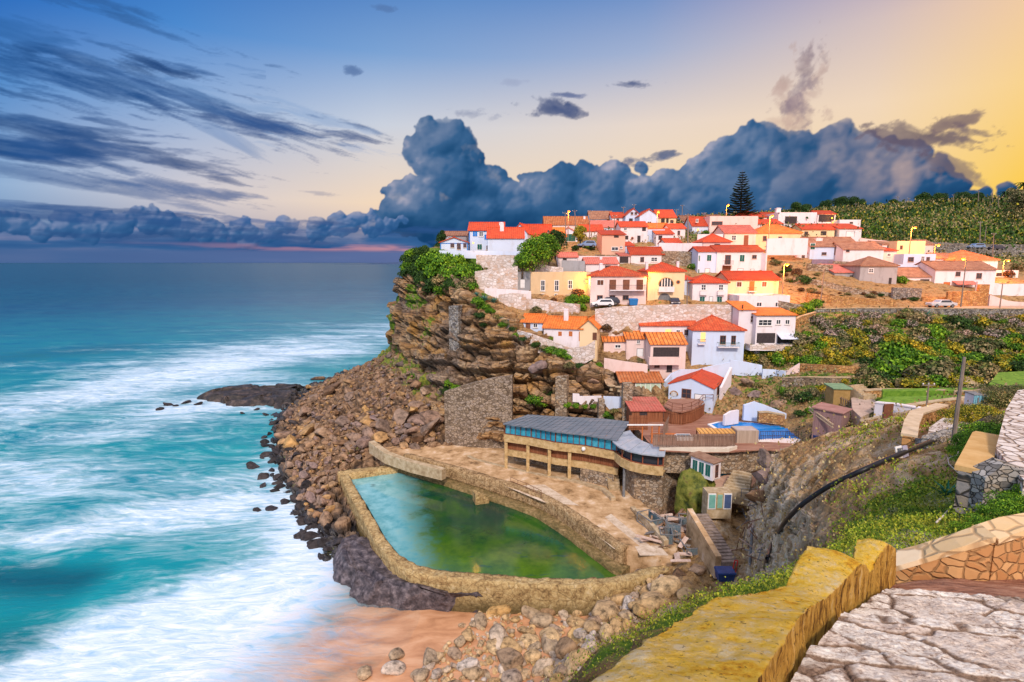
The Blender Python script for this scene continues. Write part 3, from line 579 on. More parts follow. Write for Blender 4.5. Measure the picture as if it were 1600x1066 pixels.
def seamat():
    m, nt, bs = newmat('sea water'); pos = nt.n('ShaderNodeNewGeometry').outputs['Position']
    A = lambda k: nt.n('ShaderNodeAttribute', attribute_name=k).outputs['Fac']
    fo, de, sh, di = A('foam'), A('deep'), A('shallow'), A('dist')
    w = nt.noise(nt.mapping(pos, (.02, .04, 0)), 1, 4, .5, out=1)
    p2 = nt.n('ShaderNodeVectorMath', {0: pos, 1: nt.n('ShaderNodeVectorMath', {0: w, 3: 14.}, operation='SCALE').outputs[0]}, operation='ADD').outputs[0]
    rot = R(-24)
    n1 = nt.noise(nt.mapping(p2, (.06, .17, 0), (0, 0, rot)), 1., 9, .68, .7)
    n2 = nt.noise(nt.mapping(p2, (.3, 1.3, 0), (0, 0, rot*1.2)), 1., 8, .7, 1.0)
    n3 = nt.noise(nt.mapping(p2, (.010, .045, 0)), 1., 8, .62, .3)
    rd = nt.math('SUBTRACT', 1., nt.math('MULTIPLY', nt.math('ABSOLUTE', nt.math('SUBTRACT', nt.noise(nt.mapping(p2, (.11, .3, 0), (0, 0, rot)), 1., 6, .6, 1.2), .5)), 7.))
    near = nt.mapr(di, 120, 400, 1, .2)
    nn = nt.math('ADD', nt.math('MULTIPLY', nt.math('SUBTRACT', n1, .5), 1.9), nt.math('MULTIPLY', nt.math('SUBTRACT', n2, .5), nt.math('MULTIPLY', near, .6)))
    nn = nt.math('ADD', nn, nt.math('MULTIPLY', nt.math('SUBTRACT', n3, .5), 1.6)); nn = nt.math('ADD', nn, nt.math('MULTIPLY', nt.math('MAXIMUM', rd, 0.), nt.math('MULTIPLY', near, .3)))
    fm = nt.mapr(nt.math('ADD', nt.math('MULTIPLY', fo, 1.15), nn), .30, 1.55, 0, 1, True)
    teal = nt.ramp(nt.mapr(nt.math('ADD', di, nt.math('MULTIPLY', nt.math('SUBTRACT', n3, .5), 300)), 40, 1200), [(0, (.0, .24, .30)), (.08, (.0, .21, .29)), (.2, (.0, .15, .26)), (.4, (.0, .055, .14)), (1, (.0, .02, .075))])
    teal = nt.mix(nt.mapr(n1, .35, .7), teal, nt.mix(nt.mapr(di, 100, 500), (.01, .33, .34), (.01, .12, .2)))
    teal = nt.mix(nt.mapr(nt.math('ADD', de, nt.math('MULTIPLY', nt.math('SUBTRACT', n1, .5), .8)), .3, .9), teal, (.0, .06, .10))
    wh = nt.mix(nt.mapr(n2, .3, .65), (.30, .52, .76), (.84, .9, .98))
    c = nt.mix(fm, teal, wh); c = nt.mix(nt.math('MULTIPLY', nt.math('MULTIPLY', sh, .5), nt.mapr(n2, .4, .6)), c, (.85, .66, .6))
    al = nt.math('SUBTRACT', 1., nt.math('MULTIPLY', nt.mapr(nt.math('ADD', sh, nt.math('MULTIPLY', nt.math('SUBTRACT', n2, .5), .7)), .22, .95, 0, 1, True), .95))
    setin(nt, bs, Base_Color=c, Roughness=nt.mapr(fm, 0, 1, .3, .8), Alpha=al, Specular_IOR_Level=nt.mapr(di, 100, 700, .3, .04))
    bump(nt, bs, nt.math('ADD', n2, nt.math('MULTIPLY', n1, 2.)), .35, .25); return m
Gw = np.stack([SX, SY, SZ], -1)
o = np_obj('sea', Gw.reshape(-1, 3), gfaces(*Gw.shape[:2]), seamat(), attrs=dict(foam=foam, deep=deep, shallow=shal, dist=RR)); tag(o, kind='structure')
# sea floor / far ground so nothing is open below
tag(MB().box(-50000, -200, -9, 50000, 50000, -6).build('seabed', simple('seabed', [(.02, .05, .06), (.03, .07, .08)], .1, bmp=0)), kind='structure')
# far headland
mb = MB(); ptsx = []
hp = [(520, 2.0), (560, 6), (600, 26), (640, 44), (700, 60), (760, 64), (900, 60)]
for (u, h_) in hp: q = P(u, 411, 9000); ptsx.append((q.x, 9000, h_))
for a, b in zip(ptsx[:-1], ptsx[1:]):
    mb.hexa([(a[0], 9000, -3), (b[0], 9000, -3), (b[0], 11000, -3), (a[0], 11000, -3)], [(a[0], 9100, a[2]), (b[0], 9100, b[2]), (b[0], 10800, b[2]*.8), (a[0], 10800, a[2]*.8)])
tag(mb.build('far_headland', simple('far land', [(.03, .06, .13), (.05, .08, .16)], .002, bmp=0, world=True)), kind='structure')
# ============================================================ village houses
def plaster(name, c, dirt=.35, stain=(.42, .33, .27)):
    m, nt, bs = newmat(name); o = nt.n('ShaderNodeTexCoord').outputs['Object']; rnd = nt.n('ShaderNodeObjectInfo').outputs['Random']
    v = nt.n('ShaderNodeVectorMath', {0: o, 1: nt.n('ShaderNodeCombineXYZ', {0: nt.math('MULTIPLY', rnd, 50.)}).outputs[0]}, operation='ADD').outputs[0]
    n = nt.noise(nt.mapping(v, (1, 1, .35)), .9, 7, .7); n2 = nt.noise(v, .35, 4, .6)
    col = nt.mix(nt.math('MULTIPLY', nt.mapr(n, .5, .78), dirt), c, stain); col = nt.mix(nt.mapr(n2, .3, .7, 0, .25), col, tuple(x*.8 for x in c))
    setin(nt, bs, Base_Color=col, Roughness=.85, Specular_IOR_Level=.2); bump(nt, bs, nt.noise(v, 6, 5, .65), .25, .03); return m
def tiles(name, cols, axis, pitch=.42, dark=.45):
    m, nt, bs = newmat(name); o = nt.n('ShaderNodeTexCoord').outputs['Object']; s = nt.n('ShaderNodeSeparateXYZ', {0: o}); a, b = (s.outputs[0], s.outputs[1]) if axis == 'x' else (s.outputs[1], s.outputs[0])
    rnd = nt.n('ShaderNodeObjectInfo').outputs['Random']
    w = nt.math('ABSOLUTE', nt.math('SINE', nt.math('MULTIPLY', a, PI/pitch)))
    n = nt.noise(o, 1.1, 7, .75); n2 = nt.noise(nt.mapping(o, (3, 3, 3)), 1.4, 3, .8)
    k = len(cols); c = nt.ramp(nt.math('ADD', nt.math('MULTIPLY', n, .6), nt.math('MULTIPLY', n2, .4)), [(.34+.34*i/(k-1), cols[i]) for i in range(k)])
    c = nt.mix(nt.mapr(w, 0, .55, dark, 0), c, (.09, .02, .012)); c = nt.mix(nt.mapr(nt.noise(o, .5, 5, .7), .52, .7, 0, .5), c, (.2, .09, .05)); c = nt.mix(1., c, nt.ramp(rnd, [(0, .7), (1, 1.08)]), 'MULTIPLY')
    row_ = nt.math('FRACT', nt.math('MULTIPLY', b, 1/.45)); c = nt.mix(nt.mapr(row_, 0, .12, .3, 0), c, (.08, .02, .01))
    setin(nt, bs, Base_Color=c, Roughness=.7, Specular_IOR_Level=.25); bump(nt, bs, nt.math('ADD', w, nt.math('MULTIPLY', n2, .4)), .6, .08); return m
TW = plaster('white plaster', (.80, .72, .75), .6, (.44, .31, .24)); TB = plaster('blue white plaster', (.60, .68, .86), .4); TP = plaster('pink plaster', (.80, .60, .56), .5, (.45, .25, .17)); TY = plaster('cream plaster', (.84, .62, .38), .55, (.5, .32, .16))
TO = plaster('ochre plaster', (.82, .42, .10), .5, (.4, .2, .06)); TG = plaster('grey ruined plaster', (.36, .35, .37), .8, (.12, .1, .09)); TS = plaster('salmon plaster', (.78, .44, .32), .35)
RC = {'r': [(.42, .045, .02), (.62, .075, .025), (.72, .13, .04)], 'o': [(.5, .09, .02), (.78, .2, .035), (.85, .32, .08)], 'p': [(.55, .10, .07), (.72, .2, .15), (.75, .3, .22)], 'b': [(.16, .07, .045), (.38, .17, .10), (.56, .32, .2)], 'm': [(.35, .09, .03), (.62, .19, .06), (.78, .4, .2)], 'u': [(.3, .04, .02), (.6, .09, .03), (.75, .22, .08)]}
RM = {}
for k_, v_ in RC.items():
    for ax in 'xy': RM[k_+ax] = tiles('roof tiles '+k_+ax, v_, ax, .42 if k_ not in 'mb' else .5, .4 if k_ != 'm' else .7)
RM['Rx'] = tiles('ribbed roof tiles', [(.62, .10, .015), (.82, .24, .05), (.9, .42, .16)], 'x', .62, .95); RM['Ry'] = RM['my']
GLASS, nt_, bs_ = newmat('window glass'); setin(nt_, bs_, Base_Color=(.03, .035, .05), Roughness=.12, Specular_IOR_Level=.6)
LIT = emis('lit window', (1., .55, .2), .75)
FRAME = simple('white frame paint', [(.75, .72, .72), (.85, .82, .82)], bmp=0)
BROWNW = simple('brown painted wood', [(.13, .05, .03), (.24, .09, .05)], 3, vary=.2); GREENW = simple('green shutter paint', [(.01, .09, .08), (.02, .15, .12)], 4); BLUEW = simple('blue shutter paint', [(.02, .16, .55), (.03, .25, .7)], 4)
REDW = simple('orange brown door', [(.45, .12, .03), (.6, .18, .05)], 4); DARKW = simple('dark doorway', [(.03, .025, .03), (.07, .05, .05)], 3); GREYM = simple('grey metal', [(.12, .12, .13), (.25, .25, .26)], 3)
STONE = masonry('rubble stone', [(.16, .1, .06), (.34, .23, .14), (.5, .36, .24), (.42, .36, .3)], (.14, .1, .07), .45)
STONEO = masonry('ochre rubble stone', [(.36, .16, .05), (.55, .27, .09), (.68, .4, .16), (.42, .2, .1)], (.22, .12, .05), .4)
STONEG = masonry('grey rubble stone', [(.10, .09, .09), (.26, .24, .24), (.42, .4, .38), (.3, .24, .18)], (.05, .045, .04), .4)
STONEW = masonry('whitewashed stone', [(.6, .5, .46), (.75, .65, .62), (.8, .74, .74), (.55, .36, .26)], (.5, .4, .34), .7)
CONC = simple('weathered concrete', [(.26, .17, .09), (.45, .33, .2), (.58, .46, .32)], 1.5, bmp=.5, bdist=.06)
PINKT = simple('awning cloth', [(.5, .5, .6), (.7, .7, .8)], 1)
TBE = plaster('old beige plaster', (.66, .47, .28), .6, (.38, .25, .15))
SILL = simple('stone sill', [(.6, .5, .42), (.72, .62, .55)], 2)
def window(par, x0, z0, x1, z1, kind='w', y=0., face=0):
    """window or door standing proud of the facade plane y (house space, outward is -y)"""
    w, h = x1-x0, z1-z0
    if kind in ('w', 'l', 'k'):
        f = MB(); t = min(.11, w*.13)
        f.box(x0, y-.05, z0, x0+t, y+.02, z1).box(x1-t, y-.05, z0, x1, y+.02, z1).box(x0+t, y-.05, z1-t, x1-t, y+.02, z1).box(x0+t, y-.05, z0, x1-t, y+.02, z0+t)
        nx = max(1, int(round(w/.85))); nz = 2 if h > .9 else 1
        for i in range(1, nx+1 if nx > 1 else 2):
            xc = x0+w*i/(nx if nx > 1 else 2)
            if xc < x1-t: f.box(xc-.035, y-.045, z0+t, xc+.035, y+.018, z1-t)
        for i in range(1, nz): zc = z0+h*i/nz; f.box(x0+t, y-.04, zc-.03, x1-t, y+.016, zc+.03)
        fo = f.build('window', FRAME if kind != 'k' else BROWNW, par)
        MB().box(x0+t*.5, y-.015, z0+t*.5, x1-t*.5, y+.014, z1-t*.5).build('pane', LIT if kind == 'l' else GLASS, fo)
        MB().box(x0-.08, y-.12, z0-.09, x1+.08, y+.015, z0-.002).build('sill', SILL, fo)
    elif kind in ('g', 'b', 'B'):
        mt = {'g': GREENW, 'b': BLUEW, 'B': BROWNW}[kind]; f = MB(); t = .09
        f.box(x0-t, y-.03, z0-t, x1+t, y+.02, z1+t); fo = f.build('window', FRAME, par)
        s = MB(); xm = (x0+x1)/2; n = max(4, int(h/.16))
        for a, b in ((x0, xm-.02), (xm+.02, x1)):
            s.box(a, y-.055, z0, b, y-.032, z1)
            for i in range(n): zc = z0+h*(i+.5)/n; s.box(a+.05, y-.075, zc-.03, b-.05, y-.056, zc+.03)
        s.build('shutter', mt, fo)
    elif kind in ('d', 'D', 'o', 'O', 'W'):
        mt = {'d': DARKW, 'D': BROWNW, 'o': REDW, 'O': LIT, 'W': FRAME}[kind]; f = MB(); t = .07
        f.box(x0-t, y-.05, z0, x0, y+.02, z1+t).box(x1, y-.05, z0, x1+t, y+.02, z1+t).box(x0, y-.05, z1, x1, y+.02, z1+t); fo = f.build('door', mt if kind != 'W' else GREYM, par)
        MB().box(x0, y-.03, z0, x1, y+.015, z1).box(x0+.12, y-.045, z0+.15, x1-.12, y-.031, (z0+z1)/2-.06).box(x0+.12, y-.045, (z0+z1)/2+.06, x1-.12, y-.031, z1-.15).build('door_leaf', mt, fo)
        MB().ball((x1-.14, y-.07, z0+h*.48), .04, 6, 4).build('handle', GREYM, fo)
    elif kind in ('a', 'G'):      # arched window / arched garage
        f = MB(); pn = MB(); n = 12; xm = (x0+x1)/2; r = w/2; hz = z1-min(r, h*.75); sc_ = (z1-hz)/r
        op = [(xm+(r+.14)*math.cos(PI*i/n), hz+(r+.14)*sc_*math.sin(PI*i/n)) for i in range(n+1)]; ip = [(xm+r*math.cos(PI*i/n), hz+r*sc_*math.sin(PI*i/n)) for i in range(n+1)]
        for i in range(n):
            f.hexa([(*[op[i][0]], y-.09, op[i][1]), (ip[i][0], y-.09, ip[i][1]), (ip[i][0], y+.02, ip[i][1]), (op[i][0], y+.02, op[i][1])], [(op[i+1][0], y-.09, op[i+1][1]), (ip[i+1][0], y-.09, ip[i+1][1]), (ip[i+1][0], y+.02, ip[i+1][1]), (op[i+1][0], y+.02, op[i+1][1])])
        fo = f.build('window' if kind == 'a' else 'garage_door', STONEO if kind == 'a' else GREYM, par)
        b = len(pn.v); pts = [(x1, z0)]+ip+[(x0, z0)]
        pn.v += [(p[0], y-.02, p[1]) for p in pts]; pn.f.append(tuple(range(b, b+len(pts)))[::-1]); pn.build('pane' if kind == 'a' else 'door_leaf', GLASS if kind == 'a' else GREYM, fo)
        if kind == 'a':
            q = MB()
            for i in range(1, 5): xc = x0+w*i/5; q.box(xc-.07, y-.08, z0, xc+.07, y-.025, hz+(z1-hz)*math.sqrt(max(0, 1-((xc-xm)/r)**2)))
            q.build('mullions', FRAME, fo)
    elif kind == 'R':    # round window
        q = MB(); xm, zm = (x0+x1)/2, (z0+z1)/2; q.tube([(xm, y-.08, zm), (xm, y+.02, zm)], w/2, 14); fo = q.build('window', REDW, par); MB().tube([(xm, y-.1, zm), (xm, y-.081, zm)], w*.32, 14).build('pane', GLASS, fo)
def roofmb(kind, W_, D, h, rh, ov=.3, th=.16):
    """returns (roof MB, gable wall triangles). local frame: facade y=0, x in +-W/2"""
    x0, x1, y0, y1 = -W_/2-ov, W_/2+ov, -ov, D+ov; m = MB(); g = MB(); e = 0.02
    def slab(pts):    # pts: 4 or 3 corner points of the top surface, thickness down
        b = len(m.v); n = len(pts); m.v += [tuple(p) for p in pts]+[(p[0], p[1], p[2]-th) for p in pts]
        m.f.append(tuple(range(b, b+n))); m.f.append(tuple(range(b+n, b+2*n))[::-1])
        for i in range(n): j = (i+1) % n; m.f.append((b+i, b+n+i, b+n+j, b+j))
    sl = rh/(D/2) if kind in ('gx',) else 0
    if kind == 'gx':
        yr = D/2; zr = h+rh+th; ze = h+th-sl*ov
        slab([(x0, y0, ze), (x1, y0, ze), (x1, yr, zr), (x0, yr, zr)]); slab([(x1, y1, ze), (x0, y1, ze), (x0, yr, zr), (x1, yr, zr)])
        for xx in (-W_/2+.01, W_/2-.01): g.tri((xx, 0, h-.01), (xx, D, h-.01), (xx, D/2, h+rh-.02))
        m.tube([(x0, yr, zr+.02), (x1, yr, zr+.02)], .11, 6)
    elif kind == 'gy':
        s2 = rh/(W_/2); zr = h+rh+th; ze = h+th-s2*ov
        slab([(x0, y1, ze), (x0, y0, ze), (0, y0, zr), (0, y1, zr)]); slab([(x1, y0, ze), (x1, y1, ze), (0, y1, zr), (0, y0, zr)])
        for yy in (.01, D-.01): g.tri((-W_/2, yy, h-.01), (W_/2, yy, h-.01), (0, yy, h+rh-.02))
        m.tube([(0, y0, zr+.02), (0, y1, zr+.02)], .11, 6)
    elif kind == 'hip':
        k = min(W_, D)/2; zr = h+rh+th; ze = h+th-rh/k*ov*.8
        if W_ >= D: a, b = (x0+ov+k, D/2, zr), (x1-ov-k, D/2, zr)
        else: a, b = (0, k, zr), (0, D-k, zr)
        c = [(x0, y0, ze), (x1, y0, ze), (x1, y1, ze), (x0, y1, ze)]
        if W_ >= D: slab([c[0], c[1], b, a]); slab([c[2], c[3], a, b]); slab([c[1], c[2], b]); slab([c[3], c[0], a])
        else: slab([c[0], c[1], a]); slab([c[2], c[3], b]); slab([c[1], c[2], b, a]); slab([c[3], c[0], a, b])
        m.tube([a, b], .11, 6)
        for q, w in ((a, c[0]), (b if W_ >= D else a, c[1])): m.tube([q, w], .1, 6)
    elif kind == 'shed':
        s3 = rh/D; slab([(x0, y0, h+th-s3*ov), (x1, y0, h+th-s3*ov), (x1, y1, h+rh+th+s3*ov), (x0, y1, h+rh+th+s3*ov)])
        for xx in (-W_/2+.01, W_/2-.01): g.tri((xx, 0, h-.01), (xx, D, h-.01), (xx, D, h+rh-.02))
        g.quad((-W_/2, D-.01, h-.01), (W_/2, D-.01, h-.01), (W_/2, D-.01, h+rh-.02), (-W_/2, D-.01, h+rh-.02))
    return m, g
HOUSES = {}
def frame_at(u0, u1, vb, Y, rot, names=('hillside',)):
    uc = (u0+u1)/2
    if Y is None:
        hh = hit(uc, vb, names); Y = hh[0].y if hh else 120
    p = P(uc, vb, Y); s = (p-Vector((0, 0, CAMH))).dot(Vector((0, math.cos(TH), -math.sin(TH))))/FL
    return p, s, (u1-u0)*s/math.cos(rot)
def house(key, label, u0, u1, vb, ve, vr, roof='gx', rc='r', wall=None, wins=(), D=None, Y=None, rot=0., ch=(), found=2.5, cat='house', name='house', ov=.28, trim=None, side=(), parapet=.35):
    wall = wall or TW; p, s, W_ = frame_at(u0, u1, vb, Y, rot); D = D or min(9, max(5, W_*.8)); k = 1/math.cos(rot); uc = (u0+u1)/2
    h = P(uc, ve, p.y).z-p.z
    rh = 0
    if roof in ('gx', 'hip'): rh = P(uc, vr, p.y+(D/2 if W_ >= D or roof == 'gx' else W_/2)).z-p.z-h
    elif roof == 'gy': rh = P(uc, vr, p.y).z-p.z-h
    elif roof == 'shed': rh = P(uc, vr, p.y+D).z-p.z-h
    rh = max(.5, rh) if roof != 'flat' else 0
    e = empty(name, p, rot, label, cat, 'houses stacked up the village hillside')
    m = MB(); m.box(-W_/2, 0, -found, W_/2, D, h)
    if roof == 'flat':
        t = .22
        m.box(-W_/2, 0, h+.002, W_/2, t, h+parapet).box(-W_/2, D-t, h+.002, W_/2, D, h+parapet).box(-W_/2, t, h+.002, -W_/2+t, D-t, h+parapet).box(W_/2-t, t, h+.002, W_/2, D-t, h+parapet)
        m.build('wall', wall, e)
        ro = MB().box(-W_/2+t, t, h+.004, W_/2-t, D-t, h+.06).build('roof', simple_flat, e)
    else:
        r_, g = roofmb(roof, W_, D, h, rh, ov); b = len(m.v); m.v += g.v; m.f += [tuple(i+b for i in f) for f in g.f]; m.build('wall', wall, e)
        ax = 'y' if roof == 'gy' else 'x'; ro = r_.build('roof', RM[rc+ax], e)
    for (cu, cv0, cv1, cw) in ch:      # chimneys: u, top v, base v, width px
        x = (cu-uc)*s*k; zt = (vb-cv0)*s; zb = (vb-cv1)*s-.6; yy = D*.35; w = cw*s/2
        c = MB(); c.box(x-w, yy-w*.8, zb, x+w, yy+w*.8, zt-.18).box(x-w-.06, yy-w*.8-.06, zt-.178, x+w+.06, yy+w*.8+.06, zt-.08).box(x-w*.7, yy-w*.5, zt-.078, x+w*.7, yy+w*.5, zt); c.build('chimney', TW, ro)
    for wv in wins:
        a, b_, c_, d_, kd = wv; yy = wv[5] if len(wv) > 5 else 0.
        window(e, (a-uc)*s*k, max(-.3, (vb-d_)*s), (c_-uc)*s*k, (vb-b_)*s, kd, yy)
    for (y0, z0, y1, z1, kd, sgn) in side:       # windows on an end wall, metres
        q = empty('side_windows', (sgn*W_/2, 0, 0), sgn*PI/2); q.parent = e; sg = sgn
        window(q, sg*(y0 if sg > 0 else y1), z0, sg*(y1 if sg > 0 else y0), z1, kd)
    if trim: 
        t = MB(); t.box(-W_/2-.02, -.03, h-.28, W_/2+.02, -.002, h-.1); t.box(-W_/2-.02, -.03, -.2, -W_/2+.2, -.003, h-.3); t.box(W_/2-.2, -.03, -.2, W_/2+.02, -.003, h-.3); t.build('trim', trim, e)
    HOUSES[key] = dict(e=e, s=s, W=W_, D=D, h=h, p=p, uc=uc, k=k, vb=vb, rh=rh); return e
simple_flat = simple('flat roof screed', [(.4, .32, .3), (.55, .47, .45)], 1)
BTRIM = simple('blue paint band', [(.03, .16, .5), (.04, .22, .6)], 3, bmp=0)
def balcony(key, u0, u1, v0, v1, mt, depth=.9, solid=False, slab_m=None):
    H_ = HOUSES[key]; s, k, uc, vb = H_['s'], H_['k'], H_['uc'], H_['vb']; x0, x1 = (u0-uc)*s*k, (u1-uc)*s*k; z1, z0 = (vb-v0)*s, (vb-v1)*s
    o = MB().box(x0, -depth, z0-.14, x1, -.002, z0).build('balcony', slab_m or TW, H_['e']); m = MB()
    if solid: m.box(x0, -depth, z0+.002, x1, -depth+.12, z1).box(x0, -depth+.121, z0+.002, x0+.12, -.003, z1).box(x1-.12, -depth+.121, z0+.002, x1, -.003, z1)
    else:
        n = max(4, int((x1-x0)/.16))
        for i in range(n+1): x = x0+(x1-x0)*i/n; m.bar((x, -depth+.03, z0), (x, -depth+.03, z1), .025)
        m.bar((x0, -depth+.03, z1), (x1, -depth+.03, z1), .05); m.bar((x0, -.01, z1), (x0, -depth+.03, z1), .05); m.bar((x1, -.01, z1), (x1, -depth+.03, z1), .05)
    m.build('railing', mt, o)
# -- headland row
house('a', 'two storey white and blue house with bright blue shutters at the headland tip', 733, 787, 391, 360, 349, 'gx', 'r', TB, [(739, 361.5, 746, 370, 'b'), (748.5, 362.5, 755.5, 370, 'w'), (757, 367, 770, 375, 'b'), (746, 382, 753, 390, 'g'), (760, 384, 768, 390, 'k')], D=8, ch=[(783, 347, 358, 7)], trim=BTRIM)
house('b', 'low white house with blue edged gable and a lit yellow wall, nearest the cliff edge', 688, 731, 392, 379, 371.5, 'gy', 'r', TB, [(704, 380, 710, 387, 'k'), (714, 380, 720, 390, 'k'), (724, 380, 729, 387, 'k')], D=8, trim=BTRIM)
house('b2', 'small grey stone house with pinkish roof behind the low blue edged house', 692, 729, 380, 368, 363, 'gx', 'b', TG, [(700, 370, 705, 375, 'w')], Y=128, D=6)
house('c', 'white cottage with low gable and square window in front of the blue shuttered house', 765, 813, 397, 380, 371, 'gy', 'r', TB, [(779.5, 382.5, 785, 388, 'w'), (800, 384, 807, 394, 'k')], D=6, rot=-.1, trim=BTRIM)
house('c2', 'white house with long dark red roof behind the low gabled cottage', 762, 818, 390, 372, 357, 'gx', 'r', TB, [], D=8, ch=[(784, 348, 362, 6)], Y=117)
house('e', 'white gabled house with steep red roof and tall narrow window above the big round trees', 801, 824, 384, 364, 350, 'gy', 'r', TB, [(810, 355, 816.5, 366, 'k')], D=10, Y=124, rot=-.25)
house('e2', 'pink walled house with bright red side roof right of the steep gabled house', 822, 862, 382, 369, 352, 'gx', 'r', TP, [(855, 360, 858, 364, 'k')], D=8, Y=127)
house('e3', 'small house with orange roof tucked behind the green shuttered shed', 858, 884, 380, 370, 357, 'gx', 'o', TY, [(866, 372, 870, 378, 'd')], D=7, Y=130)
house('f', 'long low house with weathered patchy tile roof on the skyline', 851, 920, 360, 351, 339.5, 'gx', 'm', TP, [(858, 353, 863, 358, 'd'), (905, 353, 912, 358, 'O')], D=9, ch=[(915, 337, 344, 3)])
house('g', 'small skyline house with brown roof and white side gable', 922, 958, 350, 342, 331, 'gx', 'b', TB, [(948, 343, 955, 347, 'k')], D=8, Y=172)
house('h', 'pale roofed building with dark green shutters above the brown garden', 874, 902, 378, 364, 356, 'gy', 'p', TB, [(876, 366, 899, 377, 'g')], D=7)
house('i', 'small white house with red roof and arched doorway left of the pink roofed house', 907, 942, 371, 361, 352.5, 'gx', 'r', TW, [(924, 363, 929, 369, 'a'), (934, 364, 937, 369, 'd')], D=6)
house('j', 'white house under a broad pink red roof in the upper village', 925, 968, 367, 355, 346, 'gx', 'p', TB, [(940, 357, 945, 362, 'w')], D=8, Y=152)
house('k1', 'narrow white gabled house with paired windows on the skyline', 977, 1001, 349, 337, 326.5, 'gy', 'r', TB, [(985, 332, 989, 336, 'k'), (991, 332, 995, 336, 'k'), (983, 342, 988, 347, 'd')], D=9, Y=165)
house('k2', 'wide blank white gable with red roof on the skyline', 999, 1028, 350, 337.5, 327.5, 'gy', 'r', TB, [(1011, 346, 1018, 349, 'w')], D=10, Y=160)
house('k3', 'cream house with dark doorways and red roof on the skyline beside the wide gable', 1028, 1056, 351, 340, 329, 'gx', 'r', TY, [(1033, 342, 1038, 349, 'd'), (1041, 342, 1044, 349, 'd'), (1047, 344, 1052, 349, 'k')], D=9, Y=163)
house('l', 'two storey white house with diamond window in the upper village', 969, 1011, 380, 354.5, 347.5, 'gx', 'r', TW, [(974, 356, 979, 361, 'w'), (1003, 356, 1008, 361.5, 'd'), (975, 369, 981, 374.5, 'd'), (985.5, 370, 990, 375, 'R'), (996, 369, 1000, 379, 'd')], D=7)
house('m', 'tall salmon pink house with outside stairs and two tier red roof', 940, 976, 400, 367, 361, 'shed', 'r', TS, [(959, 369, 962, 372, 'd'), (962.5, 369, 965.5, 372, 'd'), (955, 386, 966, 392, 'w'), (968, 385, 972.5, 389, 'w')], D=7, Y=123)
house('n1', 'plain white flat topped house with a wide shuttered window', 1001, 1038, 382, 361, 352, 'flat', 'r', TB, [(1005, 369, 1013, 376, 'W')], D=7, Y=136)
house('n2', 'small cream house with orange lit roof below the skyline lamp', 1012, 1046, 368, 358, 350, 'gx', 'o', TY, [(1020, 360, 1024, 364, 'k')], D=7, Y=146, ch=[(1048, 348, 354, 3)])
house('n3', 'small white house with tall window and dull red roof left of the leaning pole', 1046, 1070, 378, 357, 351, 'gx', 'r', TW, [(1058, 361, 1062, 368, 'k')], D=7, Y=140)
house('n4', 'low annex with bright red lean-to roof and terrace railing', 1025, 1052, 378, 366, 358, 'shed', 'r', TW, [(1029, 369, 1034, 375, 'd')], D=5, Y=133)
house('p', 'bluish white house with dark red cross gable near the tall pine', 1081, 1108, 370, 353, 340, 'gx', 'r', TB, [(1086, 343, 1090, 348, 'w'), (1088, 357, 1092, 362, 'w')], D=8, Y=147)
house('p2', 'small white skyline house with red roof left of the cross gabled house', 1066, 1086, 352, 345, 338, 'gx', 'b', TB, [(1076, 346, 1080, 350, 'k')], D=7, Y=168)
house('q1', 'long blank pink wall building with one strip window below the tall pine', 1108, 1183, 366, 340, 335, 'flat', 'r', TP, [(1111, 346.5, 1128, 352.5, 'k')], D=10, Y=146)
house('q1r', 'pink house with hipped red roof peeping above the long blank wall', 1148, 1198, 348, 339, 330, 'hip', 'r', TP, [(1188, 341, 1192, 347, 'd')], D=9, Y=162)
house('q2', 'pink house with faded pink roof and brown door behind the small hip roof', 1131, 1180, 387, 364, 353.5, 'gx', 'p', TP, [(1142, 368, 1149.5, 376, 'w'), (1162, 368.5, 1168, 384, 'D')], D=8, Y=131)
house('q3', 'long ochre house with orange roof glowing under the street lamp', 1180, 1251, 386, 364, 352.5, 'hip', 'o', TY, [(1191, 369, 1197, 377, 'k'), (1215, 370, 1221, 376, 'k')], D=8, Y=132)
house('q4', 'white house with dull red roof right behind the glowing orange roof', 1182, 1222, 358, 350, 344, 'gx', 'r', TW, [(1190, 351, 1194, 355, 'k')], D=8, Y=152)
house('q5', 'white skyline house with reddish roof right of the pine', 1196, 1218, 350, 340, 333, 'gx', 'r', TP, [(1203, 342, 1207, 347, 'k')], D=8, Y=166)
house('r', 'little white pavilion with hipped red roof above the green shuttered house', 1098, 1141, 394, 378, 366.5, 'hip', 'r', TP, [(1116, 382, 1124, 387, 'd')], D=7, Y=121)
house('s1', 'narrow white wing with small red roof left of the green shuttered house', 1089, 1118, 437, 393, 387, 'gx', 'r', TB, [(1103, 399, 1109.5, 408, 'g'), (1101, 420, 1108, 429, 'W'), (1090, 400, 1092, 408, 'g'), (1090, 421, 1092, 427, 'g')], D=6, Y=113.2)
house('s2', 'wide two storey white house with green shutters and small balcony in the village middle', 1118, 1190, 437, 393, 385, 'gx', 'r', TW, [(1131, 399, 1140, 414, 'k'), (1154, 399, 1161, 409, 'g'), (1173, 399, 1180, 405, 'k'), (1128, 416, 1140, 431, 'D'), (1152, 420, 1160, 424, 'W'), (1172, 421, 1177, 425, 'W')], D=7, Y=113)
balcony('s2', 1128, 1142, 408, 414, DARKW)
house('o', 'white house with stone balustrade terrace and two windows behind the yellow lit gable', 985, 1036, 417, 397.5, 387.5, 'gx', 'r', TW, [(1000, 402, 1006, 410, 'k'), (1016.5, 402, 1027, 409, 'w')], D=6, Y=118)
balcony('o', 984, 1010, 411, 417, TW, 1.6)
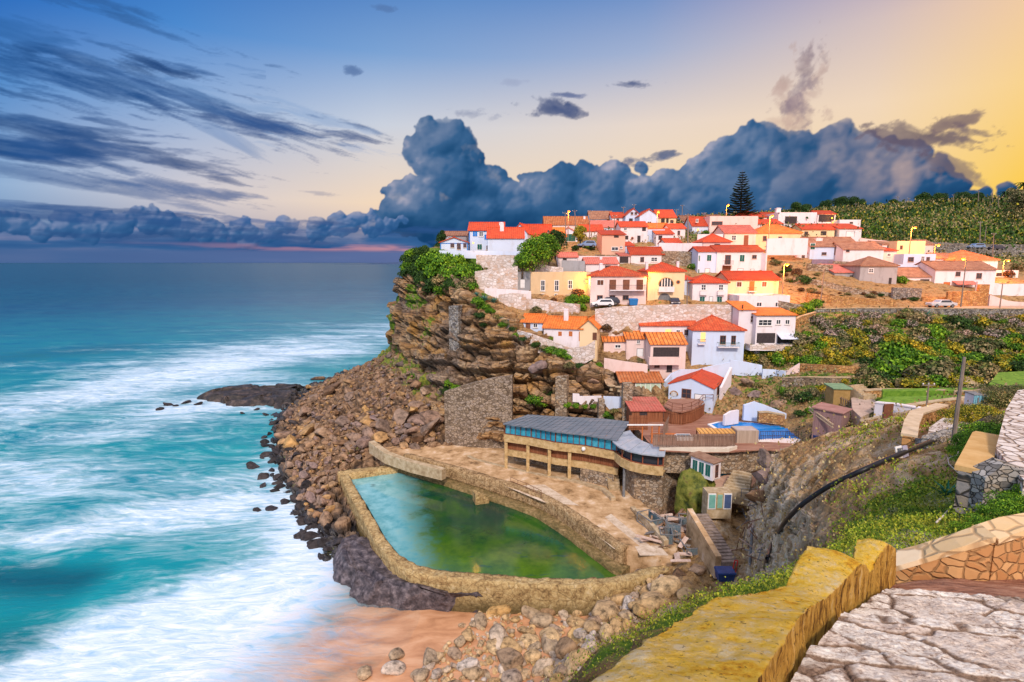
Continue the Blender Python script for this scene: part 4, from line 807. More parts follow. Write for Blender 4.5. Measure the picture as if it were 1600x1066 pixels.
house('o2', 'open porch hut with bluish tin roof left of the balustrade terrace', 969, 984, 414, 400, 396, 'shed', 'p', TW, [(969, 402, 981, 411, 'd')], D=5, Y=117)
# -- middle row
house('u0', 'house with faded pink roof and dormer squeezed behind the large balcony house', 915, 965, 424, 412, 404, 'gx', 'p', TW, [(945, 415, 954, 419, 'k')], D=6, Y=110, ch=[(941, 402, 412, 4)])
house('u', 'large pink white house with long dark balcony and three tall shuttered doors', 922, 1009, 476, 431.5, 417.5, 'hip', 'u', TP, [(932.5, 438, 942, 445.5, 'B'), (952, 438, 961, 453, 'D'), (973, 438, 982, 453, 'D'), (994, 438, 1003, 453, 'D'), (932.5, 461.5, 941.5, 469, 'k'), (952, 461.5, 961, 469, 'k'), (972.5, 461.5, 982, 469, 'k')], D=9, Y=98, ch=[(942, 412, 424, 5)])
balcony('u', 951, 1006, 445.5, 453, DARKW, 1.1)
house('v', 'yellow lit house with arched window, round window and arched garage door', 1011, 1068, 477, 424, 411.5, 'hip', 'r', TY, [(1028.5, 435, 1050, 448, 'a'), (1055, 438, 1061, 444, 'R'), (1029, 459.5, 1046, 475.5, 'G')], D=7.5, Y=99, ch=[(1014, 409, 424, 4), (1063, 409, 424, 4)])
balcony('v', 1027, 1051, 448, 455, TW, .7, True)
house('w', 'white house with hipped red roof, green ground floor shutters and white window boxes', 1081, 1136, 475, 442, 430, 'hip', 'r', TW, [(1094, 444.5, 1102, 454, 'w'), (1121, 444.5, 1129, 454, 'w'), (1093, 464, 1100.5, 472, 'g'), (1120, 464, 1127.5, 472, 'g'), (1108, 464, 1113, 474, 'W')], D=7, Y=99)
balcony('w', 1092, 1103, 455, 460, TW, .5, True); balcony('w', 1119, 1130, 455, 460, TW, .5, True)
house('w2', 'narrow bluish side house with stacked small windows behind the lone street pole', 1068, 1083, 474, 437, 431, 'shed', 'r', TB, [(1075.5, 444, 1081, 451, 'w'), (1075.5, 462, 1081, 468, 'w')], D=6, Y=101)
house('x', 'cream house with bright orange roof and a small iron balcony at an orange door', 1136.5, 1215, 470, 437, 425.5, 'gx', 'r', TY, [(1150, 441, 1157, 448, 'B'), (1170, 440.5, 1176.5, 454.5, 'o'), (1189, 440.5, 1196, 448, 'B'), (1149, 459, 1157, 464, 'k'), (1167, 459, 1172, 464, 'k'), (1188, 460, 1196, 464, 'k')], D=7, Y=101)
balcony('x', 1167, 1179, 449, 455, BROWNW, .6)
# -- houses above the large white retaining wall
house('y1', 'white flat topped villa block with small twin windows at the end of the white wall', 1153, 1232, 500, 465, 460, 'flat', 'r', TW, [(1180, 472, 1189, 479.5, 'w'), (1209, 472, 1217.5, 480, 'w')], D=6, Y=95)
house('y2', 'white villa with orange lean-to roof, window rows, stone loggia and striped awning', 1179, 1240, 545, 493, 482, 'shed', 'o', TW, [(1182, 499, 1203.5, 509, 'w'), (1209.5, 499, 1217, 507, 'w'), (1223.5, 499, 1231, 507, 'w'), (1182, 521, 1209, 536, 'd'), (1214, 525, 1238, 536, 'd')], D=6, Y=88.6)
house('y3', 'white side wing with little orange roof and tall slit window left of the villa', 1152, 1179, 532, 484, 472, 'shed', 'o', TW, [(1171, 494, 1174, 498, 'k'), (1171, 499, 1174, 503, 'k'), (1156, 476, 1158, 486, 'k')], D=5, Y=90)
balcony('y2', 1164, 1232, 536, 544, STONEW, 1.8, True)
H_ = HOUSES['y2']; x0, x1 = (1212-H_['uc'])*H_['s'], (1240-H_['uc'])*H_['s']; zt = (545-521)*H_['s']
MB().hexa([(x0, -1.7, zt-.75), (x1, -1.7, zt-.75), (x1, -.01, zt-.05), (x0, -.01, zt-.05)], [(x0, -1.7, zt-.69), (x1, -1.7, zt-.69), (x1, -.01, zt), (x0, -.01, zt)]).build('awning', PINKT, H_['e'])
house('z', 'long white house with weathered patchy red roof below the white retaining wall', 1000, 1086, 545, 508.5, 489.5, 'gx', 'u', TW, [(1039, 515, 1047, 522, 'O'), (1055, 515, 1061.5, 522, 'w'), (1068, 515, 1075, 524, 'k')], D=8, Y=91, ch=[(1035, 497, 512, 4)])
house('aa', 'tall white house with hipped red roof and green iron balcony', 1081, 1160, 564, 516, 494, 'hip', 'u', TB, [(1094, 520, 1100, 534, 'O'), (1123, 524, 1132, 538, 'k'), (1140, 524, 1147, 538, 'k')], D=9, Y=88, rot=-.06)
balcony('aa', 1119, 1151, 534.5, 541, GREENW, .8); balcony('aa', 1089, 1100, 530, 537, DARKW, .5)
house('bb1', 'low pink house with boldly ribbed orange roof at the left of its row', 943, 977, 562, 533, 516, 'gx', 'R', TP, [(960, 538, 969.5, 544, 'w')], D=6, Y=90, ch=[(983, 508, 524, 9)])
house('bb2', 'narrow pink house with ribbed roof set between two larger ribbed roofs', 978, 1014, 566, 529, 513.5, 'gx', 'R', TP, [(994, 531, 999, 537, 'w'), (995, 545, 1004, 557, 'W')], D=6, Y=89.3)
house('bb3', 'pink house with ribbed orange roof and deep shaded balcony', 1015, 1070, 584, 537.5, 521.5, 'gx', 'R', TP, [(1020, 543, 1059, 557, 'd'), (1022, 567, 1030, 575, 'k'), (1042, 568, 1049, 582, 'd')], D=6, Y=86)  # wide first panel is a dark sheet painted for the shaded balcony interior
balcony('bb3', 1011, 1060, 556.5, 567, TP, 1.1, True, TP)
house('cc1', 'small white house with bright orange roof perched at the cliff edge', 815, 847, 520, 503.5, 492, 'gx', 'o', TB, [(822, 506, 828, 518, 'D'), (833, 505, 840, 512, 'w')], D=5, Y=93.5, rot=-.3)
house('cc2', 'long white house with vivid orange roof and rust coloured doors above the cliff', 850, 908, 535, 513, 496, 'gx', 'o', TW, [(873, 519, 877, 525, 'o'), (889, 518, 893, 525, 'o'), (904, 518, 910, 532, 'o')], D=6.5, Y=90, rot=-.3, ch=[(880, 484, 500, 7)])
house('cc3', 'yellow lit end of the orange roofed row beside the cliff steps', 906, 932, 541, 512, 500, 'gy', 'o', TY, [(926, 520, 931, 531, 'D')], D=7, Y=88.6, rot=-.3)
house('dd', 'stone dining room with pale orange roof and long curtained window', 969, 1034, 617, 597, 583, 'gx', 'm', STONE, [(970, 598, 988, 610, 'k')], D=5.5, Y=82.5)
H_ = HOUSES['dd']; s_ = H_['s']; x0, x1 = (992-H_['uc'])*s_, (1031.5-H_['uc'])*s_; z0, z1 = (617-613)*s_, (617-597.5)*s_
CURT = simple('curtain cloth', [(.22, .34, .26), (.5, .62, .48), (.72, .78, .66)], 3, stretch=(6, 1, .2))
f = MB(); f.box(x0, -.08, z0, x0+.1, .01, z1).box(x1-.1, -.08, z0, x1, .01, z1).box(x0+.1, -.08, z0, x1-.1, .01, z0+.1).box(x0+.1, -.08, z1-.1, x1-.1, .01, z1)
for i in range(1, 5): xx = x0+(x1-x0)*i/5; f.box(xx-.04, -.07, z0+.1, xx+.04, .01, z1-.1)
MB().box(x0+.1, -.03, z0+.1, x1-.1, -.004, z1-.1).build('curtain', CURT, f.build('window', FRAME, H_['e']))
house('ee', 'sea blue white house with red gable roof, square window and arched niche above the pool', 1049, 1107, 632, 604, 591, 'gy', 'r', TB, [(1066.5, 608, 1079, 623, 'k'), (1084, 614.5, 1097, 622, 'W'), (1052, 614.5, 1061, 622, 'a')], D=8, Y=79, rot=-.55, side=[(2.5, 1.2, 4, 3, 'k', 1)], ov=.15)
# -- right part of the village
house('gg', 'long white house with faded pink tile roof and fat white chimney', 1264, 1341, 412, 385, 372, 'gx', 'b', TB, [(1264.5, 380+1, 1271, 390, 'g'), (1282.5, 394.5, 1290, 399, 'k'), (1302.5, 387, 1309, 399, 'D')], D=8, Y=124, ch=[(1286, 372, 386, 10)])
house('hh', 'lower white wing with faded roof and one small square window', 1316, 1379, 413, 389.5, 379.5, 'gx', 'b', TW, [(1320, 390, 1325.5, 394.5, 'k')], D=7, Y=121)
house('ii', 'cream house with bright red roof and vine covered terrace', 1252, 1303, 374, 358.5, 351, 'gx', 'r', TY, [(1256, 362, 1262, 371, 'k'), (1282, 362, 1290, 368, 'd')], D=7, Y=147)
house('jj', 'white tower room with open glazed loggia and red roof on the skyline', 1276, 1304, 355, 334.5, 330.5, 'gx', 'r', TW, [(1278.5, 336.5, 1302, 347, 'd')], D=6, Y=158)
house('kk', 'square white house with narrow red roof band and pale shutter', 1310.5, 1345, 374, 357.5, 350.5, 'shed', 'r', TW, [(1321.5, 362, 1334, 370.5, 'W')], D=6, Y=146)
house('kk2', 'white parapet block rising behind the square house with red roof band', 1311, 1344, 356, 345.5, 342, 'flat', 'r', TW, [(1327, 347, 1332, 350, 'k')], D=6, Y=154)
house('ll', 'white flat house with dark veranda and tapering chimney on the skyline', 1215, 1275, 355, 334, 330, 'flat', 'r', TW, [(1226, 339, 1244, 350, 'd')], D=9, Y=156, ch=[(1222, 324, 334, 7)])
house('nn', 'grey crumbling two storey ruin with brown hipped roof and white crack', 1340, 1398, 466, 415.5, 402.5, 'hip', 'b', TG, [(1353, 420, 1361, 427, 'w'), (1386.5, 435, 1389.5, 455, 'd')], D=7, Y=110)
house('nn2', 'half ruined shed with faded pink tin roof beside the grey ruin', 1302, 1340, 456, 426, 414, 'shed', 'p', TG, [(1326, 431, 1330, 446, 'd')], D=6, Y=112)
house('oo', 'low house with old brown roof, peeling wall and grey wooden door', 1403, 1462, 456, 432.5, 419.5, 'gx', 'b', TW, [(1436.5, 437, 1449.5, 452, 'd')], D=7, Y=113)
house('pp', 'white two storey house with pinkish roof, four windows and tiny tiled porch', 1458, 1552, 459, 421.5, 409.5, 'gx', 'b', TW, [(1489.5, 425, 1497, 432, 'k'), (1522, 427, 1530.5, 436, 'k'), (1473, 441.5, 1482, 454, 'o'), (1522, 445, 1530, 454, 'k'), (1500, 447, 1506, 454, 'k')], D=8, Y=112)
H_ = HOUSES['pp']; s_ = H_['s']; x0, x1 = (1485-H_['uc'])*s_, (1518-H_['uc'])*s_; z1 = (459-439)*s_; MB().hexa([(x0, -1.5, z1-.75), (x1, -1.5, z1-.75), (x1, -.01, z1-.1), (x0, -.01, z1-.1)], [(x0, -1.5, z1-.62), (x1, -1.5, z1-.62), (x1, -.01, z1), (x0, -.01, z1)]).build('porch_roof', RM['px'], H_['e'])
house('qq', 'square white house with pyramidal orange roof at the far right of the village', 1490, 1557, 428, 406.5, 392.5, 'hip', 'm', TW, [(1535, 413.5, 1545, 420, 'k'), (1504, 412, 1510, 418, 'k')], D=9, Y=124)
house('rr', 'white flat roofed block with three small windows above the old brown roof', 1410, 1460, 421, 399.5, 395, 'flat', 'r', TB, [(1417, 402, 1426, 409.5, 'k'), (1437, 400.5, 1443, 409, 'w'), (1445.5, 402, 1451, 409, 'k')], D=7, Y=121)
house('ss', 'plain lamp lit building with sloping pale roof wall behind the flat roofed block', 1400, 1444, 400, 379, 374, 'flat', 'r', TY, [(1405, 384, 1409, 390, 'k')], D=8, Y=131)
house('tt', 'small pink house with brown roof below the terraced field', 1436, 1458, 393, 382, 376, 'gx', 'b', TP, [(1440, 383, 1444, 386, 'k')], D=6, Y=139)
house('tt2', 'small cream cabin between the two glowing lamps at the right of the village', 1458, 1482, 410, 399, 394, 'flat', 'r', TP, [(1462, 401, 1467, 405, 'k'), (1473, 401, 1477, 405, 'k')], D=6, Y=131)
house('vv', 'white walled house half hidden at the right edge of the village', 1546, 1590, 437, 425, 420, 'flat', 'r', TW, [(1556, 427, 1574, 432, 'd')], D=6, Y=121)
house('yy', 'long derelict ochre house with tall shuttered windows above the cliff', 829, 922, 478, 428, 424, 'flat', 'r', TBE, [(844.5, 438, 851.5, 455, 'w'), (866, 438, 873, 455, 'w'), (887, 438, 894, 452, 'w'), (846, 459, 850.5, 466, 'w'), (866, 459, 871, 472, 'w')], D=7, Y=101.5)
house('yy2', 'ruined grey stub wall house with white doorway beside the long ochre house', 807, 829, 455, 428, 424, 'flat', 'r', TG, [(813, 437, 820, 450, 'W')], D=5, Y=103)

for k_, a_ in enumerate([('white shed roofed in faded red behind the twin leafy trees', 872, 902, 412, 402, 396, 'gx', 'p', TW, [(880, 404, 885, 410, 'd')], 6, 113), ('little white house squeezed above the plain white wall', 1040, 1064, 392, 380, 374, 'gx', 'r', TW, [(1048, 382, 1053, 387, 'k')], 6, 126), ('small blue white house with dark door left of the pine tree lamp', 1108, 1130, 352, 343, 337, 'gx', 'b', TB, [(1115, 345, 1119, 351, 'd')], 6, 164),
    ('pink cube house right of the house with one square window', 1378, 1400, 408, 392, 386, 'shed', 'r', TP, [(1385, 396, 1391, 401, 'w')], 6, 124), ('white lean-to under the pale sloping roof building', 1378, 1402, 392, 382, 377, 'shed', 'b', TW, [(1386, 384, 1391, 390, 'd')], 5, 134), ('white house with brown roof directly left of the pyramidal roof', 1462, 1492, 418, 404, 397, 'gx', 'b', TW, [(1472, 407, 1477, 412, 'k')], 6, 127),
    ('low white annex between rubble bank and fat chimney house', 1244, 1266, 408, 396, 390, 'shed', 'r', TW, [(1252, 399, 1257, 404, 'k')], 5, 125), ('narrow white stair house right of the salmon house', 976, 990, 398, 384, 379, 'shed', 'r', TB, [(980, 387, 984, 392, 'k')], 5, 124), ('white cottage with red roof in the corner by the cliff steps', 936, 960, 545, 531, 524, 'gx', 'o', TW, [(943, 534, 948, 539, 'k')], 5, 92.5),
    ('skyline cottage with brick red roof left of the narrow gabled house', 956, 976, 348, 340, 333, 'gx', 'r', TW, [(963, 342, 967, 346, 'k')], 6, 168)]):
    house('f%d' % k_, *a_[:9], wins=a_[9], D=a_[10], Y=a_[11])
# ============================================================ walls, terraces, tidal pool, restaurant, foreground
Y_ADJ = True
def pwall(name, label, pts, th=.45, m=None, cap=None, cat='wall', group=None, extra=.8, capov=.07, caph=.12, steps=False):
    """low wall through survey marks (u, v of its top, v of its foot, distance)"""
    if Y_ADJ and pts[0][3] > 40 and name != 'stone_buttress':
        p2 = []
        for u, vt, vb, Y in pts:
            h_ = hit(u, vt*.45+vb*.55, ('hillside',)); p2.append((u, vt, vb, min(Y, h_[0].y-.1) if h_ and h_[0].y > Y-9 else Y))
        pts = p2
    q = [(P(u, vt, Y), P(u, vb, Y).z-extra) for u, vt, vb, Y in pts]; o = q[0][0].copy(); o.z = q[0][1]
    pl = [(a.x-o.x, a.y-o.y) for a, _ in q]; zt = [a.z-o.z for a, _ in q]; zb = [b-o.z for _, b in q]
    # subdivide for a slightly uneven crest
    N_ = []; rg = random.Random(len(label)+int(pts[0][0]))
    for i in range(len(pl)-1):
        L = math.hypot(pl[i+1][0]-pl[i][0], pl[i+1][1]-pl[i][1]); n = max(1, min(14, int(L/1.2)))
        for k in range(n): t = k/n; N_.append((pl[i][0]*(1-t)+pl[i+1][0]*t, pl[i][1]*(1-t)+pl[i+1][1]*t, zb[i]*(1-t)+zb[i+1]*t, zt[i]*(1-t)+zt[i+1]*t+(rg.uniform(-.04, .04) if not cap else 0)))
    N_.append((*pl[-1], zb[-1], zt[-1]))
    e = empty(name, o, 0, label, cat, group) if cap else None
    b = MB().ribbon([n[:2] for n in N_], [n[2] for n in N_], [n[3] for n in N_], th).build('wall_body' if cap else name, m, e, loc=None if cap else o)
    if cap:
        off = []; 
        for i, n in enumerate(N_):
            a, c = N_[max(0, i-1)], N_[min(len(N_)-1, i+1)]; d = Vector((c[0]-a[0], c[1]-a[1])).normalized(); off.append((n[0]+d.y*capov, n[1]-d.x*capov))
        MB().ribbon(off, [n[3]+.003 for n in N_], [n[3]+caph for n in N_], th+2*capov).build('coping', cap, e)
    else: tag(b, label, cat, group)
    return e or b
def poly(name, px, z, m, depth=.3, label=None, cat=None, kind=None, group=None, raw=False, parent=None):
    pts = px if raw else [PZ(u, v, z) for u, v in px]; c = Vector((sum(p[0] for p in pts)/len(pts), sum(p[1] for p in pts)/len(pts), z))
    mb = MB().prism([(p[0]-c.x, p[1]-c.y) for p in pts], -depth, 0); o = mb.build(name, m, parent, loc=c)
    bm = bmesh.new(); bm.from_mesh(o.data); bmesh.ops.triangulate(bm, faces=[f for f in bm.faces if len(f.verts) > 4]); bm.to_mesh(o.data); bm.free()
    return tag(o, label, cat, group, kind)
STONEC = masonry('brown cliff rubble', [(.13, .09, .06), (.3, .22, .15), (.42, .32, .24), (.34, .27, .22)], (.10, .07, .05), .5, world=True)
GW = 'garden and retaining walls of the village'
pwall('terrace_wall', 'white parapet wall along the headland edge under the blue trimmed houses', [(686, 391.5, 396, 113), (715, 391.5, 397, 111), (750, 392, 398, 109.5), (812, 393, 399, 108)], .3, TB, group=GW)
pwall('terrace_wall', 'bare grey pink stone wall below the headland parapet', [(744, 398.5, 414, 108.6), (780, 398.5, 416, 107.5), (812, 399, 416, 107)], .5, STONEW, group=GW)
pwall('terrace_wall', 'tall peeling whitewashed wall left of the long derelict ochre house', [(742, 424, 452, 102.5), (770, 420, 456, 102), (800, 418, 456, 102), (809, 416, 454, 102)], .5, STONEW, group=GW)
pwall('terrace_wall', 'peeling white terrace wall with red flowers on top, above the cliff edge', [(779, 461, 478, 99), (800, 458, 486, 98.2), (822, 460, 488, 98)], .5, STONEW, group=GW)
pwall('terrace_wall', 'low whitewashed wall joining the cliff edge to the ochre house', [(757, 450, 462, 101), (790, 452, 462, 100.4), (830, 455, 464, 100.2)], .4, TW, group=GW)
pwall('terrace_wall', 'rough stone wall under the long derelict ochre house', [(822, 467, 492, 98.8), (850, 468, 492, 98.4), (885, 474, 496, 98), (905, 476, 500, 98)], .5, STONEW, group=GW)
pwall('retaining_wall', 'very long high whitewashed retaining wall in the village middle', [(930, 483, 560, 92.6), (960, 480, 560, 92.3), (1000, 478, 550, 92.2), (1060, 476, 540, 92.2), (1110, 476, 540, 92.4), (1152, 477, 540, 92.6)], .6, STONEW, group=GW)
pwall('retaining_wall', 'plain white wall right of the wide balustrade house', [(1030, 379.5, 392, 121), (1062, 380, 392, 121), (1098, 380, 396, 121)], .4, TW, group=GW)
pwall('retaining_wall', 'brown bare stone wall under the plain white wall', [(1034, 392.5, 425, 118), (1060, 392.5, 425, 117.6), (1090, 394, 430, 117)], .4, STONE, group=GW)
pwall('retaining_wall', 'speckled white wall below the glowing orange roof', [(1199, 373, 393, 121), (1230, 372, 393, 121), (1263, 372.5, 393, 121)], .4, TW, group=GW)
pwall('retaining_wall', 'short white wall left of the brown rubble bank', [(1190, 396, 440, 113), (1197, 396, 440, 112)], .4, TW, group=GW)
pwall('garden_wall', 'low mauve fence wall under the house with the fat chimney', [(1269, 405.5, 416, 119.6), (1303, 405.5, 416, 119)], .3, simple('mauve paint', [(.2, .13, .17), (.32, .22, .28)], 2), group=GW)
pwall('garden_wall', 'patched grey wall between the ruin and the old brown roofed house', [(1396, 449, 482, 104), (1420, 450, 482, 103), (1441, 451, 482, 102.5)], .5, STONEG, group=GW)
pwall('garden_wall', 'bright orange lit stone wall with stepped top beside the road', [(1482, 456, 481, 99), (1529, 455, 481, 99), (1531, 444.5, 481, 99), (1547, 444.5, 481, 99)], .5, STONEO, group=GW)
pwall('garden_wall', 'low stone wall in front of the silver car parking place', [(1442, 464, 476, 101.5), (1482, 465, 476, 101)], .4, STONEO, group=GW)
pwall('garden_wall', 'long pale wall falling to the right edge of the village', [(1547, 461, 482, 99.5), (1575, 470, 482, 99.5), (1640, 476, 484, 100)], .4, TP, group=GW)
pwall('garden_wall', 'white wall behind the long pale wall at the right edge', [(1528, 440, 455, 107), (1572, 444, 455, 107), (1620, 444, 462, 107)], .4, TW, group=GW)
pwall('road_wall', 'long stone parapet along the village road above the shrubs', [(1262, 486, 494, 94.5), (1275, 483.5, 492, 94.5), (1340, 482, 492, 94), (1420, 482, 492, 94), (1500, 482.5, 492, 94), (1660, 483.5, 494, 95)], .4, STONEG, CONC, group=GW)
pwall('path_wall', 'stone wall climbing from the white villa to the road parapet', [(1240, 502, 530, 91), (1252, 495, 520, 92), (1275, 488.5, 510, 93.5)], .4, STONEO, CONC, group=GW)
pwall('garden_wall', 'white garden wall right of the tall blue white house', [(1141, 562.5, 578, 85), (1165, 566, 580, 84.6), (1191, 571, 582, 84.2)], .35, TB, group=GW)
pwall('garden_wall', 'bluish garden wall lower right of the white garden wall', [(1192, 577.5, 590, 83), (1212, 578, 591, 82.8), (1226, 580, 594, 82.6)], .35, TB, group=GW)
pwall('garden_wall', 'pinkish end wall next to the brown stone wall', [(1226.5, 580, 592, 82.4), (1238, 575, 592, 82.2), (1250, 568, 592, 82)], .35, TP, group=GW)
pwall('garden_wall', 'ochre stone garden wall with small dark niche under the gorse bushes', [(1250.5, 568.5, 590, 82), (1280, 570, 590, 81.8), (1310, 572, 592, 81.5), (1345, 574, 592, 81)], .4, STONEO, group=GW)
pwall('garden_wall', 'long pale edged stone wall beneath the ochre garden wall', [(1222, 591, 612, 79), (1260, 590, 612, 78.6), (1300, 591, 606, 78), (1330, 591, 603, 78)], .5, STONE, CONC, group=GW)
pwall('garden_wall', 'white wall behind the red gabled house by the pool', [(1040, 596, 612, 85), (1050, 584, 610, 85), (1064, 578, 606, 85), (1090, 578, 606, 85), (1112, 572, 602, 85), (1141, 566, 596, 85)], .35, TB, group=GW)
pwall('garden_wall', 'white wall with slanting top right of the red gabled house', [(1128, 606, 622, 79.5), (1136, 590, 612, 81), (1144, 574, 600, 82.5)], .35, TW, group=GW)
pwall('garden_wall', 'curved white wall behind the swimming pool deck', [(1163, 633, 648, 72.5), (1180, 628, 650, 72.7), (1195, 633, 652, 72.5), (1229, 647, 657, 72)], .35, TB, group=GW)
pwall('garden_wall', 'stepped little white wall at the left of the swimming pool deck', [(1133, 649, 656, 70.5), (1143, 643, 655, 71), (1155, 641, 653, 71.5)], .35, TW, group=GW)
pwall('garden_wall', 'low stone bench wall on the swimming pool deck', [(1186, 645.5, 651, 70.6), (1200, 645, 652, 70.6), (1227, 650, 656, 70.2)], .5, STONEO, CONC, group=GW)
pwall('garden_wall', 'short white wall below the stone dining room', [(943, 620, 636, 79.5), (973, 621, 636, 79.3)], .4, TB, group=GW)
pwall('garden_wall', 'white stepped parapet left of the stone dining room', [(895, 615, 620, 80.6), (905, 616, 621, 80.6), (906, 620, 624, 80.6), (940, 619, 626, 80.4)], .3, TW, group=GW)
pwall('cliff_terrace_wall', 'white wall in front of the orange roofed row above the cliff', [(808, 516, 535, 93.2), (830, 522, 540, 91.6), (860, 532, 550, 89.2), (890, 544, 560, 87.4), (915, 541, 560, 86.6), (930, 532, 552, 86.4)], .35, STONEW, group=GW)
BAL = pwall('garden_wall', 'pale hedge wall under the ribbed roof houses', [(944, 560, 572, 86.8), (975, 565, 577, 86), (1000, 568, 582, 85.4), (1012, 570, 586, 85)], .3, TP, group=GW)
for (lb, pts, m_) in [('tall narrow stone buttress in the middle of the cliff', [(701, 478, 600, 97.5), (716, 478, 600, 96.5)], STONEG), ('shorter stone buttress at the right of the tall narrow one', [(780, 495, 560, 93.4), (795, 500, 560, 92.6)], STONEG), ('broad grey rubble wall filling the foot of the cliff', [(694, 612, 706, 83.5), (735, 600, 706, 82), (770, 592, 706, 81.6), (800, 588, 706, 81.2)], STONEC),
                      ('stone buttress above the left end of the restaurant roof', [(868, 590, 650, 80.8), (886, 588, 650, 80.2)], STONE), ('slender stone pillar behind the restaurant roof', [(936, 625, 662, 78), (945, 625, 662, 78)], STONE), ('tall stone pillar at the corner of the dining room terrace', [(974, 600, 650, 77), (989, 600, 650, 77)], STONE)]:
    pwall('stone_buttress', lb, pts, 1.2, m_, group='stone buttresses built into the cliff')
for (lb, pts, m_) in [('thin white wall left of the balustrade terrace', [(878, 400, 408, 115), (915, 400, 408, 114.6), (968, 401, 412, 114.4)], TW), ('mauve patched wall above the derelict ochre house', [(878, 407, 420, 109), (896, 407, 420, 109), (914, 408, 424, 108.6)], TG), ('ruined low wall behind the ochre house roof', [(836, 412, 430, 107), (860, 416, 430, 107), (880, 418, 430, 107)], STONEW), ('stone garden wall under the salmon house', [(930, 398, 404, 118), (975, 399, 406, 118)], STONE), ('brown stone bank wall between the villa and the lamp pole', [(1216, 470, 500, 97.5), (1240, 474, 500, 97), (1262, 478, 500, 96.6)], STONE),
      ('rough orange bank wall beside the road under the ruin', [(1262, 458, 484, 101), (1300, 462, 484, 100.4), (1350, 466, 484, 100), (1400, 470, 484, 100)], STONEO), ('upper rubble terrace wall on the bank under the ruin', [(1240, 432, 452, 107), (1290, 440, 456, 106), (1340, 452, 466, 105), (1396, 458, 468, 104)], STONE), ('grey stone terrace edge right of the house with the fat chimney', [(1303, 408, 418, 118), (1345, 410, 420, 117.6)], STONE), ('white wall behind the old brown roofed house', [(1395, 412, 426, 117), (1420, 414, 430, 116.8), (1460, 415, 432, 116.6)], TB), ('dry stone field wall running to the blue car', [(1400, 378, 388, 150), (1450, 378, 392, 150), (1520, 381, 397, 150), (1640, 383, 402, 151)], STONEG),
      ('white lane wall between the pine and the blank pink building', [(1090, 366, 378, 132), (1130, 366, 380, 131)], TW), ('white yard wall under the skyline twin gables', [(968, 349, 355, 156), (1012, 350, 357, 155)], TW), ('white boundary wall right of the salmon house', [(978, 386, 398, 121), (1000, 386, 398, 121), (1030, 384, 395, 121.5)], TB), ('white yard wall at the village edge by the terraced field', [(1344, 372, 384, 140), (1380, 376, 388, 138), (1405, 380, 392, 136)], TP), ('stone wall below the white house wing with one square window', [(1262, 412, 432, 115), (1302, 414, 436, 114.5)], STONE)]:
    pwall('terrace_wall', lb, pts, .45, m_, group=GW)
# ---- village road
rd = MB(); us = [1262, 1300, 1350, 1400, 1450, 1500, 1560, 1680]
fr = [P(u, 484.5, 94.7) for u in us]; bk = [P(u, 479, 99) for u in us]
for p in fr+bk: p.z = p.z
zf_ = [p.z+.25 for p in fr]
for i in range(len(us)-1): rd.hexa([(fr[i].x, fr[i].y, zf_[i]-2), (fr[i+1].x, fr[i+1].y, zf_[i+1]-2), (bk[i+1].x, bk[i+1].y, zf_[i+1]-2), (bk[i].x, bk[i].y, zf_[i]-2)], [(fr[i].x, fr[i].y, zf_[i]), (fr[i+1].x, fr[i+1].y, zf_[i+1]), (bk[i+1].x, bk[i+1].y, zf_[i+1]+.1), (bk[i].x, bk[i].y, zf_[i]+.1)])
tag(rd.build('road', simple('dusty road', [(.36, .25, .18), (.52, .38, .28)], .8, world=True)), kind='structure')
# ---- tidal pool
TZ = 4.3
TERR = simple('worn terrace concrete', [(.10, .055, .025), (.42, .25, .12), (.6, .39, .22), (.74, .58, .44)], .6, bmp=.7, bdist=.08, world=True, stretch=(1, 1, 1), detail=8)
def roughmat(name, cols, stain, sc=.8):
    m, nt, bs = newmat(name); pos = nt.n('ShaderNodeNewGeometry').outputs['Position']; n = nt.noise(pos, sc, 8, .72); n2 = nt.noise(pos, sc*4, 6, .7)
    c = nt.ramp(nt.math('ADD', nt.math('MULTIPLY', n, .6), nt.math('MULTIPLY', n2, .4)), [(.32+.36*i/(len(cols)-1), cols[i]) for i in range(len(cols))])
    z = nt.n('ShaderNodeSeparateXYZ', {0: pos}).outputs[2]; c = nt.mix(nt.mapr(nt.math('ADD', z, nt.math('MULTIPLY', n2, 1.)), 1.2, 2.6, .85, 0), c, stain)
    v = nt.n('ShaderNodeTexVoronoi', {'Vector': pos, 'Scale': 1.1}, feature='DISTANCE_TO_EDGE').outputs[0]; c = nt.mix(nt.mapr(v, 0, .05, .5, 0), c, (.06, .035, .015))
    setin(nt, bs, Base_Color=c, Roughness=.85, Specular_IOR_Level=.2); bump(nt, bs, nt.math('ADD', n2, v), .9, .15); return m
PWALL = roughmat('pool wall concrete', [(.08, .05, .025), (.33, .21, .09), (.52, .37, .17), (.62, .48, .3)], (.10, .075, .03))
def roughen(o, amp, freq, cuts=0):
    me = o.data; n = len(me.vertices); co_ = np.empty(n*3, dtype=np.float32); me.vertices.foreach_get('co', co_); V = co_.reshape(-1, 3).astype(float); L = np.array(o.location)
    V2 = V+(np.stack([fbm((V+L)*freq, 3, s) for s in (201, 202, 203)], -1)-.5)*amp*2; me.vertices.foreach_set('co', V2.astype(np.float32).ravel()); me.update()
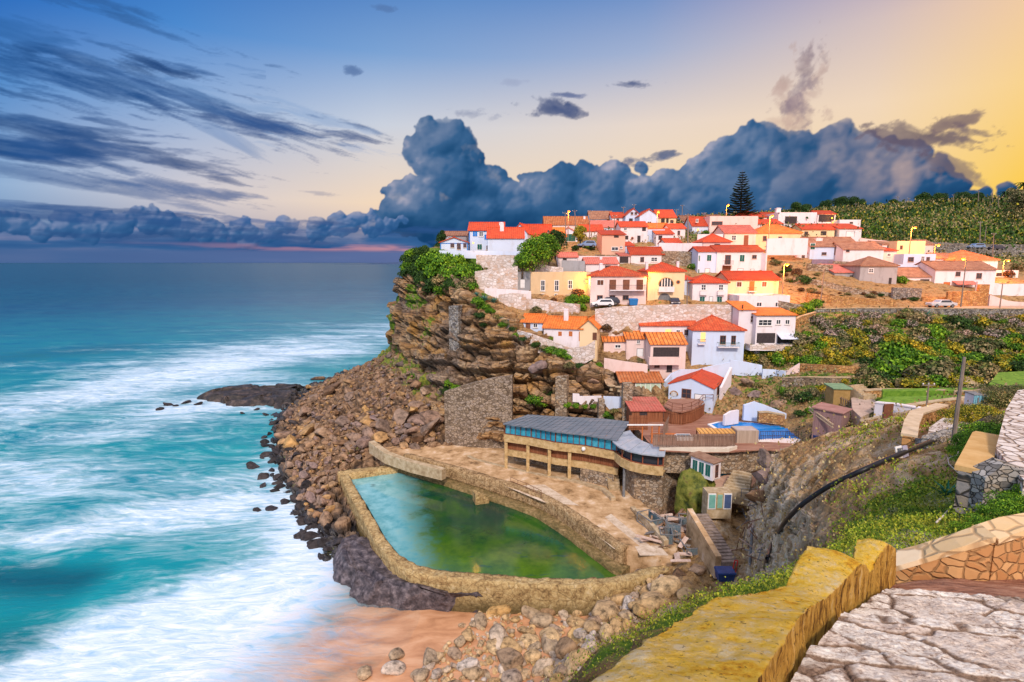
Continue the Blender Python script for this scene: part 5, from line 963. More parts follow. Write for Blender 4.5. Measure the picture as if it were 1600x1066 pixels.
def dense_ribbon(name, pts, z0, z1, th, m, label, cat, du=.5, nz=5, nt_=4, amp=.18, freq=.8, group=None, parent=None):
    """rough masonry band: plan polyline resampled, closed tube of quads"""
    Q = [Vector(p[:2]) for p in pts]; out = []; zz0 = z0 if isinstance(z0, list) else [z0]*len(Q); zz1 = z1 if isinstance(z1, list) else [z1]*len(Q); tt = th if isinstance(th, list) else [th]*len(Q)
    for i in range(len(Q)-1):
        L = (Q[i+1]-Q[i]).length; n = max(1, int(L/du))
        for k in range(n): t = k/n; out.append((Q[i].lerp(Q[i+1], t), zz0[i]*(1-t)+zz0[i+1]*t, zz1[i]*(1-t)+zz1[i+1]*t, tt[i]*(1-t)+tt[i+1]*t))
    out.append((Q[-1], zz0[-1], zz1[-1], tt[-1])); V = []; N_ = len(out)
    for i, (p, a, b, t) in enumerate(out):
        d = (out[min(N_-1, i+1)][0]-out[max(0, i-1)][0]).normalized(); nn = Vector((-d.y, d.x)); ring = []
        for k in range(nz): ring.append((p.x, p.y, a+(b-a)*k/nz))
        for k in range(nt_): q = p+nn*t*k/nt_; ring.append((q.x, q.y, b))
        q = p+nn*t
        for k in range(nz): ring.append((q.x, q.y, b+(a-b)*k/nz))
        for k in range(nt_): q2 = p+nn*t*(1-k/nt_); ring.append((q2.x, q2.y, a))
        V += ring
    k = 2*nz+2*nt_; V = np.array(V); Fc = []
    for i in range(N_-1):
        for j in range(k): q = (j+1) % k; Fc.append((i*k+j, (i+1)*k+j, (i+1)*k+q, i*k+q))
    V = V+(np.stack([fbm(V*freq, 3, s) for s in (211, 212, 213)], -1)-.5)*amp*2
    o0 = np.array([V[0, 0], V[0, 1], V[:, 2].min()]); o = np_obj(name, V-o0, Fc, m, parent, smooth=True)
    bm = bmesh.new(); bm.from_mesh(o.data); bm.verts.ensure_lookup_table(); bm.faces.new([bm.verts[j] for j in range(k)]); bm.faces.new([bm.verts[(N_-1)*k+j] for j in range(k)][::-1]); bmesh.ops.recalc_face_normals(bm, faces=bm.faces); bm.to_mesh(o.data); bm.free()
    o.location = o0
    return tag(o, label, cat, group)
WZ = 2.5
# inner water edge (sea side), going from far left corner round the front to the right tip
inner = [PZ(544, 742, 3.4), PZ(570, 788, 3.4), PZ(598, 836, 3.4), PZ(622, 868, 3.4), PZ(652, 886, 3.4), PZ(700, 893, 3.4), PZ(770, 900, 3.4), PZ(850, 905, 3.4), PZ(905, 906, 3.4), PZ(960, 905, 3.3), PZ(1000, 893, 3.3), PZ(1046, 880, 3.5)]
dense_ribbon('pool_sea_wall', [tuple(p) for p in inner][::-1], -1.2, 3.5, [1.1, 1.1, 1.1, 1.15, 1.15, 1.15, 1.15, 1.15, 1.1, 1.1, 1.1, 1.1], PWALL, 'broad curved yellowish wall holding the tidal pool against the sea', 'pool wall', du=.3, nz=9, nt_=5, amp=.2, freq=1.2)
dense_ribbon('pool_end_wall', [tuple(PZ(528, 744, 3.3)), tuple(PZ(620, 731, 3.3)), tuple(PZ(640, 722, 3.6))], -1, 3.4, 1.5, PWALL, 'short straight wall closing the far left end of the tidal pool', 'pool wall', amp=.2)
wat = [(540, 738), (575, 792), (603, 842), (628, 872), (655, 888), (700, 897), (780, 905), (900, 912), (962, 908), (975, 890), (900, 842), (830, 797), (760, 770), (700, 752), (625, 730)]
def poolmat():
    m, nt, bs = newmat('green pool water'); pos = nt.n('ShaderNodeNewGeometry').outputs['Position']; n = nt.noise(pos, .13, 6, .6, .6); n2 = nt.noise(pos, .6, 5, .65)
    cA = PZ(700, 745, WZ); s = nt.n('ShaderNodeSeparateXYZ', {0: pos})
    c = nt.ramp(nt.math('ADD', nt.math('MULTIPLY', n, .8), nt.math('MULTIPLY', n2, .2)), [(.3, (.003, .022, .02)), (.45, (.006, .05, .024)), (.6, (.03, .10, .012)), (.75, (.07, .15, .012))])
    # shallow brighter floor toward the sea wall, sandy pale floor at the left end
    A, B = PZ(640, 870, WZ), PZ(960, 905, WZ); d = (B-A).normalized(); nx, ny = -d.y, d.x
    dist = nt.math('ADD', nt.math('MULTIPLY', nt.math('SUBTRACT', s.outputs[0], A.x), nx), nt.math('MULTIPLY', nt.math('SUBTRACT', s.outputs[1], A.y), ny))
    c = nt.mix(nt.mapr(nt.math('ADD', dist, nt.math('MULTIPLY', nt.math('SUBTRACT', n, .5), 14)), -1, 9, .75, 0, True), c, nt.ramp(n2, [(.3, (.03, .09, .006)), (.75, (.14, .24, .015))]))
    C, D_ = PZ(640, 735, WZ), PZ(672, 895, WZ); d = (D_-C).normalized(); nx, ny = -d.y, d.x
    ds_ = nt.math('ADD', nt.math('MULTIPLY', nt.math('SUBTRACT', s.outputs[0], C.x), nx), nt.math('MULTIPLY', nt.math('SUBTRACT', s.outputs[1], C.y), ny))
    sgn = 1 if ((PZ(560, 760, WZ).x-C.x)*nx+(PZ(560, 760, WZ).y-C.y)*ny) > 0 else -1
    c = nt.mix(nt.mapr(nt.math('ADD', nt.math('MULTIPLY', ds_, -sgn), nt.math('MULTIPLY', nt.math('SUBTRACT', n2, .5), 6)), -3.4, 2.2, 1, 0, True), c, nt.ramp(n2, [(.35, (.10, .33, .36)), (.65, (.26, .52, .55)), (.8, (.45, .66, .68))]))
    v = nt.noise(nt.mapping(pos, (.5, 1.2, 1)), .9, 3, .5); dark = nt.math('MULTIPLY', nt.mapr(v, .66, .74), .55); c = nt.mix(dark, c, (.005, .05, .07))
    setin(nt, bs, Base_Color=c, Roughness=.07, Specular_IOR_Level=.5); bump(nt, bs, nt.noise(pos, 1.6, 5, .65), .12, .05); return m
poly('pool_water', wat, WZ, poolmat(), 2.5, kind='structure')
# inner (land side) ledge and retaining wall
led = [(622, 734), (700, 757), (758, 776), (800, 790), (838, 805), (880, 832), (920, 862), (955, 890), (972, 897)]
dense_ribbon('pool_ledge', [tuple(PZ(u, v, 2.9)) for u, v in led], -.5, 3.0, 1.6, roughmat('ledge concrete', [(.05, .05, .015), (.22, .15, .06), (.42, .28, .14)], (.05, .07, .012)), 'narrow mossy walkway along the landward edge of the tidal pool', 'walkway', amp=.12)
w2_ = [PZ(u, v, 2.9)+Vector((.5, 1.6, 0)) for u, v in led]
dense_ribbon('pool_retaining_wall', [tuple(p) for p in w2_], 2., TZ+.35, .9, roughmat('terrace wall stone', [(.07, .04, .02), (.25, .15, .07), (.5, .33, .17), (.6, .46, .3)], (.07, .07, .02), 1.2), 'rough stone wall between pool walkway and sun terrace', 'wall', amp=.15)
terr = [tuple(p+Vector((.3, .5, 0)))[:2] for p in w2_]
back = [PZ(1050, 874, TZ), PZ(1062, 850, TZ), PZ(1035, 815, TZ), PZ(1000, 782, TZ), PZ(985, 730, TZ), (16, 86, 0), (0, 88, 0), (-10, 90, 0), PZ(640, 690, TZ), PZ(585, 690, TZ), PZ(600, 712, TZ)]
poly('sun_terrace', terr+[tuple(p)[:2] for p in back], TZ, TERR, 5, kind='structure', raw=True)
# second, slightly higher terrace strip along the restaurant with low kerb walls
pwall('terrace_kerb', 'rough kerb wall stepping down beside the restaurant front', [(700, 700, 706, 82.6), (740, 718, 724, 76.5), (790, 731, 738, 73.3), (840, 742, 749, 70.6), (900, 752, 760, 68), (940, 764, 772, 65.4), (955, 778, 786, 62.6)], .6, CONC, group='kerbs and steps of the sun terrace')
pwall('terrace_kerb', 'long sloping stone kerb from the cliff foot to the tidal pool corner', [(576, 690, 700, 79.5), (600, 708, 716, 75.6), (640, 722, 730, 72.4), (690, 735, 742, 69.6)], .9, CONC, group='kerbs and steps of the sun terrace')
for k, (u, v) in enumerate([(985, 795), (992, 803), (999, 811)]):
    a = PZ(u, v, TZ+.1); b = PZ(u+38, v+46, TZ+.1); d = (b-a).normalized(); n = Vector((-d.y, d.x, 0))*.5
    tag(MB().hexa([a, b, b+n, a+n], [a+Vector((0, 0, .28+.28*k)), b+Vector((0, 0, .28+.28*k)), b+n+Vector((0, 0, .28+.28*k)), a+n+Vector((0, 0, .28+.28*k))]).build('terrace_step', CONC), ['lowest of three long concrete steps at the right end of the sun terrace', 'middle of three long concrete steps at the right end of the sun terrace', 'highest of three long concrete steps at the right end of the sun terrace'][k], 'step', 'kerbs and steps of the sun terrace')
# pale paving stripes laid into the terrace
for k, (a, b, c, d_) in enumerate([((905, 815), (960, 858), (968, 852), (914, 811)), ((945, 808), (1010, 862), (1020, 856), (955, 803)), ((1000, 868), (1045, 868), (1030, 852), (992, 854)), ((790, 760), (850, 785), (905, 790), (850, 757))]):
    poly('terrace_paving', [a, b, c, d_], TZ+.012+.006*k, simple('pale paving %d' % k, [(.4, .27, .17), (.6, .46, .34), (.76, .64, .52)], 1.5, world=True, detail=9), .01, kind='structure')
# hand rail on the terrace edge
def railing(name, label, marks, h=1., m=None, every=1, group=None, bars=False):
    pts = [PZ(u, v, z) for u, v, z in marks]; o = pts[0].copy(); e = empty(name, o, 0, label, 'railing', group); f = MB(); q = MB()
    for i, p in enumerate(pts): q.bar(p-o, p-o+Vector((0, 0, h)), .06)
    for a, b in zip(pts[:-1], pts[1:]):
        for hh in (h, h*.5): f.bar(a-o+Vector((0, 0, hh)), b-o+Vector((0, 0, hh)), .05)
        if bars:
            n = int((b-a).length/.22)
            for k in range(1, n): c = a.lerp(b, k/n)-o; q.bar(c, c+Vector((0, 0, h)), .03)
    q.build('posts', m or BROWNW, e); f.build('rails', m or BROWNW, e); return e
RUST = simple('rusty iron', [(.12, .05, .03), (.28, .14, .08)], 4)
railing('hand_rail', 'rusty hand rail along the edge of the sun terrace above the pool', [(798, 757, TZ), (809, 762, TZ), (822, 767, TZ), (834, 773, TZ), (846, 779, TZ)], 1., RUST)
# pool steps jutting from the wall
o_ = PZ(752, 778, 2.9); e = empty('pool_steps', o_, .3, 'small stone block with steps jutting into the tidal pool', 'steps'); m = MB()
for i in range(4): m.box(-1+i*.45, -1.0, -1, -1+(i+1)*.45-.01, .6, .9-.3*i)
roughen(m.build('step_block', PWALL, e), .05, 1.)
o_ = PZ(848, 789, 2.9); e = empty('pool_steps', o_, -.5, 'little staircase set in the stone wall under the hand rail', 'steps'); m = MB()
for i in range(5): m.box(-1+i*.4, -.2, -.3, -1+(i+1)*.4-.01, .8, 1.5-.3*i)
m.build('step_block', CONC, e)
# ---- dark lava-like rock shelf in front of the pool
sh = [(558, 838), (530, 850), (518, 880), (516, 900), (545, 915), (540, 930), (570, 943), (600, 940), (625, 948), (680, 950), (740, 952), (765, 945), (770, 925), (720, 905), (650, 890), (600, 850)]
ctr = PZ(640, 915, .6); shp = [PZ(u, v, .35) for u, v in sh]; ringsN = 14; V = []; Fc = []; nS = 96
cu = [shp[i].lerp(shp[(i+1) % len(shp)], t) for i in range(len(shp)) for t in (0, .17, .34, .5, .67, .84)]; nS = len(cu); spine = [PZ(u, v, 2.2) for u, v in [(548, 850), (568, 880), (600, 905), (650, 918), (700, 926), (748, 932)]]
for p in cu:
    c = min(spine, key=lambda s_: (s_-p).length)
    for k in range(ringsN): t = k/(ringsN-1); q = p.lerp(c, t); V.append((q.x, q.y, -.8+3.0*min(1, t*1.8)**.6+.2*t if t > 0 else -1.2))
for i in range(nS):
    j = (i+1) % nS
    for k in range(ringsN-1): Fc.append((i*ringsN+k, j*ringsN+k, j*ringsN+k+1, i*ringsN+k+1))
V = np.array(V, dtype=float); f1, f2_, _ = worley(V*.9, 231); V[:, 2] += (fbm(V*.5, 3, 232)-.5)*.9-np.clip(1-(f2_-f1)/.2, 0, 1)*.4+(fbm(V*2.5, 3, 235)-.5)*.3; V[:, :2] += (np.stack([fbm(V*.8, 3, 233), fbm(V*.8, 3, 234)], -1)-.5)*.9
BASALT = simple('dark pitted shelf rock', [(.012, .011, .015), (.10, .08, .09), (.28, .23, .24)], 1.6, .5, 1., .2, world=True, detail=9)
tag(np_obj('rock_shelf', V-np.array(ctr), Fc, BASALT), 'dark purple grey pitted rock shelf hugging the front of the tidal pool', 'rock shelf').location = ctr
# ---- restaurant
RZ0 = 4.4; o_ = Vector((0, 72, RZ0)); RE = empty('cliff_restaurant', o_, 0, 'long curved restaurant on stone pillars with glass front above the tidal pool', 'restaurant')
def L_(p): return Vector((p.x-o_.x, p.y-o_.y))
fr = [L_(PZ(789, 662, 10.75)), L_(PZ(830, 668, 10.7)), L_(PZ(868, 675, 10.7)), L_(PZ(915, 680, 10.7)), L_(PZ(966, 689, 10.7))]
RF = simple('grey metal roof', [(.07, .09, .12), (.14, .17, .21), (.26, .24, .26)], 1.2, .45, .2, stretch=(.3, 3, 1)); WOODS = simple('brown slat wood', [(.14, .045, .02), (.26, .09, .04), (.36, .16, .08)], 1., stretch=(7, 7, .3)); OCH = simple('ochre concrete', [(.3, .19, .08), (.52, .35, .16), (.62, .45, .25)], 2, bmp=.6, bdist=.05)
def off(pl, d):
    r_ = []
    for i, p in enumerate(pl):
        t = (pl[min(len(pl)-1, i+1)]-pl[max(0, i-1)]).normalized(); r_.append(p+Vector((-t.y, t.x))*d)
    return r_
def rib(name, pl, z0, z1, th, m, d=0, par=None): 
    q = off(pl, d) if d else pl; return MB().ribbon([tuple(p) for p in q], z0-RZ0, z1-RZ0, th).build(name, m, par or RE)
bk = [L_(PZ(826, 648, 11.4)), L_(PZ(860, 650, 11.4)), L_(PZ(900, 652, 11.4)), L_(PZ(940, 654, 11.4)), L_(PZ(985, 659, 11.4))]
m = MB(); fo_ = off(fr, -.5)
for i in range(4): m.hexa([(*fo_[i], 6.35), (*fo_[i+1], 6.35), (*bk[i+1], 6.85), (*bk[i], 6.85)], [(*fo_[i], 6.5), (*fo_[i+1], 6.5), (*bk[i+1], 7.0), (*bk[i], 7.0)])
ro = m.build('roof', RF, RE)
m = MB()
for i in range(4):
    for k in range(5):
        t = k/5; a = fo_[i].lerp(fo_[i+1], t); b = bk[i].lerp(bk[i+1], t); m.bar((a.x, a.y, 6.53), (b.x, b.y, 7.03), .05, .05)
m.bar((*fo_[0], 6.4), (*fo_[1], 6.4), .12); 
m.build('seams', RF, ro)
GT = simple('blue reflecting glass', [(.01, .16, .3), (.03, .3, .46), (.12, .45, .58)], .8, .08, 0, spec=.8); 
rib('window_glass', fr, 9.3, 10.7, .04, GT, .12)
m = MB(); rg = random.Random(3)
for i in range(4):
    for k in range(5):
        p = fr[i].lerp(fr[i+1], k/5); m.bar((*p, 9.25-RZ0), (*p, 10.8-RZ0), .14 if k == 0 else .08)
m.bar((*fr[-1], 9.25-RZ0), (*fr[-1], 10.8-RZ0), .14)
for a, b in zip(fr[:-1], fr[1:]): m.bar((*a, 9.3-RZ0), (*b, 9.3-RZ0), .1); m.bar((*a, 10.76-RZ0), (*b, 10.76-RZ0), .12)
m.build('window_frame', simple('dark red frames', [(.1, .02, .015), (.2, .05, .03)], 3), RE)
rib('balcony_band', fr, 8.25, 9.25, .3, OCH, -.35)
rib('floor_slab', fr, 8.26, 8.45, 6., OCH, -.02)
rib('wood_cladding', fr, 6.95, 8.24, .2, WOODS, .5)
m = MB()
for i in range(4):
    for k in range(16): p = off(fr, .45)[i].lerp(off(fr, .45)[i+1], k/16); m.bar((*p, 6.97-RZ0), (*p, 8.22-RZ0), .06)
m.build('wood_slats', WOODS, RE)
rib('lower_band', fr, 6.1, 6.94, .35, OCH, .1)
m = MB()
for t in (0.01, .22, .44, .62): 
    i = min(3, int(t*4)); p = fr[i].lerp(fr[i+1], t*4-i); o = MB().bar((*p, -.6), (*p, 8.24-RZ0), .42, .42).build('pillar', OCH, RE)
rib('back_wall', fr, 4., 10.6, .4, STONE, 3.)
i3 = [fr[3].lerp(fr[4], -.15), fr[3].lerp(fr[4], .9)]; rib('stone_base', i3, 3.8, 6.09, .4, STONE, .05)
MB().ball((*(fr[3]+Vector((-.3, -.5))), 4.6), .28, 10, 6).build('lamp', FRAME, RE)
# right wing
wg = [L_(PZ(960, 695, 9.6)), L_(PZ(963, 703, 9.6)), L_(PZ(972, 711, 9.6)), L_(PZ(986, 717, 9.6)), L_(PZ(1004, 721, 9.6)), L_(PZ(1028, 724, 9.6)), L_(PZ(1036, 724, 9.6))]
rib('wing_band', wg, 8.15, 9.25, .3, OCH, -.2); 
m = MB().prism([tuple(p) for p in wg]+[tuple(L_(PZ(1060, 690, 9.6))), tuple(L_(PZ(985, 680, 9.6)))], 8.1-RZ0, 8.3-RZ0); m.build('wing_floor', OCH, RE)
rib('wing_glass', wg, 9.3, 10.55, .04, GLASS, .25)
m = MB()
for i, p in enumerate(wg): m.bar((*p, 9.2-RZ0), (*p, 10.7-RZ0), .12)
for a, b in zip(wg[:-1], wg[1:]): m.bar((*a, 9.3-RZ0), (*b, 9.3-RZ0), .1); m.bar((*a, 10.6-RZ0), (*b, 10.6-RZ0), .12)
m.build('wing_frame', simple('rust red posts', [(.2, .05, .03), (.32, .1, .05)], 3), RE)
wo = off(wg, -.5); inn = [L_(PZ(u, v, 11.1)) for u, v in [(985, 673), (988, 677), (994, 683), (1004, 689), (1016, 694), (1030, 697), (1040, 697)]]; m = MB()
for i in range(6): m.hexa([(*wo[i], 6.15), (*wo[i+1], 6.15), (*inn[i+1], 6.55), (*inn[i], 6.55)], [(*wo[i], 6.3), (*wo[i+1], 6.3), (*inn[i+1], 6.7), (*inn[i], 6.7)])
for i in range(7): m.bar((*wo[i], 6.33), (*inn[i], 6.73), .08, .08)
m.build('wing_roof', simple('pale metal roof', [(.2, .24, .3), (.34, .38, .45), (.42, .42, .46)], 1, .4, .1), RE)
sb = [L_(PZ(975, 765, 5)), L_(PZ(1010, 742, 7)), L_(PZ(1040, 738, 7.6)), L_(PZ(1076, 730, 8))]; sb = [L_(PZ(970, 725, 8.2))+Vector((.5, .9)), L_(PZ(988, 733, 8.2)), L_(PZ(1010, 737, 8.2)), L_(PZ(1040, 738, 8.2)), L_(PZ(1078, 722, 8.2))]
rib('stone_wall', sb, 2.5, 8.14, .5, STONE, .45)
wp = L_(PZ(976, 730, 8.1)); MB().tube([(*wp, -.6), (*wp, 3.7)], .18, 8).build('steel_post', GREYM, RE)
m = MB()
for i in range(12): a = L_(PZ(956, 766, 4.4)); m.box(a.x-.4+i*.0, a.y+i*.32, -.5, a.x+1.1, a.y+i*.32+.31, .2+i*.3)
m.build('stairs', CONC, RE)
# white window strip & cream cornice right of the wing
ws = [L_(PZ(1034, 722, 9.2)), L_(PZ(1078, 720, 9.2)), L_(PZ(1096, 716, 9.2))]
rib('strip_wall', ws, 8.2, 10.9, .3, TW, .1); rib('strip_windows', [ws[0].lerp(ws[1], .05), ws[0].lerp(ws[1], .95)], 9.0, 10.1, .1, GT, .03)
m = MB()
for k in range(7): p = ws[0].lerp(ws[1], .05+.15*k); m.bar((*p, 8.98-RZ0), (*p, 10.12-RZ0), .09)
m.build('strip_frame', FRAME, RE)
DKZ = 10.95
cn_ = [L_(PZ(1030, 703, 10.9)), L_(PZ(1080, 706, 10.9)), L_(PZ(1138, 706, 10.9)), L_(PZ(1150, 702, 10.9))]
rib('cornice', cn_, 10.9, 11.35, .6, simple('cream cornice', [(.6, .5, .4), (.75, .66, .56)], 1), -.15)
# timber terrace decks (ground level of the upper terraces)
DECK = simple('brown deck boards', [(.16, .06, .035), (.32, .15, .1), (.42, .24, .17)], .8, bmp=.2, world=True, stretch=(.5, 5, 1))
poly('restaurant_terrace', [(1012, 690), (1030, 704), (1080, 706), (1138, 706), (1190, 702), (1250, 706), (1266, 690), (1290, 678), (1278, 660), (1240, 648), (1160, 640), (1100, 640), (1040, 640), (985, 655)], DKZ, DECK, .15, kind='structure')
poly('restaurant_terrace', [(1014, 690), (1031, 703), (1080, 705), (1137, 705), (1189, 701), (1249, 705), (1265, 690), (1288, 678), (1276, 660), (1240, 649), (1160, 641), (1100, 641), (1040, 641), (987, 655)], DKZ-.155, STONE, 2.8, kind='structure')
MB_ = MB()
def fence(name, label, marks, h, m, gap=.16, w=.12, cat='fence', group=None, rail=True):
    pts = [PZ(u, v, z) for u, v, z in marks]; o = pts[0].copy(); e = empty(name, o, 0, label, cat, group); s = MB(); r_ = MB()
    for a, b in zip(pts[:-1], pts[1:]):
        n = max(1, int((b-a).length/gap)); d = (b-a).normalized()
        for k in range(n): c = a.lerp(b, (k+.5)/n)-o; s.bar(c, c+Vector((0, 0, h)), w, .03, up=(-d.y, d.x, 0))
        for zz in (h*.15, h*.85): r_.bar(a-o+Vector((d.y*.05, -d.x*.05, zz))*1, b-o+Vector((d.y*.05, -d.x*.05, zz)), .06)
    s.build('slats', m, e)
    if rail: r_.build('rails', m, e)
    return e
FWOOD = simple('weathered fence wood', [(.12, .07, .05), (.24, .15, .11), (.36, .25, .19)], 1.2, stretch=(6, 6, .4))
FG = 'timber fences and screens above the restaurant'
fence('slat_fence', 'long grey brown slat fence along the restaurant terrace', [(1020, 698, 11.35), (1045, 699, 11.35), (1080, 698.5, 11.35), (1120, 698, 11.35), (1149, 697, 11.35)], 1.55, FWOOD, group=FG)
fence('deck_screen', 'curved brown timber skirt under the round deck', [(1037, 659, DKZ), (1050, 663, DKZ), (1066, 664, DKZ), (1080, 661, DKZ), (1092, 655, DKZ), (1100, 648, DKZ)], 1.75, WOODS, .2, .18, group=FG)
dk = [(1037, 634), (1050, 641), (1066, 643), (1080, 640), (1092, 634), (1100, 627), (1085, 622), (1045, 624)]
poly('round_deck', dk, DKZ+2, DECK, .2, 'round reddish timber deck in front of the red gabled house', 'deck')
railing('deck_railing', 'dark post railing around the round timber deck', [(1037, 634, DKZ+2), (1050, 641, DKZ+2), (1066, 643, DKZ+2), (1080, 640, DKZ+2), (1092, 634, DKZ+2), (1098, 627, DKZ+2), (1114, 627, DKZ+2)], 1.0, BROWNW)
house('ra', 'red tiled hut roof between the pillar and the round deck', 987, 1036, 655, 642, 624, 'shed', 'p', WOODS, [(1000, 643, 1010, 652, 'd')], D=5, Y=73.5, name='tiled_hut', cat='hut')
# pergola
o_ = PZ(990, 690, DKZ-.3); PE = empty('pergola', o_, 0, 'orange and white timber pergola over the restaurant terrace', 'pergola'); q = MB(); r_ = MB()
pc = [PZ(983, 652, DKZ+1.9)-o_, PZ(1036, 654, DKZ+1.9)-o_, PZ(1001, 676, DKZ+1.7)-o_, PZ(1030, 676, DKZ+1.7)-o_]
for p in (PZ(1003, 690, DKZ), PZ(1018, 692, DKZ), PZ(1029, 690, DKZ)): q.bar(p-o_, p-o_+Vector((0, 0, 2.1)), .14)
q.bar(PZ(1003, 690, DKZ)-o_+Vector((0, 0, 2.1)), PZ(1029, 690, DKZ)-o_+Vector((0, 0, 2.1)), .14)
q.build('posts', REDW, PE); r_.bar(PZ(980, 664, DKZ+2.2)-o_, PZ(1036, 664, DKZ+2.2)-o_, .14)
for t in (.3, .55, .95): a = PZ(980, 664, DKZ+2.2).lerp(PZ(1036, 664, DKZ+2.2), t)-o_; b = PZ(1003, 690, DKZ).lerp(PZ(1029, 690, DKZ), t)-o_+Vector((0, 0, 2.15)); r_.bar(a, b, .1)
r_.build('beams', FRAME, PE)
fence('wood_screen', 'dark timber screen wall behind the pergola', [(982, 672, DKZ), (1012, 672, DKZ)], 2., WOODS, .22, .2, group=FG)
fence('wood_screen', 'slanting slat screen right of the pergola posts', [(1036, 690, DKZ), (1044, 672, DKZ)], 2., FWOOD, .25, .1, group=FG)
# small jacuzzi / table and orange bench on the terrace
e = empty('hot_tub', PZ(1068, 686, DKZ), 0, 'small white sunken tub on the restaurant terrace', 'hot tub'); MB().box(-1, -.7, 0, 1, .7, .45).build('tub_rim', FRAME, e); MB().box(-.8, -.5, .452, .8, .5, .47).build('water', GT, e)
e = empty('bench', PZ(1036, 683, DKZ), 0, 'long orange red bench beside the white tub', 'bench'); MB().box(-1.6, -.2, .38, 1.6, .2, .45).build('seat', REDW, e)
for x in (-1.4, 1.4): MB().box(x-.05, -.18, 0, x+.05, .18, .378).build('leg', REDW, e)
# tiled canopy + striped box pavilion + blue pool
e = empty('tiled_canopy', PZ(1118, 690, DKZ), 0, 'ribbed yellow tile canopy behind the slat fence', 'canopy'); o_ = PZ(1118, 690, DKZ); a = [PZ(1084, 668, DKZ+2)-o_, PZ(1150, 672, DKZ+1.8)-o_, PZ(1150, 664, DKZ+2.5)-o_, PZ(1088, 661, DKZ+2.5)-o_]
a = [PZ(1092, 678, DKZ+1.1)-o_, PZ(1149, 678, DKZ+1.1)-o_, PZ(1149, 671, DKZ+1.2)-o_, PZ(1087, 670, DKZ+1.2)-o_]
MB().hexa(a, [p+Vector((0, 0, .12)) for p in a]).build('tile_roof', tiles('yellow ribbed tiles', [(.6, .28, .06), (.8, .42, .12), (.85, .55, .25)], 'x', .5, .9), e); m = MB()
for p in a: MB().bar((p.x*.94, p.y*.94, 0), (p.x*.94, p.y*.94, p.z), .12).build('post', WOODS, e)
house('box', 'square pavilion clad in vertical boards beside the slat fence', 1150, 1184, 704, 674, 668, 'flat', 'm', simple('striped boards', [(.3, .22, .17), (.5, .4, .32)], 1, stretch=(8, 8, .2)), [(1161, 700, 1178, 703, 'd')], D=2, Y=64.5, parapet=.06, name='board_pavilion', cat='pavilion', found=3.5)
SPW = simple('bright blue pool water', [(.0, .16, .55), (.0, .24, .68)], .5, .1, .15, world=True)
pe = empty('swimming_pool', PZ(1190, 675, DKZ), 0, 'bright blue kidney shaped swimming pool with white rim', 'swimming pool'); c_ = PZ(1190, 675, DKZ)
sp_ = [(1112, 663), (1128, 659.5), (1155, 659.5), (1180, 661), (1200, 664.5), (1230, 666), (1258, 667), (1268, 672), (1273, 678), (1262, 682), (1247, 686), (1187, 686), (1160, 680), (1125, 671)]
def loc(pts, z): return [(PZ(u, v, z).x-c_.x, PZ(u, v, z).y-c_.y) for u, v in pts]
w_ = loc(sp_, DKZ+.25); cx_, cy_ = sum(p[0] for p in w_)/len(w_), sum(p[1] for p in w_)/len(w_); rim = [(cx_+(x-cx_)*1.05+math.copysign(.15, x-cx_), cy_+(y-cy_)*1.07+math.copysign(.15, y-cy_)) for x, y in w_]
MB().prism(rim, .005, .2).build('rim', FRAME, pe); MB().prism(w_, .21, .26).build('water', SPW, pe)
pwall('pool_base_wall', 'white wall carrying the front of the blue swimming pool', [(1187, 687, 704, 65.2), (1247, 687, 704, 65.2)], .4, TW, group=GW)
pwall('pool_base_wall', 'brown stone footing under the white swimming pool wall', [(1150, 704, 735, 63.6), (1190, 702, 735, 64), (1248, 702, 735, 64)], .6, STONE, group=GW)
railing('pool_fence', 'dark iron bar fence in front of the blue swimming pool', [(1187, 688, DKZ+.2), (1207, 688, DKZ+.2), (1227, 688, DKZ+.2), (1247, 688, DKZ+.2)], 1.15, DARKW, bars=True)
# cabins
def cabin(name, label, u, v, Y, rot, Wd, D, h, wall, roofm, ov=.2, slope=.25, wins=(), cat='cabin', door=None, found=3):
    p = P(u, v, Y); e = empty(name, p, rot, label, cat); MB().hexa([(0, 0, -found), (Wd, 0, -found), (Wd, D, -found), (0, D, -found)], [(0, 0, h), (Wd, 0, h), (Wd, D, h), (0, D, h)]).build('wall', wall, e)
    z = h+.004; MB().hexa([(-ov, -ov, z), (Wd+ov, -ov, z), (Wd+ov, D+ov, z+slope*.3), (-ov, D+ov, z+slope*.3)], [(-ov, -ov, z+.1), (Wd+ov, -ov, z+.1), (Wd+ov, D+ov, z+slope), (-ov, D+ov, z+slope)]).build('roof', roofm, e)
    for (x0, z0, x1, z1, k) in wins: window(e, x0, z0, x1, z1, k)
    return e
BRF = simple('brown felt roof', [(.2, .1, .06), (.36, .22, .15)], 1.5)
e = cabin('changing_cabin', 'narrow white cabin with turquoise side windows and brown roof on the ravine edge', 1113, 750, 58, .62, 1.5, 2.9, 1.9, TW, BRF, found=.15, wins=[(.45, .1, 1.0, 1.6, 'k')])
q = empty('side_windows', (0, 0, 0), -PI/2); q.parent = e
for x in (-2.6, -1.75, -.9): window(q, x, .25, x+.6, 1.6, 'g')
e = cabin('wooden_shed', 'reddish brown timber shed with flat roof beside the swimming pool', 1314, 668, 60, .72, 2.7, 3.0, 1.6, simple('shed boards', [(.2, .11, .11), (.34, .21, .2)], 1, stretch=(7, 7, .2)), simple('reddish roof felt', [(.28, .13, .11), (.42, .23, .2)], 1))
cabin('garden_hut', 'small ochre garden hut with green roof behind the timber shed', 1302, 624, 68, -.1, 2.0, 2.2, 1.35, simple('ochre boards', [(.28, .17, .05), (.42, .26, .1)], 2), simple('green roof sheet', [(.12, .22, .12), (.22, .34, .2)], 2), cat='hut')
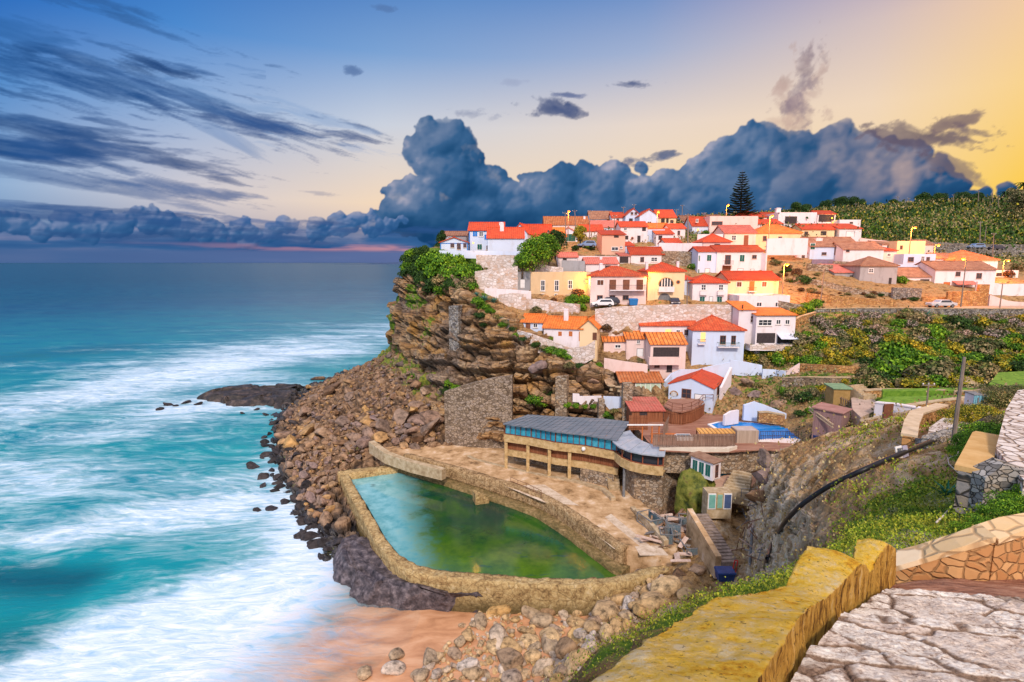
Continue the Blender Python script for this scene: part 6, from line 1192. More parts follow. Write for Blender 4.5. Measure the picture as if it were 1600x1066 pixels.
fence('stair_fence', 'dark slatted fence slanting down in front of the timber shed', [(1286, 682, 11.5), (1300, 681, 11.6), (1320, 678, 11.9), (1345, 670, 12.4)], 1.5, WOODS, .25, .12, group=FG)
fence('stair_fence', 'thin picket fence behind the flat roof of the timber shed', [(1284, 622, 15), (1300, 628, 15), (1322, 638, 14.7), (1345, 650, 14.4)], 1.2, FWOOD, .3, .1, group=FG)
# shutter kiosk in the ravine
p = P(1124, 797, 55); e = empty('shutter_kiosk', p, 0, 'little kiosk front of two green louvred panels and one blue window in the ravine', 'kiosk'); s = 55.9/FL
MB().box(-20*s, .05, -1, 20*s, 1.6, 29*s).build('wall', CONC, e)
for k, (a, b, mt) in enumerate([(-19, -6.5, simple('aqua louvres', [(.1, .3, .27), (.2, .42, .36)], 2)), (-5.5, 5, simple('green louvres', [(.14, .32, .25), (.25, .42, .33)], 2)), (6, 19, simple('blue louvres', [(.04, .07, .16), (.08, .12, .25)], 2))]):
    pn = MB().box(a*s, -.04, .1, b*s, .045, 28*s).build('panel_frame', FRAME if k != 1 else OCH, e); l = MB()
    for j in range(12): zz = .25+j*(28*s-.35)/12; l.hexa([(a*s+.08, -.1, zz), (b*s-.08, -.1, zz), (b*s-.08, -.045, zz+.04), (a*s+.08, -.045, zz+.04)], [(a*s+.08, -.1, zz+.05), (b*s-.08, -.1, zz+.05), (b*s-.08, -.045, zz+.12), (a*s+.08, -.045, zz+.12)])
    l.build('louvres', mt, pn)
msv = []; ctr_ = P(1088, 775, 60)
for k_ in range(1): pass
MOSS = simple('wet moss', [(.02, .03, .006), (.08, .1, .012), (.2, .2, .03), (.12, .07, .03)], 1.2, .6, 1., .1, detail=8)
bm = bmesh.new(); bmesh.ops.create_icosphere(bm, subdivisions=5, radius=1); V = np.array([tuple(v_.co) for v_ in bm.verts]); Fc = np.array([[v_.index for v_ in f_.verts] for f_ in bm.faces]); bm.free()
V = V*(1+(fbm(V*1.6, 4, 451)-.5)*.7)[:, None]; V = V*np.array([2.3, 1.8, 3.4])
tag(np_obj('mossy_rock', V, Fc, MOSS), 'dark mossy wet rock face under the white cabin', 'rock').location = ctr_
tag(MB().hexa([(-.12, -.1, -2), (.12, -.1, -2), (.12, 0, -2), (-.12, 0, -2)], [(-.06, .3, 1.2), (.06, .3, 1.2), (.06, .4, 1.2), (-.06, .4, 1.2)]).build('waterfall', simple('falling water', [(.5, .6, .65), (.75, .8, .85)], 4, .3), loc=ctr_+Vector((.6, -2.0, 0))), 'thin little waterfall running down the mossy rock', 'waterfall')
# stone landing above it, steps, ravine staircase
poly('ravine_landing', [(1108, 768), (1142, 768), (1150, 758), (1180, 740), (1196, 742), (1204, 725), (1186, 712), (1140, 740), (1104, 752)], 7.6, simple('brick paving', [(.42, .24, .17), (.6, .4, .3)], 1.5, world=True), 3., kind='structure')
p = P(1152, 768, 57.5); e = empty('curved_steps', p, -.5, 'fan of stone steps rising beside the white cabin', 'steps'); m = MB()
for i in range(7): m.box(-1.6+.12*i, i*.42, -1.5, 1.2, i*.42+.41, .15+.2*i)
m.build('steps', CONC, e, bevel=.02)
p = P(1140, 880, 46.5); e = empty('ravine_staircase', p, .06, 'steep stone staircase climbing the middle of the ravine to the kiosk', 'staircase'); m = MB()
zt = P(1138, 803, 53.5).z-p.z; n = 16
for i in range(n): m.box(-.75, i*.44, -1.5, .85, i*.44+.43, .1+zt*i/n)
m.build('steps', simple('dark worn steps', [(.1, .07, .055), (.26, .19, .15), (.4, .3, .25)], 2), e, bevel=.02)
MB().hexa([(-1.35, 0, -1.5), (-.8, 0, -1.5), (-.8, n*.44, -1.5), (-1.35, n*.44, -1.5)], [(-1.35, 0, .7), (-.8, 0, .7), (-.8, n*.44, zt+.6), (-1.35, n*.44, zt+.6)]).build('stringer_wall', TERR, e)
# ---- lawns and terraces on the right
GRS = simple('lawn grass', [(.05, .13, .01), (.12, .25, .02), (.22, .36, .04)], 1.5, bmp=.6, bdist=.05, world=True, detail=8)
def lawn(px, dz=.25, name='lawn', m=None, dep=2.5):
    z = max(h_[0].z for h_ in (hit(u, v, ('hillside', 'rocky_slope')) for u, v in px) if h_)
    zz = sorted(h_[0].z for h_ in (hit(u, v, ('hillside', 'rocky_slope')) for u, v in px) if h_); z = zz[len(zz)//2]+dz
    poly(name, px, z, m or GRS, dep, kind='structure'); return z
z1_ = lawn([(1368, 628), (1385, 620), (1480, 618), (1530, 616), (1530, 622), (1480, 628), (1420, 634), (1380, 633)], .3)
z2_ = lawn([(1378, 608), (1480, 606), (1536, 606), (1560, 609), (1530, 613), (1476, 611), (1380, 611)], .4)
z3_ = lawn([(1545, 600), (1560, 582), (1640, 578), (1680, 600), (1600, 608), (1560, 610)], .4)
z4_ = lawn([(1330, 622), (1348, 616), (1368, 626), (1372, 640), (1345, 652), (1332, 640)], .3, 'gravel_court', simple('gravel court', [(.4, .28, .22), (.56, .42, .34)], 1, world=True))
pwall('lawn_wall', 'orange stone wall with pale coping between the two lawns', [(1352, 612, 623, 67.5), (1370, 610, 621, 67.6), (1430, 610, 620, 67), (1476, 611, 620, 66.5)], .6, STONEO, CONC, group='walls around the lawns')
pwall('lawn_wall', 'short orange stone wall at the right end of the lower lawn', [(1491, 613, 621, 65), (1520, 612, 620, 64), (1548, 608, 620, 62)], .5, STONEO, CONC, group='walls around the lawns')
pwall('lawn_wall', 'curved low wall with pale top in front of the lower lawn', [(1420, 635, 642, 56.5), (1460, 629, 637, 56.5), (1500, 624, 631, 56), (1520, 622, 628, 56)], .5, STONEO, CONC, group='walls around the lawns')
pwall('lawn_wall', 'long white wall with pinkish shade left of the leaning thin pole', [(1367, 630, 648, 54), (1400, 633, 650, 52.5), (1442, 640, 656, 50.5)], .5, TW, TW, group='walls around the lawns')
pwall('lawn_wall', 'ochre stone wall under the long white wall', [(1345, 660, 676, 52.5), (1380, 652, 664, 52), (1410, 652, 660, 51), (1436, 649, 658, 49)], .4, STONEO, CONC, group='walls around the lawns')
for k, (u, v, Y, lb) in enumerate([(1543, 596, 69, 'upper flight of garden steps between hedge and right lawn'), (1525, 606, 66, 'lower flight of garden steps left of the right lawn'), (1360, 618, 67, 'small garden steps at the left end of the lawn wall')]):
    e = empty('garden_steps', P(u, v, Y), .15*k, lb, 'steps', 'garden steps by the lawns'); m = MB()
    for i in range(6): m.box(-1.1, i*.38, -1.2, 1.1, i*.38+.37, .05+.17*i)
    m.build('steps', CONC, e)
# wooden board on legs
p = P(1386, 660, 49); e = empty('notice_panel', p, .2, 'large brown wooden panel propped on legs below the white wall', 'panel'); MB().box(-.5, -.05, .25, .5, .05, 1.75).build('panel', BROWNW, e)
m = MB(); m.bar((.45, .1, 0), (.45, .1, 1.6), .08).bar((-.45, .1, 0), (-.45, .1, 1.6), .08); m.build('legs', FWOOD, e)
# blue corrugated kiosk
p = P(1531, 640, 38); e = empty('blue_kiosk', p, -.12, 'pale blue corrugated booth with white side among the shrubs', 'booth'); MB().box(-.5, 0, -.5, .5, .9, 1.05).build('wall', TW, e); m = MB()
for i in range(9): m.box(-.5+i*.11, -.06-(i % 2)*.03, 0, -.5+i*.11+.1, -.003, 1.05)
m.build('corrugated_front', simple('pale blue sheet', [(.12, .32, .42), (.2, .45, .55)], 2), e); MB().box(-.3, -.14, .4, -.22, -.095, .9).build('handle', GREYM, e); MB().box(-.56, -.1, 1.054, .56, .95, 1.12).build('roof', GREYM, e)
# ---- mid-right stone path walls
STONEN = masonry('near grey rubble', [(.14, .13, .12), (.3, .28, .27), (.5, .46, .42), (.36, .28, .2)], (.05, .045, .04), .16, bdist=.03)
PAV = masonry('pale flagstones', [(.5, .4, .34), (.66, .56, .5), (.74, .66, .62)], (.26, .17, .12), .34, stretch=(1, 1, 1), world=True)
poly('stone_path', [(1448, 690), (1452, 668), (1470, 655), (1500, 640), (1530, 640), (1560, 650), (1500, 668), (1488, 690)], P(1470, 670, 29).z, PAV, 1.5, kind='structure')
PWG = 'stone walls along the footpath'
pwall('path_wall', 'curving parapet with pale stone top left of the flagstone path', [(1431, 684, 706, 26.2), (1434, 664, 690, 28.6), (1441, 648, 670, 31.5), (1462, 641, 655, 34.5), (1480, 635, 650, 37)], .55, STONEO, simple('pale coping', [(.5, .36, .22), (.7, .54, .38)], 2), group=PWG)
pwall('path_wall', 'grey rubble wall bulging below the flagstone path near the big pole', [(1428, 684, 716, 26.4), (1440, 686, 722, 25.4), (1458, 688, 716, 25), (1480, 680, 708, 25.6), (1510, 672, 700, 26.5)], .6, STONEN, group=PWG)
poly('stone_path', [(1556, 700), (1572, 640), (1590, 610), (1660, 600), (1680, 760), (1600, 750), (1574, 722)], P(1600, 700, 13).z+.1, PAV, .8, kind='structure')
pwall('path_wall', 'ochre topped wall at the right beside the near flagstone path', [(1538, 744, 800, 11.4), (1546, 722, 780, 12.4), (1556, 688, 740, 14.8), (1560, 686, 730, 15.2)], .45, STONEG, simple('ochre coping', [(.5, .27, .08), (.66, .42, .18)], 2), group=PWG)
pwall('path_wall', 'grey stone wall with thin ledge under the near flagstone path', [(1540, 746, 800, 11.2), (1570, 728, 785, 11.2), (1600, 738, 790, 11), (1650, 750, 800, 11)], .5, STONEN, group=PWG)
# ---- foreground lookout wall, steps and brick wall
YEL, nt, bs = newmat('yellow lichen stone'); pos = nt.n('ShaderNodeNewGeometry').outputs['Position']; nn = nt.noise(pos, 2.2, 9, .72); n5 = nt.noise(pos, 14, 8, .75); nz_ = nt.n('ShaderNodeSeparateXYZ', {0: nt.n('ShaderNodeNewGeometry').outputs['Normal']}).outputs[2]
c = nt.ramp(nt.math('ADD', nt.math('MULTIPLY', nn, .45), nt.math('MULTIPLY', n5, .55)), [(.34, (.34, .15, .03)), (.42, (.84, .42, .035)), (.47, (.97, .62, .07)), (.54, (.93, .64, .2)), (.6, (.93, .76, .46)), (.7, (.8, .56, .38))])
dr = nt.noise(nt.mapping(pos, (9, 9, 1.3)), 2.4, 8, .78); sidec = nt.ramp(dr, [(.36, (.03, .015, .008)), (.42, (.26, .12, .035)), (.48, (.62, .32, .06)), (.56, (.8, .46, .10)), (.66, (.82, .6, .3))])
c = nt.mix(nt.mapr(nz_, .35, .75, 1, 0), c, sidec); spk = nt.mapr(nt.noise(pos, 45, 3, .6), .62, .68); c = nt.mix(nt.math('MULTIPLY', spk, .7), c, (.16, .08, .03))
setin(nt, bs, Base_Color=c, Roughness=.95, Specular_IOR_Level=.1); bump(nt, bs, nt.math('ADD', nt.math('MULTIPLY', dr, 1.2), nt.math('ADD', nn, nt.math('MULTIPLY', n5, 1.3))), 1., .035)
# rows across the wall: left foot (outer), left top edge, right top edge, right foot (path side)
def fw(lu, lv, lY, ru, rv, rY, drop):
    a = P(lu, lv, lY); b = P(ru, rv, rY); c = b.copy(); c.z -= drop; d = a.copy(); d.z -= 1.6; return a, b, c, d
FWR = [fw(800, 1190, 1.02, 1075, 1230, 1.0, .55), fw(862, 1118, 1.22, 1135, 1140, 1.16, .5), fw(925, 1064, 1.42, 1180, 1068, 1.36, .5), fw(985, 1020, 1.62, 1212, 1020, 1.58, .48), fw(1050, 972, 1.9, 1240, 975, 1.86, .46), fw(1120, 935, 2.25, 1266, 948, 2.2, .46), fw(1228, 915, 2.62, 1292, 934, 2.5, .46),
       fw(1262, 853, 3.0, 1345, 880, 2.85, .62), fw(1290, 857, 3.1, 1352, 884, 3.0, .62), fw(1334, 884, 3.2, 1360, 897, 3.15, .5), fw(1338, 843, 3.5, 1384, 850, 3.4, .75), fw(1352, 842, 3.75, 1396, 857, 3.6, .7)]
secs = []
for a, b, c, d in FWR:
    ring = [d, d.lerp(a, .6)]; 
    for k in range(7): ring.append(a.lerp(b, k/6)+Vector((0, 0, .012*math.sin(PI*k/6))))
    for k in range(1, 6): ring.append(b.lerp(c, k/5))
    secs.append([tuple(p) for p in ring])
Gf = np.array(secs); tt = []     # linear along the wall except where it steps
seg = [10, 10, 10, 10, 12, 14, 14, 4, 8, 12, 6]; rows_ = []
for i, n in enumerate(seg):
    for k in range(n): t = k/n; rows_.append(Gf[i]*(1-t)+Gf[i+1]*t)
rows_.append(Gf[-1]); Gf = np.array(rows_); Gf = np.stack([np.stack([np.interp(np.linspace(0, 13, 110), np.arange(14), Gf[i, :, k]) for k in range(3)], -1) for i in range(Gf.shape[0])])
Gf = np.stack([np.stack([np.interp(np.linspace(0, Gf.shape[0]-1, 300), np.arange(Gf.shape[0]), Gf[:, j, k]) for k in range(3)], -1) for j in range(110)], 1)
Nf = gnorm(Gf); mid = Nf[150, 50]; 
if mid[2] < 0: Nf = -Nf
dd_ = (fbm(Gf*5, 4, 251)-.5)*.05+(fbm(Gf*np.array([30, 30, 7]), 4, 252)-.5)*.03*np.clip(1-Nf[..., 2]*1.3, 0, 1)+(fbm(Gf*22, 3, 253)-.5)*.012
Gf = Gf+Nf*dd_[..., None]; nv_, nu_ = Gf.shape[:2]; o0 = Gf[0, 0].copy()
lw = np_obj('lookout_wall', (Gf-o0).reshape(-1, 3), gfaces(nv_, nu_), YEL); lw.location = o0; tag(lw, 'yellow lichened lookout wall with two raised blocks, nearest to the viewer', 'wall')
e_ = MB(); ringE = [tuple(Gf[-1, j]-o0) for j in range(0, nu_, 4)]; c4 = tuple(P(1400, 905, 3.9)-Vector(o0))
for a, b in zip(ringE[:-1], ringE[1:]): e_.tri(a, b, c4)
ee_ = e_.build('end_face', YEL, lw)
# steps of the lookout path
STEP, nt, bs = newmat('worn pale step stone'); pos = nt.n('ShaderNodeNewGeometry').outputs['Position']
joint_shade = nt.n('ShaderNodeAttribute', attribute_name='joint').outputs['Fac']; sv = nt.n('ShaderNodeAttribute', attribute_name='stone').outputs['Fac']  # joint attribute: stone joints plus the shade painted along each step edge
n1 = nt.noise(pos, 9, 9, .75, .3); n2 = nt.noise(nt.mapping(pos, (1, 1.5, 1)), 34, 8, .8); n0 = nt.noise(pos, 1.9, 5, .6)
tot = nt.math('ADD', nt.math('MULTIPLY', n1, .4), nt.math('MULTIPLY', n2, .6))
c = nt.ramp(tot, [(.38, (.10, .06, .045)), (.43, (.42, .31, .25)), (.48, (.74, .64, .56)), (.56, (.92, .87, .81))])
c = nt.mix(nt.mapr(sv, .55, .95, .0, .55), c, nt.ramp(tot, [(.4, (.2, .12, .085)), (.52, (.62, .46, .37))]))
c = nt.mix(nt.mapr(nt.math('ADD', n0, nt.math('MULTIPLY', n1, .2)), .64, .76, 0, .6), c, nt.ramp(n2, [(.4, (.14, .075, .045)), (.6, (.5, .32, .22))]))
c = nt.mix(nt.mapr(nt.math('ADD', joint_shade, nt.math('MULTIPLY', nt.math('SUBTRACT', n1, .5), .8)), .25, .75, 0, .92), c, nt.ramp(n2, [(.35, (.05, .025, .016)), (.65, (.36, .22, .14))]))
setin(nt, bs, Base_Color=c, Roughness=.85, Specular_IOR_Level=.25); bump(nt, bs, nt.math('ADD', nt.math('MULTIPLY', n1, 1.2), nt.math('MULTIPLY', n2, 1.4)), .7, .02)
REDP, nt, bs = newmat('red brown path'); pos = nt.n('ShaderNodeNewGeometry').outputs['Position']; n1 = nt.noise(nt.mapping(pos, (1, 3, 1), (0, 0, .4)), 5, 8, .72)
setin(nt, bs, Base_Color=nt.ramp(n1, [(.3, (.1, .035, .02)), (.48, (.36, .15, .085)), (.62, (.52, .27, .17)), (.75, (.66, .46, .36))]), Roughness=.9); bump(nt, bs, n1, 1., .04)
def slabgrid(name, quadpx, m, n=60, amp=.03, kind='structure', drop=None):
    (a, b, c, d) = [P(*q) for q in quadpx]; U, V = np.meshgrid(np.linspace(0, 1, n), np.linspace(0, 1, n)); A, B, C_, D_ = [np.array(p) for p in (a, b, c, d)]
    Gq = ((1-U)*(1-V))[..., None]*A+(U*(1-V))[..., None]*B+(U*V)[..., None]*C_+((1-U)*V)[..., None]*D_
    Gq[..., 2] += (fbm(Gq*3, 4, 261)-.5)*amp+(fbm(Gq*12, 3, 262)-.5)*amp*.4
    at = None
    if n > 150:
        Wq = Gq+(np.stack([fbm(Gq*2.2, 3, 271), fbm(Gq*2.2, 3, 272), Gq[..., 0]*0], -1)-.5)*.4; f1, f2_, ii = worley(Wq*np.array([2.3, 3.6, 0])+np.array([drop*1.7, drop, drop*3.1]), 273)
        g1, g2_, gi = worley(np.stack([Wq[..., 0]*2.6+drop*5, Wq[..., 0]*0+.5, Wq[..., 0]*0+.5], -1), 279); Vw = V+(fbm(Gq*3, 3, 281)-.5)*.10; nz_ = Vw > .80; f1, f2_, ii = np.where(nz_, g1, f1), np.where(nz_, g2_, f2_), np.where(nz_, gi*.5, ii)
        j = np.clip(1-(f2_-f1)/.10, 0, 1); j = np.maximum(j, 2.2*np.clip(1-np.minimum(np.minimum(Vw*6, (1.0-V)*40), np.abs(Vw-.80)*35), 0, 1)); Gq[..., 2] += np.clip(1-j, 0, 1)**.5*.016+nz_*.01+(ii-.5)*.016+(fbm(Gq*np.array([24, 46, 1]), 4, 274)-.5)*.026; at = dict(joint=j, stone=ii)  # stone joints, plus a dark near-edge band painted as contact shade under the step
    if at: return np_obj(name, Gq.reshape(-1, 3), gfaces(n, n), m, attrs=at), (a, b, c, d)
    return np_obj(name, Gq.reshape(-1, 3), gfaces(n, n), m), (a, b, c, d)
NOSE = simple('pale nosing stone', [(.3, .2, .15), (.66, .56, .48), (.88, .82, .76)], 7, bmp=1., bdist=.02, detail=9)
# treads descend away from the viewer; each row is the near edge and the far nosing of a tread (left mark, right mark)
TR = [((1090, 1300, .95), (1900, 1290, .95), (1800, 1190, 1.35), (1200, 1120, 1.42)),
      ((1200, 1128, 1.44), (1800, 1200, 1.37), (1700, 1072, 1.95), (1268, 1010, 2.0)),
      ((1268, 1022, 2.03), (1700, 1086, 1.98), (1660, 1000, 2.5), (1320, 958, 2.55)),
      ((1318, 967, 2.6), (1660, 1006, 2.55), (1640, 940, 3.2), (1386, 922, 3.2))]
poly_steps = empty('lookout_steps', P(1400, 1000, 2.3), 0, 'broad worn pale stone steps beside the yellow lookout wall', 'steps'); L0_ = P(1400, 1000, 2.3)
for i, t in enumerate(TR):
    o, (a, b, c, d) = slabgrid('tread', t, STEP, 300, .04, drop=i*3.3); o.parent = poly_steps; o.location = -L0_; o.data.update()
    if i < 3:
        n = TR[i+1]; c2, d2 = P(*n[1]), P(*n[0]); r_ = MB(); r_.quad(d-L0_+Vector((0, 0, .0)), c-L0_+Vector((0, 0, .0)), c2-L0_-Vector((0, 0, .12)), d2-L0_-Vector((0, 0, .12))); r_.build('riser', STEP, poly_steps)
o, _ = slabgrid('footpath', ((1386, 926, 3.22), (1700, 962, 3.22), (1760, 835, 7), (1395, 915, 3.9)), REDP, 80, .06); tag(o, kind='structure')
o, _ = slabgrid('footpath', ((1330, 965, 3.1), (1396, 915, 3.3), (1440, 930, 5.2), (1500, 915, 5.4)), REDP, 10, .02); tag(o, kind='structure')
BRK = masonry('orange squared stone', [(.42, .19, .07), (.6, .3, .12), (.68, .4, .18), (.5, .25, .1)], (.36, .19, .08), .11, bdist=.015, stretch=(1, 1, 1.3), rough=.9)
CAPS = masonry('pale cracked coping stone', [(.7, .46, .22), (.76, .53, .3), (.8, .62, .42)], (.52, .33, .17), .3, bdist=.01, stretch=(1.4, 1.4, 1.4))
pwall('brick_parapet', 'orange stone parapet with cracked pale coping right of the lookout wall', [(1394, 893, 924, 4.1), (1440, 880, 927, 4.05), (1500, 862, 925, 3.95), (1553, 846, 912, 3.9)], .17, BRK, CAPS, group='parapets beside the red path', extra=.25, capov=.02, caph=.05)
pwall('brick_parapet', 'lower continuation of the orange parapet at the right edge', [(1555, 850, 910, 3.95), (1600, 835, 890, 4.0), (1720, 812, 850, 4.2)], .17, BRK, CAPS, group='parapets beside the red path', extra=.25, capov=.02, caph=.05)
# black pipe along the slope
pp_ = []
for (u, v, Y) in [(1194, 893, 33), (1198, 880, 32), (1206, 856, 30), (1222, 828, 27.5), (1248, 800, 25), (1272, 782, 23.8), (1300, 765, 23), (1350, 742, 22), (1400, 720, 21.6), (1440, 703, 21.8), (1490, 684, 22.5), (1520, 670, 23.5), (1560, 652, 25)]:
    h_ = hit(u, v, ('rocky_slope',)); q = P(u, v, h_[0].y) if h_ and h_[0].y > 8 else P(u, v, Y); q.z += .25; cc0 = Vector((0, 0, CAMH)); q = cc0+(q-cc0)*.965; pp_.append(q)
pp2 = crom(np.array([tuple(p) for p in pp_]), 70); o0 = Vector(pp2[0]); tag(MB().tube([Vector(p)-o0 for p in pp2], .11, 8).build('drain_pipe', simple('black plastic pipe', [(.006, .006, .008), (.02, .02, .025)], 3, .4, 0), smooth=True, loc=o0), 'long thick black pipe running down the grassy slope into the ravine', 'pipe')
# ============================================================ vegetation
def leafmat(name, dark, mid, light, tip=None, tipamt=0.):
    m, nt, bs = newmat(name); g = nt.n('ShaderNodeNewGeometry'); isl = g.outputs['Random Per Island']; o = nt.n('ShaderNodeTexCoord').outputs['Object']; rnd = nt.n('ShaderNodeObjectInfo').outputs['Random']
    n = nt.noise(o, 2.2, 3, .6); f = nt.math('ADD', nt.math('MULTIPLY', isl, .55), nt.math('MULTIPLY', n, .45))
    c = nt.ramp(f, [(.2, dark), (.5, mid), (.75, light)])
    if tip: c = nt.mix(nt.math('MULTIPLY', nt.mapr(nt.math('ADD', nt.noise(o, 1.6, 4, .6), nt.math('MULTIPLY', isl, .25)), .55, .72), tipamt), c, tip)
    c = nt.mix(1., c, nt.ramp(rnd, [(0, (.75, .8, .7)), (.5, (1, 1, 1)), (1, (1.3, 1.15, .9))]), 'MULTIPLY')
    setin(nt, bs, Base_Color=c, Roughness=.65, Specular_IOR_Level=.2); return m
LG = leafmat('bright green leaves', (.015, .05, .005), (.07, .19, .012), (.22, .38, .02))
LD = leafmat('dark green leaves', (.006, .02, .006), (.02, .06, .012), (.06, .12, .02))
LY = leafmat('yellow gorse leaves', (.03, .045, .006), (.12, .16, .012), (.36, .34, .03), (.62, .42, .03), .75)
LO = leafmat('olive leaves', (.02, .035, .01), (.07, .10, .025), (.2, .22, .06), (.45, .3, .18), .6)
LP = leafmat('flowering shrub leaves', (.02, .03, .012), (.06, .09, .025), (.18, .2, .08), (.62, .42, .4), .8)
LR = leafmat('rusty leaves', (.03, .015, .01), (.1, .05, .025), (.28, .13, .05))
BARK = simple('bark', [(.05, .035, .025), (.14, .1, .07)], 3)
def leaves(n, size, rg, blobs, squash=1., jitter=.25):
    """leaf quads on the skins of several lobes; blobs = (cx,cy,cz,r)"""
    B = np.array(blobs); w = B[:, 3]**2; w /= w.sum(); k = rg.choice(len(B), n, p=w)
    d = rg.normal(size=(n, 3)); d /= np.linalg.norm(d, axis=1, keepdims=True); d[:, 2] = np.where(rg.random(n) < .7, np.abs(d[:, 2]), d[:, 2])
    rad = B[k, 3]*(1-jitter*rg.random(n)**1.5+.10*rg.normal(size=n)*(rg.random(n) < .3)); C = B[k, :3]+d*rad[:, None]*np.array([1, 1, squash])
    a = d+rg.normal(size=(n, 3))*.7; a /= np.linalg.norm(a, axis=1, keepdims=True); t = np.cross(a, rg.normal(size=(n, 3))); t /= np.linalg.norm(t, axis=1, keepdims=True); b = np.cross(a, t)
    s = size*(.6+.8*rg.random(n))[:, None]; V = np.stack([C-t*s*.5, C+b*s*.38, C+t*s*.6, C-b*s*.38], 1).reshape(-1, 3)
    return V, np.arange(4*n).reshape(-1, 4)
def mkbush(name, n, size, seed, m, nb=9, squash=.85, stem=True):
    rg = np.random.default_rng(seed); bl = [(0, 0, .35, .62)]
    for _ in range(nb):
        a = rg.random()*2*PI; q = .25+.45*rg.random(); bl.append((q*math.cos(a), q*math.sin(a), .12+.5*rg.random()*(1-q*.5), .22+.26*rg.random()))
    V, Fc = leaves(n, size, rg, bl, squash); me = np_obj(name, V, Fc, m, smooth=False).data
    o = bpy.data.objects[-1] if False else None
    return me
protos = {}
def proto(kind, m, n, size, count=4, nb=9, **kw):
    L = []
    for i in range(count):
        me = mkbush('tmp', n, size, hash(kind) % 1000*0+sum(map(ord, kind))*7+i, m, nb, **kw); L.append(me)
    for o in [o for o in bpy.data.objects if o.name.startswith('tmp')]: bpy.data.objects.remove(o)
    protos[kind] = L
proto('green', LG, 1500, .13); proto('dark', LD, 1500, .13); proto('gorse', LY, 1500, .12); proto('olive', LO, 1500, .13); proto('flower', LP, 1500, .12); proto('rusty', LR, 900, .14, 2)
proto('greenfine', LG, 7000, .055, 3, 16); proto('gorsefine', LY, 7000, .05, 3, 16); proto('olivefine', LO, 6000, .055, 3, 16)
STEMME = None
def bush(kind, loc, r, h, label, group, name='shrub', cat='shrub', rg=random):
    global STEMME
    e = empty(name, loc, rg.uniform(0, 6.28), label, cat, group); o = bpy.data.objects.new('foliage', rg.choice(protos[kind])); COL.objects.link(o); o.parent = e; o.scale = (r, r*rg.uniform(.85, 1.15), h)
    if STEMME is None:
        mb = MB()
        for a in (0, 2.1, 4.2): mb.tube([(0, 0, -.3), (.12*math.cos(a), .12*math.sin(a), .2), (.35*math.cos(a), .35*math.sin(a), .55)], [.06, .045, .02], 5)
        s = mb.build('stem', BARK); STEMME = s.data; bpy.data.objects.remove(s)
    s = bpy.data.objects.new('stem', STEMME); COL.objects.link(s); s.parent = e; s.scale = (r, r, h); return e
def inpoly(u, v, poly_):
    c = False; n = len(poly_)
    for i in range(n):
        (x1, y1), (x2, y2) = poly_[i], poly_[(i+1) % n]
        if (y1 > v) != (y2 > v) and u < (x2-x1)*(v-y1)/(y2-y1)+x1: c = not c
    return c
def scatter_marks(poly_, n, rg, mind=0):
    us = [p[0] for p in poly_]; vs = [p[1] for p in poly_]; out = []; t = 0
    while len(out) < n and t < n*40:
        t += 1; u, v = rg.uniform(min(us), max(us)), rg.uniform(min(vs), max(vs))
        if inpoly(u, v, poly_) and all((u-a)**2+((v-b)*1.6)**2 > mind*mind for a, b in out): out.append((u, v))
    return out
rg = random.Random(11)
GB = 'shrubs covering the slope below the village road'
KINDLAB = {'green': 'bright green rounded shrub on the slope below the road', 'dark': 'dark green shrub on the slope below the road', 'gorse': 'yellow flowering gorse bush on the slope below the road', 'olive': 'olive brown dry shrub on the slope below the road', 'flower': 'shrub with pale pinkish flower heads on the slope below the road', 'rusty': 'rust coloured dry bush on the slope below the road'}
def keep(h_): return h_ is not None
for (u, v) in scatter_marks([(1262, 492), (1640, 492), (1640, 575), (1560, 580), (1500, 606), (1360, 606), (1340, 585), (1350, 560), (1300, 530)], 150, rg, 13):
    h_ = hit(u, v+6, ('hillside',))
    if not keep(h_): continue
    k = rg.choice(['flower', 'flower', 'olive', 'gorse', 'dark', 'green', 'olive']) if v < 535 else rg.choice(['gorse', 'olive', 'dark', 'green', 'green', 'gorse'])
    r = rg.uniform(1.3, 2.5); bush(k, h_[0]-Vector((0, 0, .25)), r, r*rg.uniform(.75, 1.15), KINDLAB[k], GB, rg=rg)
for (u, v, r, k) in [(1400, 562, 3.6, 'green'), (1430, 575, 3.2, 'green'), (1385, 580, 3.0, 'green'), (1455, 590, 3, 'olive')]:
    h_ = hit(u, v+8, ('hillside',)); bush(k, h_[0], r, r*1.1, 'large %s mound shaped bush in the middle of the slope' % ('bright green' if k == 'green' else 'olive'), 'large bushes on the slope', rg=rg)
for (u, v) in scatter_marks([(1152, 556), (1165, 542), (1200, 545), (1232, 545), (1262, 520), (1300, 530), (1356, 548), (1350, 562), (1290, 568), (1245, 566), (1190, 566)], 42, rg, 11):
    h_ = hit(u, v+4, ('hillside',))
    if keep(h_): k = rg.choice(['gorse', 'gorse', 'olive', 'green']); r = rg.uniform(1.3, 2.2); bush(k, h_[0]-Vector((0, 0, .2)), r, r*1.0, {'gorse': 'yellow gorse bush beside the white villa', 'olive': 'olive shrub beside the white villa', 'green': 'green shrub beside the white villa'}[k], 'hedge of gorse beside the white villa', rg=rg)
for (u, v, r) in [(1250, 488, 1.4), (1262, 484, 1.6), (1272, 478, 1.5), (1240, 490, 1.3)]:
    h_ = hit(u, v+4, ('hillside',)); bush('gorse' if u < 1260 else 'green', h_[0], r, r*1.2, 'green and yellow bush at the foot of the glowing street lamp', 'bushes at the bend of the road', rg=rg)
